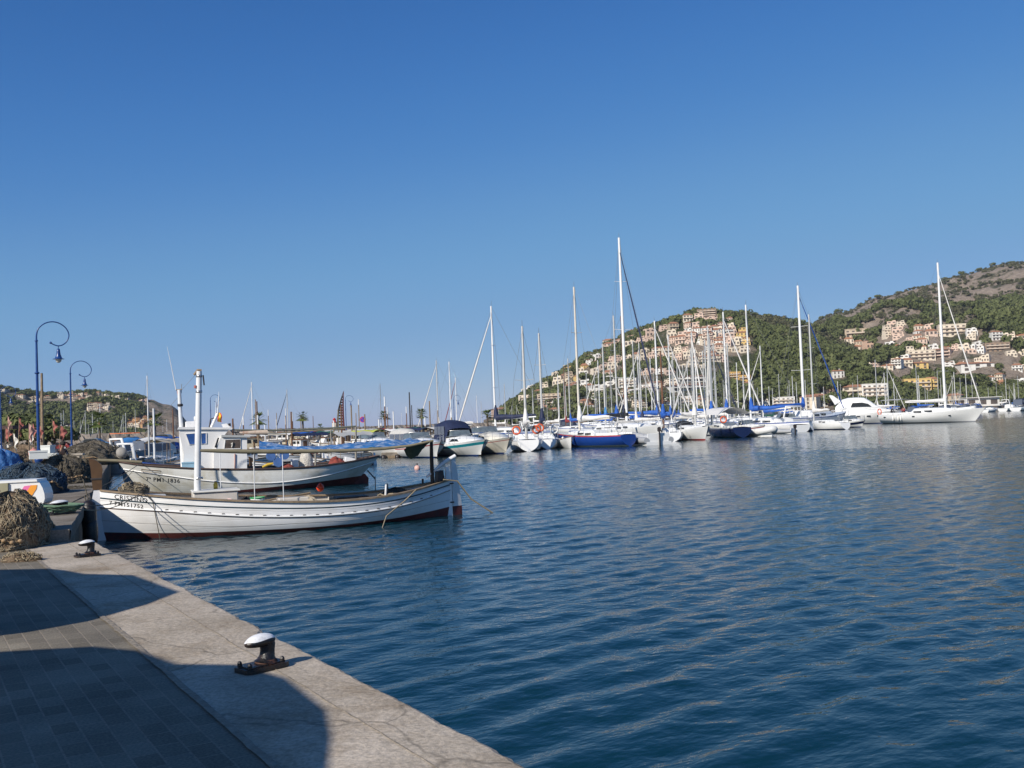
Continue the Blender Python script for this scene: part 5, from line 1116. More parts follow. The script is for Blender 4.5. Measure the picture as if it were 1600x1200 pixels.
def llaut(root, L, mastp=3.2, mastc=M_mast, tipc=None, cabin=True, awning=None, hullm=None, stripe=None, cabm=None, lift=.6, spar=True, roof=None):
    """Balearic open boat: pointed at both ends, stem post, short mast"""
    s = L/8.7; hm = hullm or W_hull
    H = HullForm(L, hb=[(0,.05),(.12,.70*s),(.35,1.25*s),(.5,1.33*s),(.78,1.0*s),(.95,.34*s),(1,.05)], zg=[(0,1.2*s),(.28,.88*s),(.5,.72*s),(.78,.74*s),(1,1.0*s)], zk=[(0,-.4),(.5,-.5),(1,-.4)], p=[(0,1.25),(.35,3),(.6,3),(1,1.2)])
    g = lambda t: cr(H.zg, t)
    H.shell([(g,2,0),(lambda t: g(t)-.10,1,1),(lambda t: g(t)-.15,4,0),(lambda t: .10,1,2),(lambda t: cr(H.zk,t),1,2)], [hm, stripe or M_stripe, M_anti], root, ns=24)
    H.deck(M_inner, root, dz=-.10, n=16, inset=.03); H.capring(.10*s, .04, .04, M_cap, root, 'gunwale', n=24)
    MB().prism([(-.16,0),(-.16,1.6*s),(-.2,1.75*s),(.05,1.6*s),(.10,0)], -.05, .05, 0, Mx).build('stem_post', hm if cabin else M_brown, root)
    MB().prism([(L+.02,-.2),(L+.35,-.2),(L+.18,1.35*s),(L+.02,1.35*s)], -.03, .03, 0, Mx).build('rudder', hm, root)
    if cabin:
        x0, x1 = L*.40, L*.66; w_ = .72*s; z0 = .66*s; h = 1.25*s
        P = [(x0,z0),(x0-.0,z0+h*.55),(x0+.22,z0+h),(x1,z0+h),(x1,z0)]
        c = MB().prism(P, -w_, w_, 0, Mx).build('cabin', cabm or W_wh, root)
        rf = roof or (cabm or W_wh); MB().prism([(x0+.05,z0+h+.002),(x1+.35,z0+h+.002),(x1+.30,z0+h+.08),(x0+.1,z0+h+.08)], -w_-.1, w_+.1, 0, Mx).build('cabin_roof', rf, c)
        MB().prism([(L*.18,z0),(L*.20,z0+h*.42),(x0-.002,z0+h*.46),(x0-.002,z0)], -w_*.85, w_*.85, 0, Mx).build('fore_cabin', cabm or W_wh, c)
        for sd_ in (-1,1):
            for u in (.20,.58): MB().box((x0+.15+(x1-x0)*u+.1, sd_*(w_+.01), z0+h*.70), ((x1-x0)*.28,.03,h*.30), bev=.01).build('cabin_window', M_win, c)
        MB().box((x1+.01,0,z0+h*.45),(.03,w_*.9,h*.8)).build('cabin_door', M_tan, c)
    if mastp:
        o = MB().tube([(L*.33,0,.5),(L*.33,0,mastp)], [.075,.06], 8).build('mast', mastc, root)
        if tipc: MB().tube([(L*.33,0,mastp-.9),(L*.33,0,mastp+.02)], [.078,.068], 8).build('painted_tip', tipc, o)
    if spar: MB().tube([(L*.30,0,2.05),(L*.95,0,2.0)], .045, 6).build('spar', M_olive, root)
    if awning:
        rows = [[Vector((L*(.34+.58*i/8), 1.0*s*k/3, 2.16-.22*abs(k/3)**1.5+.04*math.sin(i*2+k))) for k in range(-3,4)] for i in range(9)]
        MB().grid(rows, 0, True).build('awning', awning, root)
        for xx in (.36,.90):
            for sd_ in (-1,1): MB().tube([(L*xx, sd_*.95*s, g(xx)),(L*xx, sd_*.97*s, 1.95)], .02, 4).build('awning_prop', M_cap, root)
    return H
def flip(a, b): return (b, a)
def N(px, py, z=0): return onz(px, py, z)
def qt(px, L, n):
    """the far end of a hull of length L whose near end stands at n, seen in photo column px"""
    u = ray(px, hor(px)); u = u.x/u.y; a_ = u*u+1; b_ = -2*(u*n.x+n.y); c_ = n.x**2+n.y**2-L*L; D = b_*b_-4*a_*c_
    Y = (-b_+math.sqrt(D))/(2*a_) if D > 0 else -b_/(2*a_)
    return Vector((u*Y, Y, 0))
def boat(name, label, a, b, cat='sailboat', group=None):
    A_, rz, L = place2(a, b); t = thing(name, label, cat, A_, rz, group); return t, L
def mast_z(root_a, d, L, mx, px, ptop):
    p = root_a+d*(L*mx); return at(px, ptop, p.y).z
# --- the row nearest the camera, left to right
# floating walkway
a, b = N(596, 716), N(668, 713); t, L = boat('floating_jetty', 'low grey floating jetty with black fenders left of the white motorboats', a, b, 'jetty')
MB().box((L/2,1.2,.25),(L,2.4,.30), bev=.03).build('deck', M_conc2, t); MB().box((L/2,-.02,.05),(L,.06,.22)).build('edge_beam', M_wood, t)
for x in (.05,.35,.65,.95): MB().lathe([(.03,-.25),(.2,-.2),(.2,.2),(.03,.25)], n=10).build('float', M_black, t, (L*x,-.1,0))
t, L = boat('motorboat', 'small cream covered motorboat lying on the floating jetty side', N(626,711), N(652,711), 'motorboat'); motorboat(t, 5.0, stripe=M_grp, canvas=C_GREY, win=False)
t, L = boat('motorboat', 'white motorboat bow with a red line left of the teal striped one', qt(634, 8, N(690,716)), N(690,716), 'motorboat'); H = motorboat(t, L, stripe=ST_R, sw=.08)
b = N(628,715); a = qt(560, 8.5, b); t, L = boat('motorboat', 'green striped white motorboat behind the awning of the near boat', a, b, 'motorboat'); motorboat(t, L, stripe=C_GRN, sw=.2, canvas=None)
b = N(760,713); a = qt(694, 8.2, b); t, L = boat('motorboat', 'white motorboat with teal stripe and tall navy canvas canopy', a, b, 'motorboat'); motorboat(t, L, stripe=ST_T, sw=.2, canvas=C_NAVY, boot=ST_B)
b = N(799,709.5); a = qt(738, 8.4, b); t, L = boat('motorboat', 'cream motorboat with dark side windows right of the teal striped one', a, b, 'motorboat'); motorboat(t, L, hull=M_grpc, stripe=ST_R, sw=.05, arch=False, cuddy=1.25)
def sb(label, an, bn, mast_px=None, top=None, mx=.58, name='sailboat', **k):
    """an = stern, bn = bow on the water"""
    t, L = boat(name, label, an, bn)
    if top is not None:
        d = (bn-an)/L
        if mast_px is not None:
            u = ray(mast_px, hor(mast_px)); u = u.x/u.y; s_ = (an.x-u*an.y)/(u*d.y-d.x); mx = max(.2, min(.85, s_/L))
        p = an+d*L*mx; k['mast'] = at(mast_px or 0, top, p.y).z
    H = sailboat(t, L, mx=mx, **k); return t, H, L
# 5, 6: two sailing boats seen from astern
t, H, L = sb('white round sterned sailboat with orange lifebuoys and a blue dashed forestay', N(826,705.5), qt(812, 9, N(826,705.5)), 860, 508, mx=.5, cover=C_WHT, genoa=None, stripe=M_grp, boot=M_grp, spreaders=1)
lifebuoy(t, Vector((.1,.9,1.7))); lifebuoy(t, Vector((.1,-.7,1.7)))
rows = [(-.25-.25*math.cos(a), 1.3*math.sin(a)) for a in [math.pi*(k/8-.5) for k in range(9)]]
t, H, L = sb('smaller white sailboat seen from astern with two lifebuoys beside a white dinghy', N(856,701.5), qt(846, 7.5, N(856,701.5)), 808, 522, mx=.62, cover=C_NAVY, genoa=C_WHT, stripe=ST_B, boot=M_grp)
lifebuoy(t, Vector((-.1,.6,1.8))); lifebuoy(t, Vector((-.1,-.6,1.6)), M_fend)
t, L = boat('rowing_dinghy', 'small white hard dinghy between the lifebuoy boat and the blue sailboat', N(868,699), N(894,700.5), 'dinghy')
HH = HullForm(L, hb=[(0,.5),(.5,.75),(.85,.4),(1,.04)], zg=[(0,.75),(.5,.62),(1,.95)], zk=[(0,-.1),(.5,-.15),(1,0)], p=[(0,2),(1,1.2)], rs=.3); HH.shell([(lambda t: cr(HH.zg,t),5,0),(lambda t: cr(HH.zk,t),1,0)], [M_grp], t, ns=20); HH.capring(.06,.03,.04,M_cap,t,n=20); HH.deck(M_grp,t,dz=-.3,n=12); MB().box((L*.4,0,.55),(.2,1.3,.04)).build('thwart', M_teak, t)
# 8: the blue boat
t, H, L = sb('royal blue sailboat with cream deck, white sail cover and two hanging fenders', N(982,697), qt(862, 9.6, N(982,697)), 905, 448, hull=HB, stripe=ST_R, boot=M_grpc, cover=C_WHT, genoa=None, mastm=mat('cream_mast', (.66,.61,.52), .5))
fenders(t, H, (.60,.70), 1)
rib('grey inflatable dinghy tied behind the blue sailboat', N(1030,695), N(983,694), HG)
# 9: the tallest mast
t, H, L = sb('big white sailboat with the tallest leaning mast and raised black sail cover', qt(952, 13, N(1038,690)), N(1038,690), 979, 371, cover=C_BLK, genoa=C_NAVY, stripe=M_grp, boot=ST_B, mastm=M_alu2, mr=.15, rake=-.0, spreaders=3, dodger=C_GREY)
t, H, L = sb('white sailboat with light blue boom cover just behind the tallest mast', N(1004,684), qt(925, 10, N(1004,684)), 946, 537, cover=C_LBLUE, genoa=None)
t, H, L = sb('small white sailboat stern with gear and ladder right of the big white hull', N(1052,690), qt(1034, 8, N(1052,690)), 1010, 550, cover=C_BLUE, genoa=None, mastm=M_tan, stripe=ST_G)
MB().tube([(.0,-.3,0),(.0,-.3,2.2),(.0,.3,2.2),(.0,.3,0)], .03, 4).build('boarding_ladder', M_steel, t)
t, H, L = sb('white sailboat with navy arch frame and a grey square on its hull', qt(1052, 9.5, N(1108,688)), N(1108,688), 1086, 519, cover=C_WHT, genoa=C_WHT, dodger=C_BLK, stripe=M_grp, boot=ST_R)
lifebuoy(t, Vector((.5,1.6,1.7)), M_fend)
t, H, L = sb('navy blue sailboat with a long cream awning and orange lifebuoy', N(1160,683.5), qt(1104, 10, N(1160,683.5)), 1110, 510, hull=HN, stripe=ST_G, boot=HN, cover=C_BLUE, genoa=C_WHT, bimini=None)
lifebuoy(t, Vector((1.2,1.4,1.8)))
rows = [[Vector((L*(.18+.62*i/6), 1.7*k/3, 3.0-.7*abs(k/3)**1.6)) for k in range(-3,4)] for i in range(7)]; MB().grid(rows, 0, True).build('deck_awning', C_WHT, t)
rib('white inflatable dinghy lying in front of the navy blue sailboat', N(1159,681.5), N(1209,681.5), HW)
rib('dark grey inflatable dinghy right of the white inflatable', N(1241,677), N(1196,678), HG)
t, L = boat('motorboat', 'low white motorboat with red cushions behind the white inflatable', qt(1150, 6, N(1196,678)), N(1196,678), 'motorboat'); motorboat(t, L, stripe=ST_R, sw=.1)
t, L = boat('motorboat', 'white fishing motorboat with deck gear behind the dark grey inflatable', N(1250,675), qt(1190, 8, N(1250,675)), 'motorboat'); motorboat(t, L, stripe=M_grp, cuddy=1.4, arch=True)
# 14-17
t, H, L = sb('white sailboat with bright blue sail cover and tall leaning white mast', ptx(1208,122), ptx(1322,134), 1256, 446, cover=C_BLUE, genoa=C_BLUE, mastm=M_alu2, mr=.17, stripe=ST_B, boot=M_grp, bimini=None)
MB().tube([(L-.2, .5*math.cos(a), 1.9+.5*math.sin(a)) for a in [2*math.pi*k/14 for k in range(15)]], .03, 5).build('wind_vane', M_steel, t)
t, H, L = sb('white sailboat with bow to the left under a grey mast beside the motor yacht', N(1321,671), N(1260,671.5), 1271, 491, cover=C_WHT, genoa=None, stripe=M_grp, boot=ST_B, dinghy=False)
t, L = boat('motor_yacht_tender', 'small sporty tender with blue canvas and dark window beside the motor yacht', N(1318,667.5), N(1352,667.5), 'motorboat'); motorboat(t, L, stripe=HN, sw=.3, canvas=None)
# large motor yacht
a = N(1296,664); b = ptx(1408, a.y-4); t, L = boat('motor_yacht', 'large white motor yacht with a long raked black window band', a, b, 'motor yacht')
H = motor_form(L, L*.30, 1.75); H.zg = [(0,1.45),(.4,1.55),(.75,1.75),(1,1.9)]; g = lambda t_: cr(H.zg, t_)
H.shell([(g,5,0),(lambda t_: .12,1,1),(lambda t_: cr(H.zk,t_),1,1)], [M_grp, ST_B], t, ns=30); H.deck(M_grp, t, dz=-.02)
prof = [(.10,1.5,2.7),(.14,1.5,3.1),(.20,1.5,3.75),(.28,1.5,3.95),(.40,1.5,3.97),(.50,1.5,3.90),(.58,1.55,3.40),(.66,1.6,2.75),(.76,1.7,2.25),(.86,1.8,2.0),(.93,1.85,1.92)]
rws = []
for x, z0, z1 in prof:
    w_ = L*.105*(1 if x < .5 else 1-1.05*((x-.5)/.46)**2); rws.append([Vector((L*x, w_*c_, z0+(z1-z0)*f_)) for c_, f_ in ((-1,0),(-.99,.5),(-.88,.86),(-.6,1),(0,1.03),(.6,1),(.88,.86),(.99,.5),(1,0))])
sb_ = MB().grid(rws, 0, True); sb_.add(rws[0], [tuple(range(9))]); sp_ = sb_.build('superstructure', M_grp, t)
for sd_ in (-1,1):
    MB().prism([(L*.32,2.62),(L*.345,3.22),(L*.48,3.22),(L*.56,3.0),(L*.60,2.62)], sd_*L*.098-.2, sd_*L*.098+.2, 0, Matrix(((1,0,0,0),(0,0,1,0),(0,1,0,0),(0,0,0,1)))).build('window_band', M_win, sp_)
    for x in (.42,.56,.70): MB().box((L*x, sd_*(H.pt(x,1.15).y+.0), 1.15), (.55,.05,.22), bev=.02).build('porthole', M_win, t)
for sd_ in (-1,1): MB().prism([(L*.10,3.0),(L*.02,4.5),(L*.06,4.5),(L*.17,3.6)], sd_*L*.08-.05, sd_*L*.08+.05, 0, Mx).build('radar_arch', M_grp, sp_)
MB().tube([(L*.04,-L*.08,4.45),(L*.04,L*.08,4.45)], .12, 6).build('arch_beam', M_grp, sp_)
for sd_ in (-1,1):
    pts = [H.pt(.5+.48*i/8, g(.5+.48*i/8), sd_, -.1)+Vector((0,0,.7)) for i in range(9)]; MB().tube(pts, .02, 4).build('bow_rail', M_steel, t)
# big white sailboat on the right
a, b = N(1383,662.0), N(1541,658.5)
t, H, L = sb('long white sailboat broadside on the right with grey bimini and people aboard', a, b, 1477, 410, cover=C_WHT, genoa=C_WHT, mastm=M_alu2, mr=.17, bimini=C_GREY, stripe=M_grp, boot=ST_G, dodger=None, spreaders=3, detail=2)
lifebuoy(t, Vector((.1,-1.3,1.75)), M_ring, .42, R_(70)); fenders(t, H, (.19,.25,.28), -1)
for x in (.09,.42,.75): q = H.pt(x, .95, -1, .01); MB().box((0,0,0),(.42,.06,.16), bev=.03).build('hull_port', M_win, t, (q.x,q.y,.95))
big_root = t; big_L = L
rib('white upturned inflatable on the foredeck of the long white sailboat', a.lerp(b,.70)+Vector((0,0,1.55)), a.lerp(b,.90)+Vector((0,0,1.75)), HW, motor=False)
def onboat(x, y, z):
    d = (b-a).normalized(); return a+d*x+Vector((-d.y, d.x, 0))*y+Vector((0,0,z))
st_ = dict(seated(0))
person('person in black sitting in the cockpit of the long white sailboat, nearer the stern', onboat(L*.10,-.6,1.25), R_(70), seated(.02), RAD, M_blkc, M_blkc)
person('person in dark red sitting forward in the cockpit of the long white sailboat', onboat(L*.19,.3,1.15), R_(-40), seated(.0), RAD, M_redc, M_blkc)
# --- motor yachts and boats one row behind
for (x0, x1, yw, lb, cv, st) in ((1190,1236,659,'white motor cruiser with turquoise canopy behind the blue sail cover boat',C_GRN,ST_G),(1216,1262,652,'white flybridge cruiser further back behind the blue sail cover boat',None,M_grp),(1062,1100,668,'white motorboat with pale blue cover among the mast bases',C_LBLUE,ST_G),(1128,1176,664,'white motorboat with grey cover behind the navy sailboat',C_GREY,ST_G),(880,925,676,'white motor cruiser with navy canopy behind the blue sailboat',C_NAVY,ST_B),(812,862,682,'white motorboat with red lifebuoy behind the two stern facing boats',None,ST_R)):
    a_ = N(x0, yw); t, L = boat('motorboat', lb, a_, ptx(x1, a_.y+1), 'motorboat'); motorboat(t, L, stripe=st, canvas=cv, arch=cv is None, cuddy=1.3)
# --- masts of the boats farther in: (mast column, top row, bow side, mast height, sail cover, furled sail, mast)
protos = {}
def proto(cov, gen, mm, mast_ratio):
    key = (cov.name if cov else 0, gen.name if gen else 0, mm.name, mast_ratio)
    if key not in protos:
        t = thing('sailboat', 'x', 'sailboat', (0,0,-500)); sailboat(t, 10, mast=10*mast_ratio, cover=cov, genoa=gen, mastm=mm, detail=1, mr=.10); protos[key] = (t, treeof(t), True)
    return protos[key]
FLEET = [(685,563,-1,13,C_WHT,C_WHT,M_alu),(705,565,-1,13,C_WHT,None,M_alu2),(714,590,-1,11,C_NAVY,C_RED,M_alu2),(774,478,-1,14,C_NAVY,C_WHT,M_alu2),
 (965,493,1,14,C_BLUE,None,M_alu),(977,493,1,14,C_NAVY,None,M_tan),(1000,557,1,12,C_BLUE,C_WHT,M_alu2),(1029,501,1,15,C_BLUE,C_WHT,M_alu2),(1049,524,1,14,C_BLUE,C_WHT,M_alu2),(1061,560,1,12,C_BLUE,None,M_alu),
 (1070,570,-1,12,C_WHT,None,M_alu),(1090,545,1,13,C_BLUE,C_WHT,M_alu2),(1114,529,1,14,C_NAVY,C_NAVY,M_alu),(1137,487,1,15,C_BLUE,C_WHT,M_alu2),(1141,535,1,12,C_WHT,None,M_alu),(1173,476,-1,15,C_BLUE,None,M_alu2),
 (891,560,-1,12,C_BLUE,None,M_alu),(884,575,-1,11,C_RED,None,M_tan),(874,585,1,11,C_WHT,None,M_alu2),(1219,584,-1,13,C_WHT,None,M_alu),(1203,604,1,12,C_WHT,None,M_alu2),(1235,594,-1,12,C_BLUE,None,M_alu),(1185,606,1,11,C_WHT,None,M_alu),(1246,597,-1,12,C_WHT,None,M_alu2),
 (1371,562,-1,14,C_WHT,None,M_alu),(1384,582,-1,12,C_BLUE,C_WHT,M_alu2),(1389,569,1,13,C_WHT,C_WHT,M_alu),(1398,591,1,12,C_WHT,None,M_alu2),(1434,571,-1,13,C_BLUE,None,M_alu),(1450,606,1,11,C_WHT,None,M_alu),(1467,580,-1,13,C_WHT,None,M_alu),(1493,581,-1,13,C_BLUE,C_WHT,M_alu2),(1502,590,1,12,C_WHT,None,M_alu),(1511,584,1,13,C_WHT,None,M_alu2),(1520,592,-1,12,C_BLUE,C_NAVY,M_alu),(1527,598,1,12,C_WHT,None,M_alu),(1573,591,1,14,C_WHT,None,M_alu2),(1592,587,-1,14,C_WHT,None,M_alu),(1585,602,1,12,C_BLUE,None,M_alu),(1315,600,1,12,C_WHT,None,M_alu),(1334,598,-1,12,C_BLUE,None,M_alu),(1480,600,-1,11,C_WHT,None,M_alu),(1545,606,1,11,C_WHT,None,M_alu2),
 (790,600,1,11,C_WHT,None,M_alu),(746,618,-1,10,C_WHT,None,M_alu2),(780,628,1,10,C_BLUE,None,M_alu),(822,620,-1,10,C_WHT,None,M_alu),
 (395,597,-1,11,C_WHT,C_WHT,M_alu2),(450,609,-1,10,C_WHT,C_NAVY,M_alu),(232,587,-1,12,C_WHT,None,M_alu2),(100,641,1,11,C_WHT,None,M_alu),(134,641,-1,11,C_WHT,C_WHT,M_alu),(145,645,1,11,C_WHT,None,M_alu2),(157,631,-1,12,C_WHT,None,M_alu2),(193,648,-1,11,C_WHT,C_WHT,M_alu),(197,645,1,11,C_WHT,None,M_alu2),(212,640,1,11,C_BLUE,None,M_alu),(177,658,1,10,C_WHT,None,M_alu),(116,657,1,10,C_WHT,None,M_alu),(596,600,1,12,C_WHT,None,M_steel),(641,640,-1,9,C_WHT,None,M_alu),(628,645,1,9,C_WHT,None,M_alu2),(670,648,1,9,C_WHT,None,M_alu)]
fq = random.Random(91)
for x0, x1, n_, y0, y1 in ((985,1200,30,520,612),(1200,1330,8,585,618),(1330,1600,22,585,615),(690,860,8,600,640),(870,980,10,560,620),(60,300,12,640,665)):
    for _ in range(n_):
        FLEET.append((fq.uniform(x0, x1), fq.uniform(y0, y1), fq.choice([-1,1]), fq.uniform(10, 14), fq.choice([C_BLUE,C_WHT,C_WHT,C_NAVY]), fq.choice([None,None,None,C_WHT]), fq.choice([M_alu,M_alu,M_alu2])))
FLEET.sort(key=lambda f: f[0]); fr = random.Random(4); cnt = {}
cname = {'blue_canvas':'blue','navy_canvas':'navy','white_canvas':'white','maroon_canvas':'maroon'}
gname = {'white_canvas':'white furled headsail','navy_canvas':'navy furled headsail','maroon_canvas':'red furled headsail'}
zone = lambda px: 'near left headland' if px < 310 else 'by the breakwater' if px < 720 else 'left of tallest mast' if px < 950 else 'right of tallest mast' if px < 1245 else 'below right hill'
placed = []
for (px, top, side, Hm, cv, gn, mm) in FLEET:
    D = (Hm-CAM_H)*FPX/(hor(px)-top)/1.0; D = max(112, min(430 if px > 1500 else 300, D)); Hm2 = at(px, top, D).z
    ratio = 1.3; t0, tr, fresh = proto(cv, gn, mm, ratio)
    if px > 1245 or px < 700: pass
    t = copy_tree(t0, None, tr); s_ = Hm2/(10*ratio); t.scale = (s_,)*3
    az = R_(fr.uniform(20, 50)) if side > 0 else R_(180+fr.uniform(-35, 0)); az = -R_(fr.uniform(15, 40)) if side > 0 else R_(180-fr.uniform(10, 40))
    p = ptx(px, D); dx = Vector((math.cos(az), math.sin(az), 0))*(5.8*s_); t.location = (p.x-dx.x, D-dx.y, 0); t.rotation_euler = (0,0,az)
    size = 'very tall' if Hm2 >= 14.9 else 'tall' if Hm2 > 12.4 else 'short'
    base = '%s sailboat, %s cover%s' % (size, cname[cv.name], ', '+gname[gn.name] if gn else '')
    k = (base, zone(px)); cnt[k] = cnt.get(k, 0)+1; placed.append((t, k, cnt[k]))
for t, k, i in placed:
    t['label'] = '%s, %s%s' % (k[0], (ordn(i-1)+' from left ') if cnt[k] > 1 else '', k[1]); t['group'] = 'sailboats moored deeper in the marina'
for t0, tr, _ in protos.values():
    for nm in list(tr): bpy.data.objects.remove(bpy.data.objects[nm])
# --- Balearic boats along the promenade, left of the motorboats
LL_ = [(398,440,700,'white open boat with rolled cover left of the orange topped boats',False,None,3.0,M_mast,None,M_cap),
 (440,476,697,'low white boat with an orange brown cabin roof behind the wheelhouse boat',True,C_BLUE,4.2,M_tan,M_mast,M_tan),
 (482,530,693,'white cabin boat with three dark windows and a brown door',True,None,0,M_mast,None,M_tan),
 (528,560,699,'white boat with a yellow cover under the tall grey pole',True,smat('yellow_canvas',(.45,.48,.08)),4.4,M_cap,None,None),
 (556,598,697,'white boat with a dark green bimini and orange sides',True,C_GRN,3.6,M_cap,None,M_tan),
 (590,632,694,'white cabin boat with an orange ensign and brown mast with white tip',True,C_WHT,5.2,M_tan,M_mast,None),
 (628,662,692,'white boat with a navy awning and dark brown mast',True,C_NAVY,5.6,M_dark,None,M_tan),
 (655,690,689,'cream cabin boat at the right end of the old boats',True,C_GREY,4.8,M_cap,None,None),
 (410,446,688,'far white boat with maroon awning below the palm',True,C_RED,4.0,M_mast,None,None),
 (452,492,684,'far white boat with orange varnished cabin left of the curved sculpture',True,None,4.6,M_cap,None,M_tan),
 (500,540,682,'far white boat with grey awning at the foot of the curved sculpture',True,C_GREY,0,M_cap,None,None),
 (545,582,683,'far white boat below the round no parking sign',True,C_WHT,4.4,M_cap,None,M_tan),
 (588,622,682,'far white boat with orange roof below the right hand palm',True,None,0,M_cap,None,M_tan),
 (626,664,680,'far white boat with a wide navy cover below the second right palm',True,C_NAVY,5.0,M_tan,M_mast,None),
 (672,705,684,'far small white boat behind the red lined motorboat',True,None,4.0,M_cap,None,None)]
for x0, x1, yw, lb, cab, aw, mh, mc, tc_, rf in LL_:
    a, b = N(x0, yw+12), N(x1, yw+12+.3); a2 = a; L = (b-a).length
    t = thing('traditional_boat', lb, 'boat', a, math.atan2(b.y-a.y, b.x-a.x)+R_(fr.uniform(-12, 25)), 'small traditional boats moored along the promenade')
    llaut(t, min(9, max(6, L*1.15)), mastp=mh, mastc=mc, tipc=tc_, cabin=cab, awning=aw, roof=rf, cabm=W_wh)
# --- more old boats filling the basin behind the wheelhouse boat
fb_ = random.Random(15); xs = []
MORE = [(392,492,57,'white open boat with brown rail right behind the blue net drums',False,None,0),(486,560,60,'white open boat with brown rail behind the cloth wrapped winch',False,C_GREY,0),(330,420,70,'white cabin boat half hidden behind the small cabin of the wheelhouse boat',True,None,3.4),
 (425,505,74,'white boat with navy cover behind the blue awning, left half',False,C_NAVY,3.8),(505,580,76,'white cabin boat behind the blue awning, right half',True,None,4.2)]
for x0, x1, Y, lb, cab, aw, mh in MORE:
    a = ptx(x0, Y); b = ptx(x1, Y+3); t = thing('traditional_boat', lb, 'boat', a, math.atan2(b.y-a.y, b.x-a.x), 'small traditional boats moored along the promenade'); llaut(t, max(5, (b-a).length), mastp=mh, mastc=M_tan, cabin=cab, awning=aw, spar=aw is not None, roof=M_tan if cab else None)
CV = [('tan',C_TAN),('grey',C_GREY),('white',C_WHT),('blue',C_BLUE),('maroon',C_RED),('green',C_GRN)]
rowp = [(x0+fb_.uniform(-6,6), fb_.uniform(98, 122)) for x0 in range(318, 700, 24)]; rowp.sort(); kk = {}; tmp_ = []
for i, (x0, Y) in enumerate(rowp):
    cn, cv = CV[i % 6]; cab = i % 2 == 0; a = ptx(x0, Y); t = thing('traditional_boat', 'x', 'boat', a, R_(fb_.uniform(-8, 38)), 'small traditional boats moored along the promenade')
    llaut(t, fb_.uniform(6, 8), mastp=fb_.choice([0, 3.2, 4.0]) if not 500 < x0 < 550 else 0, mastc=fb_.choice([M_mast, M_cap, M_tan]), tipc=M_mast, cabin=cab, awning=cv if i % 3 else None, cabm=W_wh if i % 4 else mat('cream_cabin', (.62,.54,.38)), roof=[M_tan, None, cv][i % 3], spar=bool(i % 3))
    base = 'small far white boat with %s' % ('cabin' if cab else 'open deck')+(' and %s awning' % cn if i % 3 else ''); kk[base] = kk.get(base, 0)+1; tmp_.append((t, base, kk[base]))
for t, base, i in tmp_: t['label'] = base+(', %s from left' % ordn(i-1) if kk[base] > 1 else '')
# --- small craft squeezed between the wheelhouse boat and the quay
a, b = ptx(160, 52), ptx(238, 54); t, L = boat('motorboat', 'white motorboat with grey roller beyond the brown stem post', a+Vector((1.5,0,0)), b, 'motorboat'); motorboat(t, L*1.6, stripe=M_grp, cuddy=1.5, arch=True)
a, b = ptx(207, 47.5), ptx(338, 49); t, L = boat('open_boat', 'white open boat with blue gunwale behind the wheelhouse boat', a, b, 'boat')
HH2 = HullForm(L, hb=[(0,.3),(.2,.85),(.5,1.1),(.85,.8),(1,.45)], zg=[(0,1.15),(.5,.85),(1,.85)], zk=[(0,-.2),(1,-.2)], p=[(0,1.3),(.5,3),(1,2.5)], rb=.5)
HH2.shell([(lambda t_: cr(HH2.zg,t_),6,0),(lambda t_: cr(HH2.zk,t_),1,0)], [M_grp], t, ns=26); HH2.capring(.16,.05,.09, smat('blue_gunwale', (.02,.09,.38)), t, n=26); HH2.deck(M_grpc, t, dz=-.25, n=16)
MB().tube([(L*.62,-.6,1.0),(L*.70,-.5,1.35),(L*.78,-.5,1.38),(L*.84,-.6,1.0)], .06, 6).build('blue_arch', smat('blue_gunwale', (.02,.09,.38)), t)
for (x0, x1, Y, lb, cv, ar, mp) in ((180,250,66,'white motorboat with windscreen behind the blue gunwale boat',None,True,0),(228,292,72,'white sports boat with white hood and railings behind the blue gunwale boat',C_WHT,False,0),(196,262,84,'white cruiser with blue side canvas near the far quay',C_LBLUE,False,0),(244,296,92,'white boat with a long blue awning left of the wheelhouse',C_BLUE,False,0)):
    a, b = ptx(x0, Y), ptx(x1, Y+3); t, L = boat('motorboat', lb, a, b, 'motorboat'); motorboat(t, max(L, 5), stripe=ST_G, canvas=cv, arch=ar, cuddy=1.2)
for (x0, x1, Y, lb, aw, mh, mc) in ((150,200,100,'traditional boat with an orange cover left of the grey pole',smat('orange_canvas',(.70,.18,.05)),0,M_cap),(215,262,60,'traditional boat with white tipped grey pole and cream canvas',C_TAN,4.1,M_mast),(250,290,98,'traditional boat with brown mast and blue awning',C_BLUE,5.0,M_tan),(384,420,104,'traditional boat with brown and white pole right of the cabin',C_BLUE,5.6,M_tan)):
    a, b = ptx(x0, Y), ptx(x1, Y+4); t = thing('traditional_boat', lb, 'boat', a, math.atan2(b.y-a.y, b.x-a.x)); llaut(t, max(6.5, (b-a).length), mastp=mh, mastc=mc, cabin=mh == 0, awning=aw)
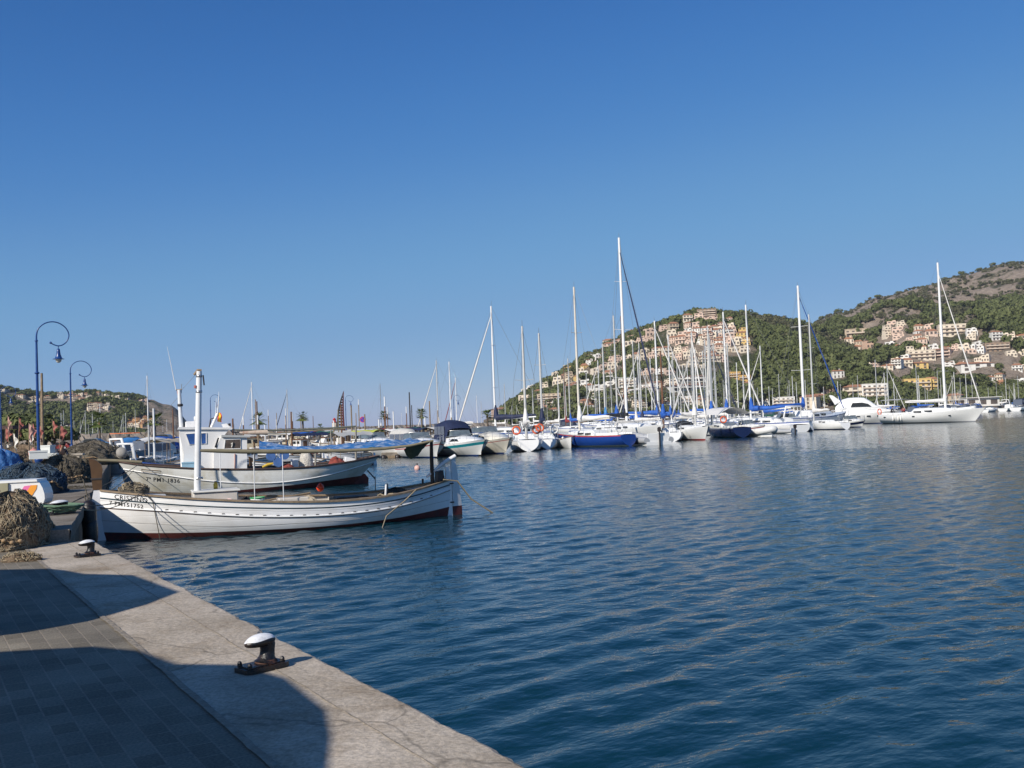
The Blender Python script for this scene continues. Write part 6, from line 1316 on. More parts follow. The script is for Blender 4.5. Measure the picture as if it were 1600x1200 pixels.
# --- free standing poles and extra small masts left of the motorboats
for i, (px, top, yb, Y, r, m_, lb) in enumerate(((232,664,726,58,.10,M_alu,'grey pole with a cream roll left of the second mast'),(399,624,690,105,.10,M_cap,'brown pole just right of the palm by the wheelhouse'),(419,640,686,112,.09,M_cap,'brown and white pole at the palm'),(432,645,690,118,.08,M_cap,'short pole between palms'),(446,638,700,96,.085,M_tan,'orange brown mast with white tip'),(489,650,690,128,.08,M_tan,'thin brown mast left of the lighthouse'),(517,674,712,60,.03,M_olive,'thin prop pole'),(528,640,706,95,.11,M_olive,'grey pole in front of the curved sculpture'),(560,624,668,130,.12,M_cap,'thick pale pole left of the no parking sign'),(605,636,692,98,.085,M_tan,'white tipped brown mast by the palm'),(643,633,690,100,.09,M_dark,'dark brown mast between the two right palms'),(658,640,690,108,.07,M_olive,'thin olive pole at the right palm'))):
    if 'prop' in lb: continue
    b = at(px, top, Y); t = thing('mooring_pole', lb, 'pole', (b.x, Y, 0), 0, 'masts and poles of the small boats'); MB().tube([(0,0,-.2),(0,0,b.z-.7)], r*.5, 8).build('pole', m_, t); MB().tube([(0,0,b.z-.7),(0,0,b.z)], [r*.54, r*.46], 8).build('tip', M_mast if 'white' in lb or 'pale' in lb else m_, t)
# ================================================================ LAND BEHIND THE BOATS
promenade = MB(); pp = [(-420,112),(-52,112),(-30,124),(-8,140),(4,175),(12,232),(-2,262),(-120,215),(-420,190)]
promenade.prism(pp, -1.2, 1.15); struct(promenade.build('promenade', M_conc2))
M_break = conc_mat('breakwater_stone', (.22,.19,.16), (.36,.31,.26), .6)
wall_pts = [at(-30,686,146),at(60,681,148),at(140,678,150),at(250,675.5,156),at(360,672.5,166),at(440,669.8,178),at(540,667.5,196),at(620,664.5,214),at(700,662.2,232),at(760,660.5,244),at(793,660,250)]
rh0 = random.Random(77); mb = MB(); rows = []
for i in range(len(wall_pts)-1):
    for k in range(26):
        p = wall_pts[i].lerp(wall_pts[i+1], k/26); jt = lambda a: Vector((rh0.uniform(-a, a), rh0.uniform(-a, a), rh0.uniform(-a*.35, a*.35)))
        rows.append([Vector((p.x+2.2, p.y-2.2, 0)), Vector((p.x+1.5, p.y-1.5, p.z*.35))+jt(.5), Vector((p.x+.7, p.y-.7, p.z*.75))+jt(.5), Vector((p.x, p.y, p.z))+jt(.4), Vector((p.x-.4, p.y+3, p.z))+jt(.3), Vector((p.x-.4, p.y+5, 0))])
t = mb.grid(rows, 0, False).build('breakwater', M_break); struct(t)
# ---------------------------------------------------------------- houses
rh = random.Random(12)
WALLS = dict(pink=(.66,.50,.40), salmon=(.60,.42,.31), cream=(.71,.62,.49), white=(.74,.72,.67), ochre=(.60,.38,.12), beige=(.50,.41,.30), yellow=(.66,.47,.18), orange=(.62,.36,.16), brown=(.30,.22,.16))
WM = {k: mat('render_'+k, v, .9, var=.10, scale=.5, dirt=(v[0]*.7, v[1]*.66, v[2]*.6), dscale=.4, damt=.5) for k, v in WALLS.items()}
M_roof = mat('roof_tiles', (.38,.18,.10), .9, var=.3, scale=1.5); M_opn = mat('dark_opening', (.10,.082,.07), .5, var=.4, scale=.6); M_slab = mat('terrace_slab', (.60,.50,.40), .9, var=.1)
def house_proto(w, d, floors, kind, wm):
    """front faces -y; origin at the ground in the middle of the front"""
    t = thing('house', 'x', 'house', (0,0,-900)); fh = 3.0; H = floors*fh; c = .0
    wall = MB(); back = 0
    for f in range(floors):
        setb = (1.9*f if kind in ('terrace',) else 0); ww = w*(1-.10*f*(kind == 'terrace'))
        wall.box((0, d/2+setb/2+(.01*f), fh*(f+.5)-(1.5 if f == 0 else 0)), (ww, d-setb, fh+(3 if f == 0 else 0)-.004))
    if kind == 'terrace': wall.box((w*.22, d*.62, H+.6), (w*.3, d*.4, 1.2))
    wo = wall.build('wall', wm, t)
    for f in range(floors):
        setb = 1.9*f if kind == 'terrace' else 0; y = setb-.02+.01*f; ww = w*(1-.10*f*(kind == 'terrace')); n = max(2, int(ww/3.4))
        for k in range(n):
            x = -ww/2+ww*(k+.5)/n; hh = 1.9 if (k+f) % 3 else 2.2; bw = ww/n*(.54 if kind != 'villa' else .36)
            if kind == 'block': hh = 1.5; bw = ww/n*.45
            z0 = fh*f+.55 if hh < 2.2 else fh*f+.15
            wd = MB()
            if kind == 'terrace' and (k+f) % 2 == 0:
                seg = [(x-bw/2, z0),(x+bw/2, z0),(x+bw/2, z0+hh*.6)]+[(x+bw/2*math.cos(a), z0+hh*.6+hh*.4*math.sin(a)) for a in (.5,1.05,1.57,2.1,2.64)]+[(x-bw/2, z0+hh*.6)]
                wd.prism(seg, -y-.06, -y+.03, 0, Mx)
            else: wd.box((x, y, z0+hh/2), (bw, .12, hh))
            wd.build('window', M_opn, t)
        if kind in ('terrace','balcony') and f > 0:
            b = MB(); yb = y-.9; b.box((0, yb+.35, fh*f+.07), (ww*.98, 1.5, .14)); b.box((0, yb-.35, fh*f+.55), (ww*.98, .12, .85)); b.build('balcony', wm, t)
    if kind == 'villa' or kind == 'balcony':
        r = MB(); zz = H+.003; r.add([(-w/2-.4,-.5,zz),(w/2+.4,-.5,zz),(w/2+.4,d+.4,zz),(-w/2-.4,d+.4,zz),(-w*.25,d/2,zz+1.7),(w*.25,d/2,zz+1.7)], [(0,1,5,4),(1,2,5),(2,3,4,5),(3,0,4),(3,2,1,0)]); r.build('roof', M_roof, t)
        if kind == 'villa': MB().box((w*.2, d*.45, H+1.5), (.8,.8,1.6)).build('chimney', wm, [q for q in bpy.data.objects if q.parent == t and q.name.startswith('roof')][0])
    elif kind == 'block':
        MB().box((0, d/2, H+.25), (w+.3, d+.3, .5)).build('roof', wm, t)
        for f in range(1, floors): MB().box((0, -.7, fh*f+.4), (w*.9, 1.4, .9)).build('balcony', M_slab, t)
    else: MB().box((-w*.1, d*.62, H+.12), (w*.72, d*.5, .3)).build('roof', M_roof if rh.random() < .35 else wm, t)
    return t
HP = {}
def hproto(kind, wm, fl):
    k = (kind, wm, fl)
    if k not in HP: t = house_proto(11 if kind != 'block' else 18, 9, fl, kind, WM[wm]); HP[k] = (t, treeof(t))
    return HP[k]
houses = []; FOOT = []
def put_house(hill, px, py, wpx, kind, col, fl, desc=None, hpx=None, shore=None):
    p = hill.hit(px, py) if shore is None else Vector((ray(px, hor(px)).x/ray(px, hor(px)).y*shore, shore, 1.3))
    t0, tr = hproto(kind, col, fl); t = copy_tree(t0, None, tr); wm_ = 11 if kind != 'block' else 18; w_ = wpx*p.y/FPX; sx = w_/wm_
    sz = sx if hpx is None else (hpx*p.y/FPX)/(fl*3.0+.6)
    t.scale = (sx, max(.6, min(sx, 1.3)), sz); t.location = (p.x, p.y-.8, p.z-.5*sz); t.rotation_euler = (0,0,-math.atan2(p.x, p.y)*.8+rh.uniform(-.45,.45) if kind != 'block' else -.25)
    FOOT.append((p.x, p.y, w_/2+2.5)); houses.append([t, px, py, wpx, kind, col, hill, desc]); return t
# rows of stepped terraces: x0, x1, top row, bottom row of the cluster in the photo, colours, hill
CL = [(1066,1098,491,512,'pink cream',hill_near),(1096,1142,496,540,'pink cream white pink',hill_near),(1138,1168,512,538,'pink yellow cream',hill_near),(1068,1132,514,538,'cream pink white',hill_near),(1100,1168,528,548,'white pink cream',hill_near),
 (1042,1068,516,536,'cream pink',hill_near),(982,1026,515,534,'salmon salmon pink',hill_near),(1030,1052,507,516,'pink beige',hill_near),(960,984,526,538,'cream pink',hill_near),(940,966,533,546,'cream pink',hill_near),
 (1000,1076,542,561,'cream cream pink',hill_near),(1076,1136,546,564,'cream pink cream',hill_near),(912,940,557,570,'white white',hill_near),(936,968,548,574,'pink pink cream',hill_near),(882,914,570,592,'cream beige yellow',hill_near),
 (862,886,583,600,'cream pink',hill_near),(842,862,598,608,'pink cream',hill_near),(970,1000,552,560,'beige cream',hill_near),
 (816,842,600,616,'cream white',hill_near),(846,876,610,630,'white cream',hill_near),(884,926,596,612,'white cream beige',hill_near),(900,925,622,636,'white cream',hill_near),(950,1000,612,626,'white white cream',hill_near),(985,1040,622,636,'white cream',hill_near),(1000,1060,572,584,'cream pink white',hill_near),(1036,1062,588,600,'cream white',hill_near),(1090,1130,618,632,'white cream',hill_near),(1176,1200,622,634,'white',hill_near),(868,884,592,602,'pink cream',hill_near),(925,960,575,586,'cream pink',hill_near),(1060,1100,566,574,'cream',hill_near),(1400,1440,540,552,'cream white',hill_high),(1300,1330,548,560,'cream beige',hill_high),(1484,1506,538,548,'cream pink',hill_high),(1540,1570,584,594,'cream white',hill_high),(1584,1606,592,604,'white cream',hill_high),
 (1281,1312,525,537,'cream beige',hill_high),(1317,1350,533,548,'cream beige',hill_high),(1350,1376,532,543,'pink salmon',hill_high),(1382,1416,502,527,'pink cream pink',hill_high),(1382,1406,534,544,'white',hill_high),
 (1414,1450,527,540,'pink cream',hill_high),(1428,1466,508,522,'pink white cream',hill_high),(1508,1528,513,528,'white cream',hill_high),
 (1506,1532,534,552,'white pink',hill_high),(1520,1548,552,564,'white cream',hill_high),(1390,1420,555,572,'white cream',hill_high),(1343,1390,568,584,'cream pink cream',hill_high),
 (1475,1502,562,574,'white',hill_high),(1450,1478,537,548,'white',hill_high),(1572,1600,545,556,'cream white',hill_high),(1580,1606,568,580,'cream white',hill_high),(1560,1590,520,530,'cream',hill_high),
 (0,14,606,612,'cream',hill_left),(26,36,615,621,'cream',hill_left),(44,60,619,628,'beige cream',hill_left),(90,112,614,622,'beige cream',hill_left),(112,162,611,624,'beige cream salmon',hill_left),(136,172,629,640,'cream cream',hill_left),(164,182,616,624,'cream',hill_left),(184,200,620,626,'cream pink',hill_left),(213,226,623,628,'pink cream',hill_left),(198,224,655,667,'orange orange cream',hill_left),(60,76,618,624,'beige',hill_left),(222,236,652,662,'orange cream',hill_left),(16,34,652,660,'salmon cream',hill_left),(84,100,662,668,'white',hill_left)]
for x0, x1, y0, y1, cols, hill in CL:
    cols = cols.split(); base = 14 if hill is hill_near else 15 if hill is hill_high else 8
    rh_px = 8.5 if hill is not hill_left else 4.5
    nr = max(1, round((y1-y0)/rh_px)); 
    for r in range(nr):
        yb = y0+(y1-y0)*(r+1)/nr; x = x0+rh.uniform(0,3)
        while x < x1-base*.4:
            wpx = base*rh.uniform(.7, 1.25); kind = rh.choice(['terrace','terrace','balcony','terrace','villa']); fl = rh.choice([1,2,2,2,3]) if kind != 'villa' else rh.choice([1,2])
            put_house(hill, x+wpx/2, yb+rh.uniform(-1.2,1.2), wpx, kind, rh.choice(cols), fl, hpx=rh_px*(1.25 if fl > 1 else .8)*rh.uniform(.85,1.2)); x += wpx*rh.uniform(.85, 1.25)
# the ones with a face of their own
SP = [(1104,496,30,'block','brown',4,14,hill_near,'unfinished grey brown concrete building on the crest of the nearer hill'),
 (826,633,32,'block','cream',4,17,hill_near,'cream apartment block low on the left foot of the nearer hill'),(858,633,38,'block','beige',5,19,hill_near,'grey beige apartment block with many balconies right of the cream block'),
 (790,652,34,'balcony','salmon',3,15,hill_near,'peach coloured low building at the left end of the hill shore'),(912,588,16,'terrace','white',2,9,hill_near,'small white house beside the cream terraces on the left slope'),
 (945,605,36,'terrace','white',4,18,hill_near,'broad white apartment building in front of the tallest mast'),(980,604,28,'block','white',3,14,hill_near,'white block just right of the tallest mast'),(935,622,30,'block','white',4,15,hill_near,'white balcony block above the salmon tower house'),
 (1012,612,26,'block','white',3,12,hill_near,'white block between brown and white masts'),(1028,606,24,'villa','cream',2,10,hill_near,'cream villa right of the white blocks'),(1082,596,44,'balcony','white',2,10,hill_near,'long white row house above the red awnings'),
 (1080,609,64,'balcony','white',2,9,hill_near,'long white building with red awnings behind the masts'),(919,637,22,'villa','salmon',2,13,hill_near,'salmon tower house with tiled roof near the shore'),(1148,592,18,'block','ochre',3,12,hill_near,'bright ochre house among the pines, left half'),(1163,594,18,'block','ochre',2,9,hill_near,'bright ochre house among the pines, right half'),
 (1182,604,36,'villa','white',1,8,hill_near,'low white house with red roof right of the ochre houses'),(1154,631,20,'villa','white',2,13,hill_near,'white villa with arches behind the masts near the shore'),(1070,632,30,'block','white',3,14,hill_near,'white block low behind the crowded masts'),(965,634,24,'villa','white',2,9,hill_near,'white low house behind the black sail cover'),(870,645,26,'villa','white',1,8,hill_near,'white low house left of the blue sailboat mast'),(848,642,20,'villa','salmon',1,8,hill_near,'salmon roofed house by the shore left of the grey block'),
 (1224,635,34,'block','white',3,16,hill_near,'whitish pier building with long balconies behind the motor cruisers'),(1262,638,26,'villa','cream',3,20,hill_near,'cream house with small windows left of the blue furled sail'),(1282,634,24,'villa','white',3,18,hill_near,'white house with tiled roof right of the grey mast'),
 (1310,590,18,'villa','white',2,12,hill_near,'small white villa alone among the pines'),(1298,614,26,'villa','salmon',2,10,hill_near,'salmon roofed house below the small white villa'),(1336,624,38,'balcony','cream',3,22,hill_near,'cream house with long tiled roof behind the motor yacht'),(1367,630,38,'block','white',5,32,hill_near,'tall rounded white building with balconies above the motor yacht'),
 (1434,617,40,'block','yellow',4,27,hill_high,'big yellow apartment block, its left half'),(1454,616,22,'balcony','yellow',4,26,hill_high,'cream right wing of the big yellow apartment block'),(1488,634,24,'villa','beige',3,18,hill_high,'beige house behind the mast of the long white sailboat'),
 (1342,526,42,'block','beige',2,14,hill_high,'large pale quarry wall building high on the right hill'),(1488,524,40,'block','cream',3,19,hill_high,'big cream hotel like building high on the right hill'),(1440,562,40,'block','cream',3,16,hill_high,'long cream apartment building in the middle of the right hill, left part'),(1466,560,34,'balcony','pink',3,15,hill_high,'long cream apartment building in the middle of the right hill, right part'),(1434,576,30,'villa','yellow',2,10,hill_high,'yellowish lower wing below the long cream building'),
 (1558,531,16,'balcony','white',3,14,hill_high,'narrow cream tower house at the right of the high hill'),(1558,549,36,'block','brown',3,15,hill_high,'grey brown stone building with dark windows on the right hill'),(1527,578,50,'villa','white',2,12,hill_high,'long white house with wide brown tiled roof above the pines'),(1562,603,14,'villa','orange',1,8,hill_high,'orange hut between the pines at far right')]
for px, py, wpx, kind, col, fl, hpx, hill, desc in SP: put_house(hill, px, py, wpx, kind, col, fl, desc, hpx)
# labels: colour, kind and place in its band
cnt2 = {}; KN = dict(terrace='stepped house with arched terraces', balcony='house with balconies and tiled roof', villa='villa with tiled roof', block='apartment block')
hn = {id(hill_near): 'nearer hill', id(hill_high): 'right hill', id(hill_left): 'left headland'}
def band(hill, py):
    if hill is hill_near: return 'crest' if py < 522 else 'upper slope' if py < 550 else 'left flank' if py < 610 else 'foot'
    if hill is hill_high: return 'high slope' if py < 532 else 'middle slope' if py < 560 else 'low slope'
    return 'crest' if py < 627 else 'side'
houses.sort(key=lambda h: h[1])
for h in houses:
    t = h[0]; t['category'] = 'house'; t['group'] = 'houses on the hillsides'
    if h[7]: t['label'] = h[7]; continue
    k = ('%s %s' % (h[5], KN[h[4]]), band(h[6], h[2]), hn[id(h[6])]); cnt2[k] = cnt2.get(k, 0)+1; h.append((k, cnt2[k]))
for h in houses:
    if h[7]: continue
    k, i = h[8]; t = h[0]
    t['label'] = ('%s, %s of %s' % k) if cnt2[k] == 1 else '%s, %s from left, %s of %s' % (k[0], ordn(i-1), k[1], k[2])
for t0, tr in HP.values():
    for nm in list(tr): bpy.data.objects.remove(bpy.data.objects[nm])
# ---------------------------------------------------------------- trees
def leafmat(name, a, b, c):
    m = bpy.data.materials.new(name); m.use_nodes = True; n = m.node_tree.nodes; l = m.node_tree.links; p = n['Principled BSDF']; p.inputs['Roughness'].default_value = .8; p.inputs['Specular IOR Level'].default_value = .15
    tc = n.new('ShaderNodeTexCoord'); oi = n.new('ShaderNodeObjectInfo'); z = n.new('ShaderNodeTexNoise'); z.inputs['Scale'].default_value = .22; z.inputs['Detail'].default_value = 5; z.inputs['Roughness'].default_value = .7
    g = n.new('ShaderNodeNewGeometry'); l.new(g.outputs['Position'], z.inputs['Vector'])
    r = n.new('ShaderNodeValToRGB'); r.color_ramp.elements[0].position = .33; r.color_ramp.elements[0].color = (*a,1); r.color_ramp.elements[1].position = .68; r.color_ramp.elements[1].color = (*c,1); e = r.color_ramp.elements.new(.5); e.color = (*b,1)
    l.new(z.outputs['Fac'], r.inputs[0]); l.new(r.outputs[0], p.inputs['Base Color']); return m
L_pine = leafmat('pine_needles', (.058,.068,.028), (.102,.120,.043), (.155,.165,.070)); L_scrub = leafmat('scrub_leaves', (.06,.064,.035), (.105,.105,.056), (.16,.15,.085)); L_palm = leafmat('palm_fronds', (.05,.075,.02), (.09,.12,.03), (.15,.16,.05))
L_bark = mat('bark', (.10,.075,.055), .9, var=.3)
def crown_arrays(r, nl, per, size, flat=.62, seed=0):
    """leaf clumps spread through several uneven lobes; crown radius 1, base at 0"""
    q = random.Random(seed); V = []; F = []
    lobes = [(Vector((q.uniform(-.6,.6), q.uniform(-.6,.6), q.uniform(.35,.95)*flat)), q.uniform(.32,.58)) for _ in range(nl)]+[(Vector((0,0,.6*flat)), .6)]
    for c, lr in lobes:
        for _ in range(per):
            d = Vector((q.gauss(0,1), q.gauss(0,1), q.gauss(.25,1))).normalized(); p = c+Vector((d.x, d.y, d.z*flat*1.1))*lr*q.uniform(.72,1.08)
            a = d.orthogonal().normalized(); b = d.cross(a); th = q.uniform(0,6.28); a, b = a*math.cos(th)+b*math.sin(th), b*math.cos(th)-a*math.sin(th); s = size*q.uniform(.6,1.4); tl = d*q.uniform(-.5,.5)*s
            o = len(V); V += [p-a*s-b*s*.4+tl, p+a*s*.7-b*s*.6-tl*.5, p+a*.2*s+b*s*.9-tl]; F.append((o, o+1, o+2))
    return V, F
def crown_obj(seed, nl=5, per=70, size=.13, flat=.62, m=None, name='crown'):
    V, F = crown_arrays(1, nl, per, size, flat, seed); me = bpy.data.meshes.new(name); me.from_pydata([tuple(v) for v in V], [], F); me.materials.append(m); return me
PINE = [crown_obj(s, 6, 90, .105, .62, L_pine) for s in range(1,7)]
SPH = [crown_obj(s, 5, 60, .13, .8, L_scrub) for s in range(11,14)]
def trunk_mesh(seed):
    q = random.Random(seed); m = MB(); b = Vector((q.uniform(-.1,.1), q.uniform(-.1,.1), .35)); m.tube([(0,0,-.6), (0,0,0), b*.5, b], [.085,.07,.055,.045], 6)
    for k in range(4): a = q.uniform(0,6.28); m.tube([b*.6, b+Vector((math.cos(a)*.4, math.sin(a)*.4, .3))], [.035,.012], 4)
    me = bpy.data.meshes.new('trunk'); me.from_pydata(m.v, [], m.f); me.materials.append(L_bark); return me
TRK = [trunk_mesh(s) for s in range(3)]
rt = random.Random(33)
def tree(loc, r, h, label='green pine tree on the wooded slope', group='pines on the slopes', name='pine_tree', cat='tree', cm=None):
    t = thing(name, label, cat, loc, rt.uniform(0,6.28), group)
    tr = bpy.data.objects.new('trunk', rt.choice(TRK)); COL.objects.link(tr); tr.parent = t; tr.scale = (r, r, h*.9); tr.location = (0,0,h*.12)
    c = bpy.data.objects.new('crown', cm or rt.choice(PINE)); COL.objects.link(c); c.parent = t; c.location = (0,0,h*.28); c.scale = (r*rt.uniform(.9,1.15), r*rt.uniform(.9,1.15), h*.72/.95*rt.uniform(.85,1.1)); return t
def clear(x, y, m=0): return all((x-a)**2+(y-b)**2 > (c+m)**2 or y > b+3 for a, b, c in FOOT if abs(x-a) < 40 and abs(y-b) < 40)
def in_front(x, y, z):      # stands right below a house front?
    for a, b, c in FOOT:
        if b-(24 if b < 560 else 17) < y < b+2 and abs(x-a*y/b) < c+1: return True
    return False
# big pines along the two shores
big = [(905,626),(893,630),(880,612),(868,622),(1000,628),(1018,634),(1040,622),(1052,630),(1098,618),(1112,626),(1126,620),(1130,636),(1180,618),(1190,628),(1200,616),(1212,608),(1172,634),(1248,612),(1236,600),(1265,600),(1276,612),(1258,590),(1290,600),(1306,612),(1322,608),(1310,626),(1318,634),(1295,632),(1390,600),(1402,612),(1396,630),(1406,580),(1378,585),(1362,592),(1350,590),(1480,590),(1492,600),(1504,590),(1518,602),(1530,592),(1542,606),(1552,596),(1566,592),(1578,604),(1590,594),(1600,606),(1510,612),(1536,616),(1560,618),(1584,616),(1475,606),(1500,622),(1554,560),(1546,574),(1570,562),(1476,575),(1424,582),(1412,592),(1398,566),(1436,590),(1532,580),(1556,582),(1576,578),(1594,580),(1590,560),(1360,572),(1336,580),(1330,596),(1345,602),(955,640),(942,632),(830,640),(842,628),(882,640),(896,644)]
for i, (px, py) in enumerate(big):
    hill = hill_high if px > 1395 else hill_near; p = hill.hit(px, py+3); r = rt.uniform(4.5, 8)
    tree(p-Vector((0,0,.6)), r, r*1.15) if not in_front(p.x, p.y, 0) or py > 600 else None
for (px, py) in ((1284,508),(1258,494),(1198,494),(1225,497),(1180,489),(1240,500),(930,548),(948,538),(958,532),(1052,500),(1060,497),(898,566),(985,522),(1012,511),(1145,488),(1160,488),(1310,492),(1345,482),(1372,466),(1405,455),(1440,447),(1475,436),(1502,430),(1530,424),(1552,420),(1580,416)):
    hill = hill_near if px < 1262 else hill_high; d = ray(px, 0); u = ray(px, py); u = u.x/u.y; Y = hill.Yr-8; tree(Vector((u*Y, Y, hill.h(u, Y)-.8)), rt.uniform(3,4.5), rt.uniform(4,6.5), 'small dark pine standing out against the sky on the ridge', 'pines on the ridge')
# left: pines behind the pergola and the palm row
for (px, py, Y, r) in ((8,668,118,5),(24,664,122,6),(42,668,118,5),(70,668,122,5.5),(84,671,118,4),(-8,662,120,6)):
    p = ptx(px, Y); tree(Vector((p.x, Y, 1.1)), r*.62, r*.85, 'round headed pine behind the dark pergola at the left edge', 'pines behind the pergola')
# wooded slopes as one mass each
def wood(name, label, hill, n, seed, u0, u1, tmin, tmax, keep, protos_, rmin, rmax, hk, m):
    q = random.Random(seed); vs = []; tri = []; base = [(np.array([v.co[:] for v in me.vertices], dtype=np.float32), np.array([p.vertices[:] for p in me.polygons], dtype=np.int32)) for me in protos_]
    off = 0; AV = []; AF = []
    for _ in range(n):
        u = q.uniform(u0, u1); Y = hill.Ys+hill.shelf*.3+(hill.Yr+15-hill.Ys)*q.uniform(tmin, tmax); x = u*Y; t_ = (Y-hill.Ys)/(hill.Yr-hill.Ys)
        z = hill.h(u, Y)
        if z < .9 or not keep(u, t_, x, Y, q): continue
        if in_front(x, Y, z): continue
        V, F = q.choice(base); r = q.uniform(rmin, rmax); th = q.uniform(0,6.28); c, s = math.cos(th), math.sin(th); h = r*hk*q.uniform(.8,1.25)
        W = np.empty_like(V); W[:,0] = (V[:,0]*c-V[:,1]*s)*r+x; W[:,1] = (V[:,0]*s+V[:,1]*c)*r+Y; W[:,2] = V[:,2]*h+z+r*.12
        AV.append(W); AF.append(F+off); off += len(V)
    AV = np.concatenate(AV); AF = np.concatenate(AF); me = bpy.data.meshes.new(name); me.vertices.add(len(AV)); me.vertices.foreach_set('co', AV.ravel()); me.loops.add(AF.size); me.loops.foreach_set('vertex_index', AF.ravel()); me.polygons.add(len(AF)); me.polygons.foreach_set('loop_start', np.arange(0, AF.size, 3, dtype=np.int32)); me.polygons.foreach_set('loop_total', np.full(len(AF), 3, dtype=np.int32)); me.update(calc_edges=True)
    me.materials.append(m); o = bpy.data.objects.new(name, me); COL.objects.link(o); tag(o, label, 'woodland', None, 'stuff'); return o
LO = [crown_obj(s, 4, 26, .21, .66, L_pine) for s in range(21,27)]; LS = [crown_obj(s, 3, 16, .30, .8, L_scrub) for s in range(31,35)]
def nz2(x, y, s, o=0): return noise.noise(Vector((x*s, y*s, o)))
def keep_near(u, t, x, Y, q):
    rocky = max(0, (t-.55)*2.0)*(1 if u > .17 else .35)
    return nz2(x, Y, .02, 1)*.9+.62-rocky*.75 > q.random()*.55
def keep_high(u, t, x, Y, q):
    return nz2(x, Y, .016, 4)*1.2+nz2(x, Y, .05, 2)*.6+.66-max(0, t-.30)*1.7 > q.random()*.55
def keep_left(u, t, x, Y, q): return nz2(x, Y, .02, 9)+.62-(1.6 if u > -.372 else 0) > q.random()*.5
wood('pine_wood', 'dense green pine wood covering the nearer hill', hill_near, 9500, 5, -.01, .42, 0, .96, keep_near, LO, 2.2, 4.2, 1.15, L_pine)
wood('pine_wood', 'pine wood on the lower part of the right hill', hill_high, 9000, 6, .24, .60, 0, .55, keep_high, LO, 2.6, 5.0, 1.1, L_pine)
wood('scrub', 'low scrub scattered over the rocky top of the right hill', hill_high, 20000, 7, .25, .60, .12, 1, lambda u, t, x, Y, q: nz2(x, Y, .03, 4)*1.1+nz2(x, Y, .11, 7)*.8+.36-max(0,t-.45)*.55 > q.random()*.75, LS, .9, 2.6, .9, L_scrub)
wood('scrub', 'scrub and small pines over the ridge of the nearer hill', hill_near, 3500, 8, .05, .42, .5, 1, lambda u, t, x, Y, q: nz2(x, Y, .05, 3)+.5 > q.random()*.8, LS, 1.2, 2.6, 1.0, L_scrub)
wood('pine_wood', 'dark wood and scrub on the left headland', hill_left, 7000, 9, -.60, -.31, 0, 1, keep_left, LO, 2.2, 4.6, .95, L_pine)
# palms
def palm(label, px, yt, yb, Y, n=26, spread=1.0):
    b = at(px, yb, Y); tp_ = at(px, yt, Y); h = tp_.z-1.15; t = thing('palm_tree', label, 'palm tree', (b.x, Y, 1.15), rt.uniform(0,6), 'fan palms on the promenade')
    R0 = .31*h*spread; th = h-R0*.55
    MB().tube([(0,0,-.1),(.03,0,th*.5),(0,0,th)], [.17,.11,.12], 8).build('trunk', L_bark, t)
    m = MB(); q = random.Random(px)
    for k in range(n):
        a = 2*math.pi*k/n+q.uniform(-.2,.2); el = q.uniform(-.5, 1.25); L_ = R0*q.uniform(.8,1.1)
        d = Vector((math.cos(a)*math.cos(el), math.sin(a)*math.cos(el), math.sin(el))); sd_ = Vector((-math.sin(a), math.cos(a), 0)); st_ = Vector((0,0,th)); mid = st_+d*L_*.55
        m.tube([st_, mid], .02, 3)
        for j in range(7):                       # fan of leaflets
            f = (j-3)/3; tip = mid+(d*math.cos(f*1.1)+sd_*math.sin(f*1.1))*L_*.55-Vector((0,0,L_*.16*(.5+abs(f)*.7))); w_ = sd_*L_*.055
            m.add([mid-w_*.4, mid+w_*.4, mid.lerp(tip,.6)+w_, tip, mid.lerp(tip,.6)-w_], [(0,1,2,3,4)])
    m.build('crown', L_palm, t)
    m = MB()
    for k in range(12):
        a = q.uniform(0,6.28); m.add([(.15*math.cos(a), .15*math.sin(a), th-.05), (.15*math.cos(a+.5), .15*math.sin(a+.5), th-.05), (R0*.35*math.cos(a+.25), R0*.35*math.sin(a+.25), th-R0*.55)], [(0,1,2)])
    m.build('dead_fronds', mat('dry_fronds', (.30,.22,.09), .9, var=.3), t); return t
palm('palm beside the black parked car left of the second lamp', 156, 648, 692, 120, spread=1.15); palm('palm between the headland and the grey mast', 243, 648, 694, 118, spread=1.2)
palm('bushy palm right of the wheelhouse flag', 405, 648, 692, 116, spread=1.15); palm('slim palm halfway between the wheelhouse and the curved sculpture', 474, 645, 690, 128, spread=.95); palm('palm behind the brown mast with a white tip', 602, 645, 688, 128); palm('palm left of the white masts and the navy awning', 660, 641, 686, 128); palm('palm half hidden behind the navy sail cover', 763, 642, 684, 130, spread=1.2)
palm('small low palm left of the lighthouse', 501, 664, 688, 140, spread=1.3)
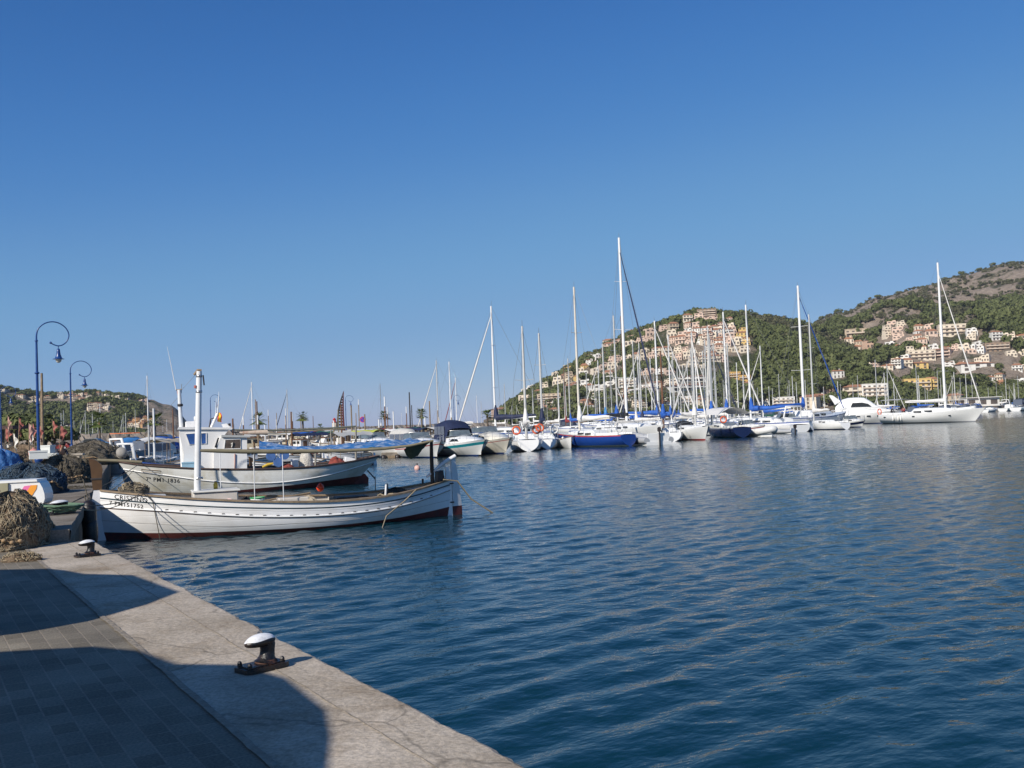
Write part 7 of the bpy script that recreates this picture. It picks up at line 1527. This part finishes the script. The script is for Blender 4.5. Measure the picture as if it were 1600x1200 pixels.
# ---------------------------------------------------------------- cars
def car(label, px0, px1, Y, col, dirn=1, zc=1.15, dz=0):
    a = ptx(px0, Y); b = ptx(px1, Y); L = (b-a).length; s = L/4.3; t = thing('parked_car', label, 'car', (a.x, Y, zc+dz), 0, 'cars parked along the harbour wall', s)
    if dirn < 0: t.rotation_euler = (0,0,math.pi); t.location = (b.x, Y, zc+dz)
    m = mat('car_'+label.split()[0], col, .2, coat=.6, var=.05)
    prof = [(0,.32),(.02,.62),(.12,.78),(.9,.92),(1.35,.95),(3.7,.93),(4.15,.85),(4.28,.6),(4.28,.3),(3.85,.22),(.4,.22)]
    rows = []
    for y, k in ((-.82,.94),(-.86,1),(.86,1),(.82,.94)): rows.append([Vector((2.14+(x-2.14)*k, y, .57+(z-.57)*k)) for x, z in prof])
    b_ = MB().grid(rows, 0, False, close=True); b_.add(rows[0], [tuple(range(len(prof)-1,-1,-1))]); b_.add(rows[-1], [tuple(range(len(prof)))]); body = b_.build('body', m, t)
    P = [(.95,.93),(1.65,1.40),(2.1,1.46),(3.2,1.44),(3.9,1.0),(3.95,.93)]; rows = [[Vector((x, y*(1-.16*max(0,(z-.93))/.5), z)) for x, z in P] for y in (-.78,.78)]
    c = MB().grid(rows, 0, False); c.add(rows[0], [tuple(range(5,-1,-1))]); c.add(rows[1], [tuple(range(6))]); c.build('cabin', m, t)
    for sd_ in (-1,1):
        for (xa, xb) in ((1.3,2.3),(2.42,3.5)): 
            q = [(xa+.05 if xa < 2 else xa, .98),(xb, .98),(xb-(.25 if xb > 3 else 0), 1.36),(xa+(.42 if xa < 2 else 0), 1.36)]
            MB().add([(x, sd_*(.785-.0*z), z) for x, z in q]+[(x, sd_*(.73 if z > 1.2 else .77), z) for x, z in q], [(0,1,2,3),(4,5,6,7)]).build('side_window', M_win, t)
    for x in (.8,3.45):
        for sd_ in (-1,1): w_ = MB().lathe([(.20,-.1),(.32,-.1),(.33,0),(.32,.1),(.20,.1)], (0,0,0), 16, M=Matrix.Rotation(R_(90),4,'X')).build('wheel', M_black, t, (x, sd_*.80, .32)); MB().lathe([(.19,-.11),(.19,.11)], n=12, M=Matrix.Rotation(R_(90),4,'X')).build('rim', M_steel, w_)
    for sd_ in (-1,1): MB().box((.06, sd_*.62, .66), (.06,.28,.13)).build('headlight', M_glass, t)
    return t
car('red hatchback parked left of the second blue lamp', 77, 111, 118, (.22,.015,.015), 1)
car('black car parked between the second lamp and a palm', 124, 172, 112.5, (.012,.014,.018), -1)
car('dark car with an orange board on the roof', 178, 222, 125, (.02,.022,.028), 1); car('black car behind the blue awning left of the wheelhouse', 234, 282, 127, (.015,.015,.018), -1)
car('dark blue car at the left edge beside the blue tarpaulin', -4, 26, 116, (.02,.05,.14), 1)
car('grey car half hidden beyond the old boats', 330, 362, 132, (.20,.21,.22), 1); car('silver car below the slim palm', 462, 490, 150, (.4,.41,.42), 1); car('black car right of the no parking sign', 584, 612, 168, (.02,.02,.022), -1); car('dark car under the palm left of the white masts', 646, 682, 150, (.02,.03,.035), 1); car('green black car near the curved sculpture', 546, 574, 160, (.02,.04,.03), 1)
p = ptx(200, 125); t = thing('surfboard', 'orange board lying on a dark car roof', 'board', (p.x-.4, 125, 2.75)); MB().prism([(-1.9,0),(-1.2,-.28),(0,-.34),(1.3,-.26),(1.9,0),(1.3,.26),(0,.34),(-1.2,.28)], 0, .09).build('board', mat('orange_board', (.70,.17,.04), .5), t); MB().box((0,0,-.05),(.1,.8,.1)).build('roof_bar', M_steel, t)
# ---------------------------------------------------------------- sculpture, lighthouse, sign, pergola
Y = 150; b = at(531, 675, Y)
def sp_(px, py): p = at(px, py, Y); return Vector((p.x-b.x, 0, p.z-1.15))
t = thing('sculpture', 'tall black curved sail shaped sculpture with open ribs beside a blue lamp', 'sculpture', (b.x, Y, 1.15))
Lf_ = [(528,676),(527.5,662),(528.2,648),(530,636),(533,624),(536.8,611)]; Rt = [(537.5,676),(537,662),(536.2,648),(536,636),(536.2,624),(536.9,611)]
for nm, P, m_ in (('left_rib', Lf_, M_black), ('right_rib', Rt, mat('dark_red_steel', (.12,.02,.02), .5))): MB().tube([sp_(*q)+Vector((0,0,0)) for q in P], [.16,.15,.14,.13,.10,.03], 6).build(nm, m_, t)
for k in range(13):
    v = .04+k*.068; f = v*5; i = min(4, int(f)); l_ = sp_(*Lf_[i]).lerp(sp_(*Lf_[i+1]), f-i); r_ = sp_(*Rt[i]).lerp(sp_(*Rt[i+1]), f-i); MB().tube([l_, r_], .13, 5).build('rung', M_black, t)
Y = 238; b = at(523, 672, Y); t = thing('lighthouse', 'small pale lighthouse with red top left of the curved sculpture', 'lighthouse', (b.x, Y, 1.6)); h1 = at(523,660,Y).z-1.6; h2 = at(523,654,Y).z-1.6
MB().lathe([(.62,0),(.5,h1)], n=14).build('tower', mat('lighthouse_cream', (.62,.50,.36), .8), t); o = MB().lathe([(.62,h1),(.62,h1+.15),(.35,h1+.16),(.35,h2-.2),(.42,h2-.15),(.05,h2+.2)], n=14).build('lantern', mat('lighthouse_red', (.45,.03,.03), .5), t)
Y = 120; b = at(568, 690, Y); top = at(568, 655, Y).z; c_ = at(568, 655.5, Y); t = thing('road_sign', 'round blue and red no parking sign on a pole', 'sign', (b.x, Y, 1.15)); MB().tube([(.25,0,0),(.25,0,top+.1-1.15)], .04, 6).build('pole', M_steel, t)
Mr = Matrix.Translation((0,-.05,c_.z-1.15)) @ Matrix.Rotation(R_(90),4,'X')
pl_ = MB().lathe([(.36,-.01),(.36,.01)], n=24, M=Mr).build('disc', mat('sign_red', (.55,.02,.03), .5), t); MB().lathe([(.28,.012),(.28,.018)], n=24, M=Mr).build('blue_field', mat('sign_blue', (.02,.05,.40), .5), pl_); m = MB(); m.box((0,-.075,c_.z-1.15),(.60,.012,.07), ry=R_(45)); m.build('red_bar', mat('sign_red', (.55,.02,.03), .5), pl_)
a = at(-10, 690, 100); t = thing('pergola', 'dark timber pergola at the left edge in front of the pines', 'pergola', (a.x, 100, 1.1)); w_ = (at(26,690,100)-a).length
for x in (0, w_*.45, w_*.8, w_): MB().box((x,0,1.2),(.22,.22,2.4)).build('post', M_dark, t)
MB().box((w_/2,0,2.65),(w_+1,3.5,.35)).build('roof', mat('dark_brown_timber', (.06,.035,.03), .8), t); MB().box((w_/2,1,.45),(w_,.2,.9)).build('low_wall', WM['white'], t)
a = at(24, 690, 100)
# far pier on the right with low white buildings
a, b = at(1484, 641, 330), at(1640, 634, 380); t = MB(); d = (b-a); d.z = 0; n_ = Vector((-d.y, d.x, 0)).normalized()*14
t.prism([(a.x, a.y), (b.x, b.y), ((b+n_).x, (b+n_).y), ((a+n_).x, (a+n_).y)], -1, 1.35); struct(t.build('pier', mat('sandy_pier', (.34,.26,.19), .9, var=.2, scale=.3)))
def pierhouse(label, px0, px1, Y, h, col='white'):
    a = ptx(px0, Y); b = ptx(px1, Y); w_ = b.x-a.x; t = thing('pier_building', label, 'building', ((a.x+b.x)/2, Y, 1.35)); MB().box((0,2.5,h/2),(w_,5,h)).build('wall', WM[col], t); MB().box((0,2.2,h+.12),(w_+1,6.5,.22)).build('roof', WM['white'], t)
    for k in range(max(2, int(w_/3))): MB().box((-w_/2+w_*(k+.5)/max(2, int(w_/3)), -.02, h*.5),(w_/max(2,int(w_/3))*.6,.1,h*.55)).build('window', M_opn, t)
pierhouse('long low white pavilion on the far pier', 1510, 1562, 352, 3.0); pierhouse('small white kiosk left end of the far pier', 1494, 1507, 345, 2.4, 'beige')
a, b = ptx(1566, 268), ptx(1588, 272); t, L = boat('motorboat', 'white fishing vessel at the far pier on the right edge', a, b, 'motorboat'); motorboat(t, 8.5, arch=True, cuddy=1.6)
a, b = ptx(1586, 262), ptx(1612, 266); t, L = boat('motorboat', 'white motor yacht cut by the right edge of the photo', a, b, 'motorboat'); motorboat(t, 10, canvas=C_NAVY, cuddy=1.4)
for i, (x0, Y) in enumerate(((1424,236),(1408,250),(1490,262),(1505,255),(1522,270),(1538,262),(1340,240),(1474,240))):
    a, b = ptx(x0, Y), ptx(x0+20, Y+4); t, L = boat('motorboat', 'small white motorboat among the far moorings on the right, %s from left' % ordn([6,1,3,4,5,7,0,2][i] if False else sorted([1424,1408,1490,1505,1522,1538,1340,1474]).index(x0)), a, b, 'motorboat', 'small motorboats at the far moorings'); motorboat(t, 6.5, stripe=[ST_B,M_grp,ST_R,ST_G][i % 4], canvas=[C_BLUE,None,C_WHT,C_NAVY][i % 4], rails=False)
# lengths of labels: keep to sixteen words
for o in bpy.data.objects:
    if o.parent is None and o.get('label') and len(o['label'].split()) > 16: print('LONG', o.name, o['label'])
print('THINGS', sum(1 for o in bpy.data.objects if o.parent is None))
# ================================================================ AIR
HZ = MB(); HZ.box((0, 700, 84), (2400, 1560, 178)); hz_ = HZ.build('haze', L_bark); hz_.data.materials.clear()
hm = bpy.data.materials.new('air'); hm.use_nodes = True; n = hm.node_tree.nodes; n.clear(); vo = n.new('ShaderNodeVolumePrincipled'); vo.inputs['Color'].default_value = (.75,.85,1,1); vo.inputs['Density'].default_value = 0.00008; vo.inputs['Anisotropy'].default_value = .0
oo = n.new('ShaderNodeOutputMaterial'); hm.node_tree.links.new(vo.outputs[0], oo.inputs['Volume']); hz_.data.materials.append(hm)
tag(hz_, 'thin pale sea haze softening the far hills', 'haze', None, 'stuff')
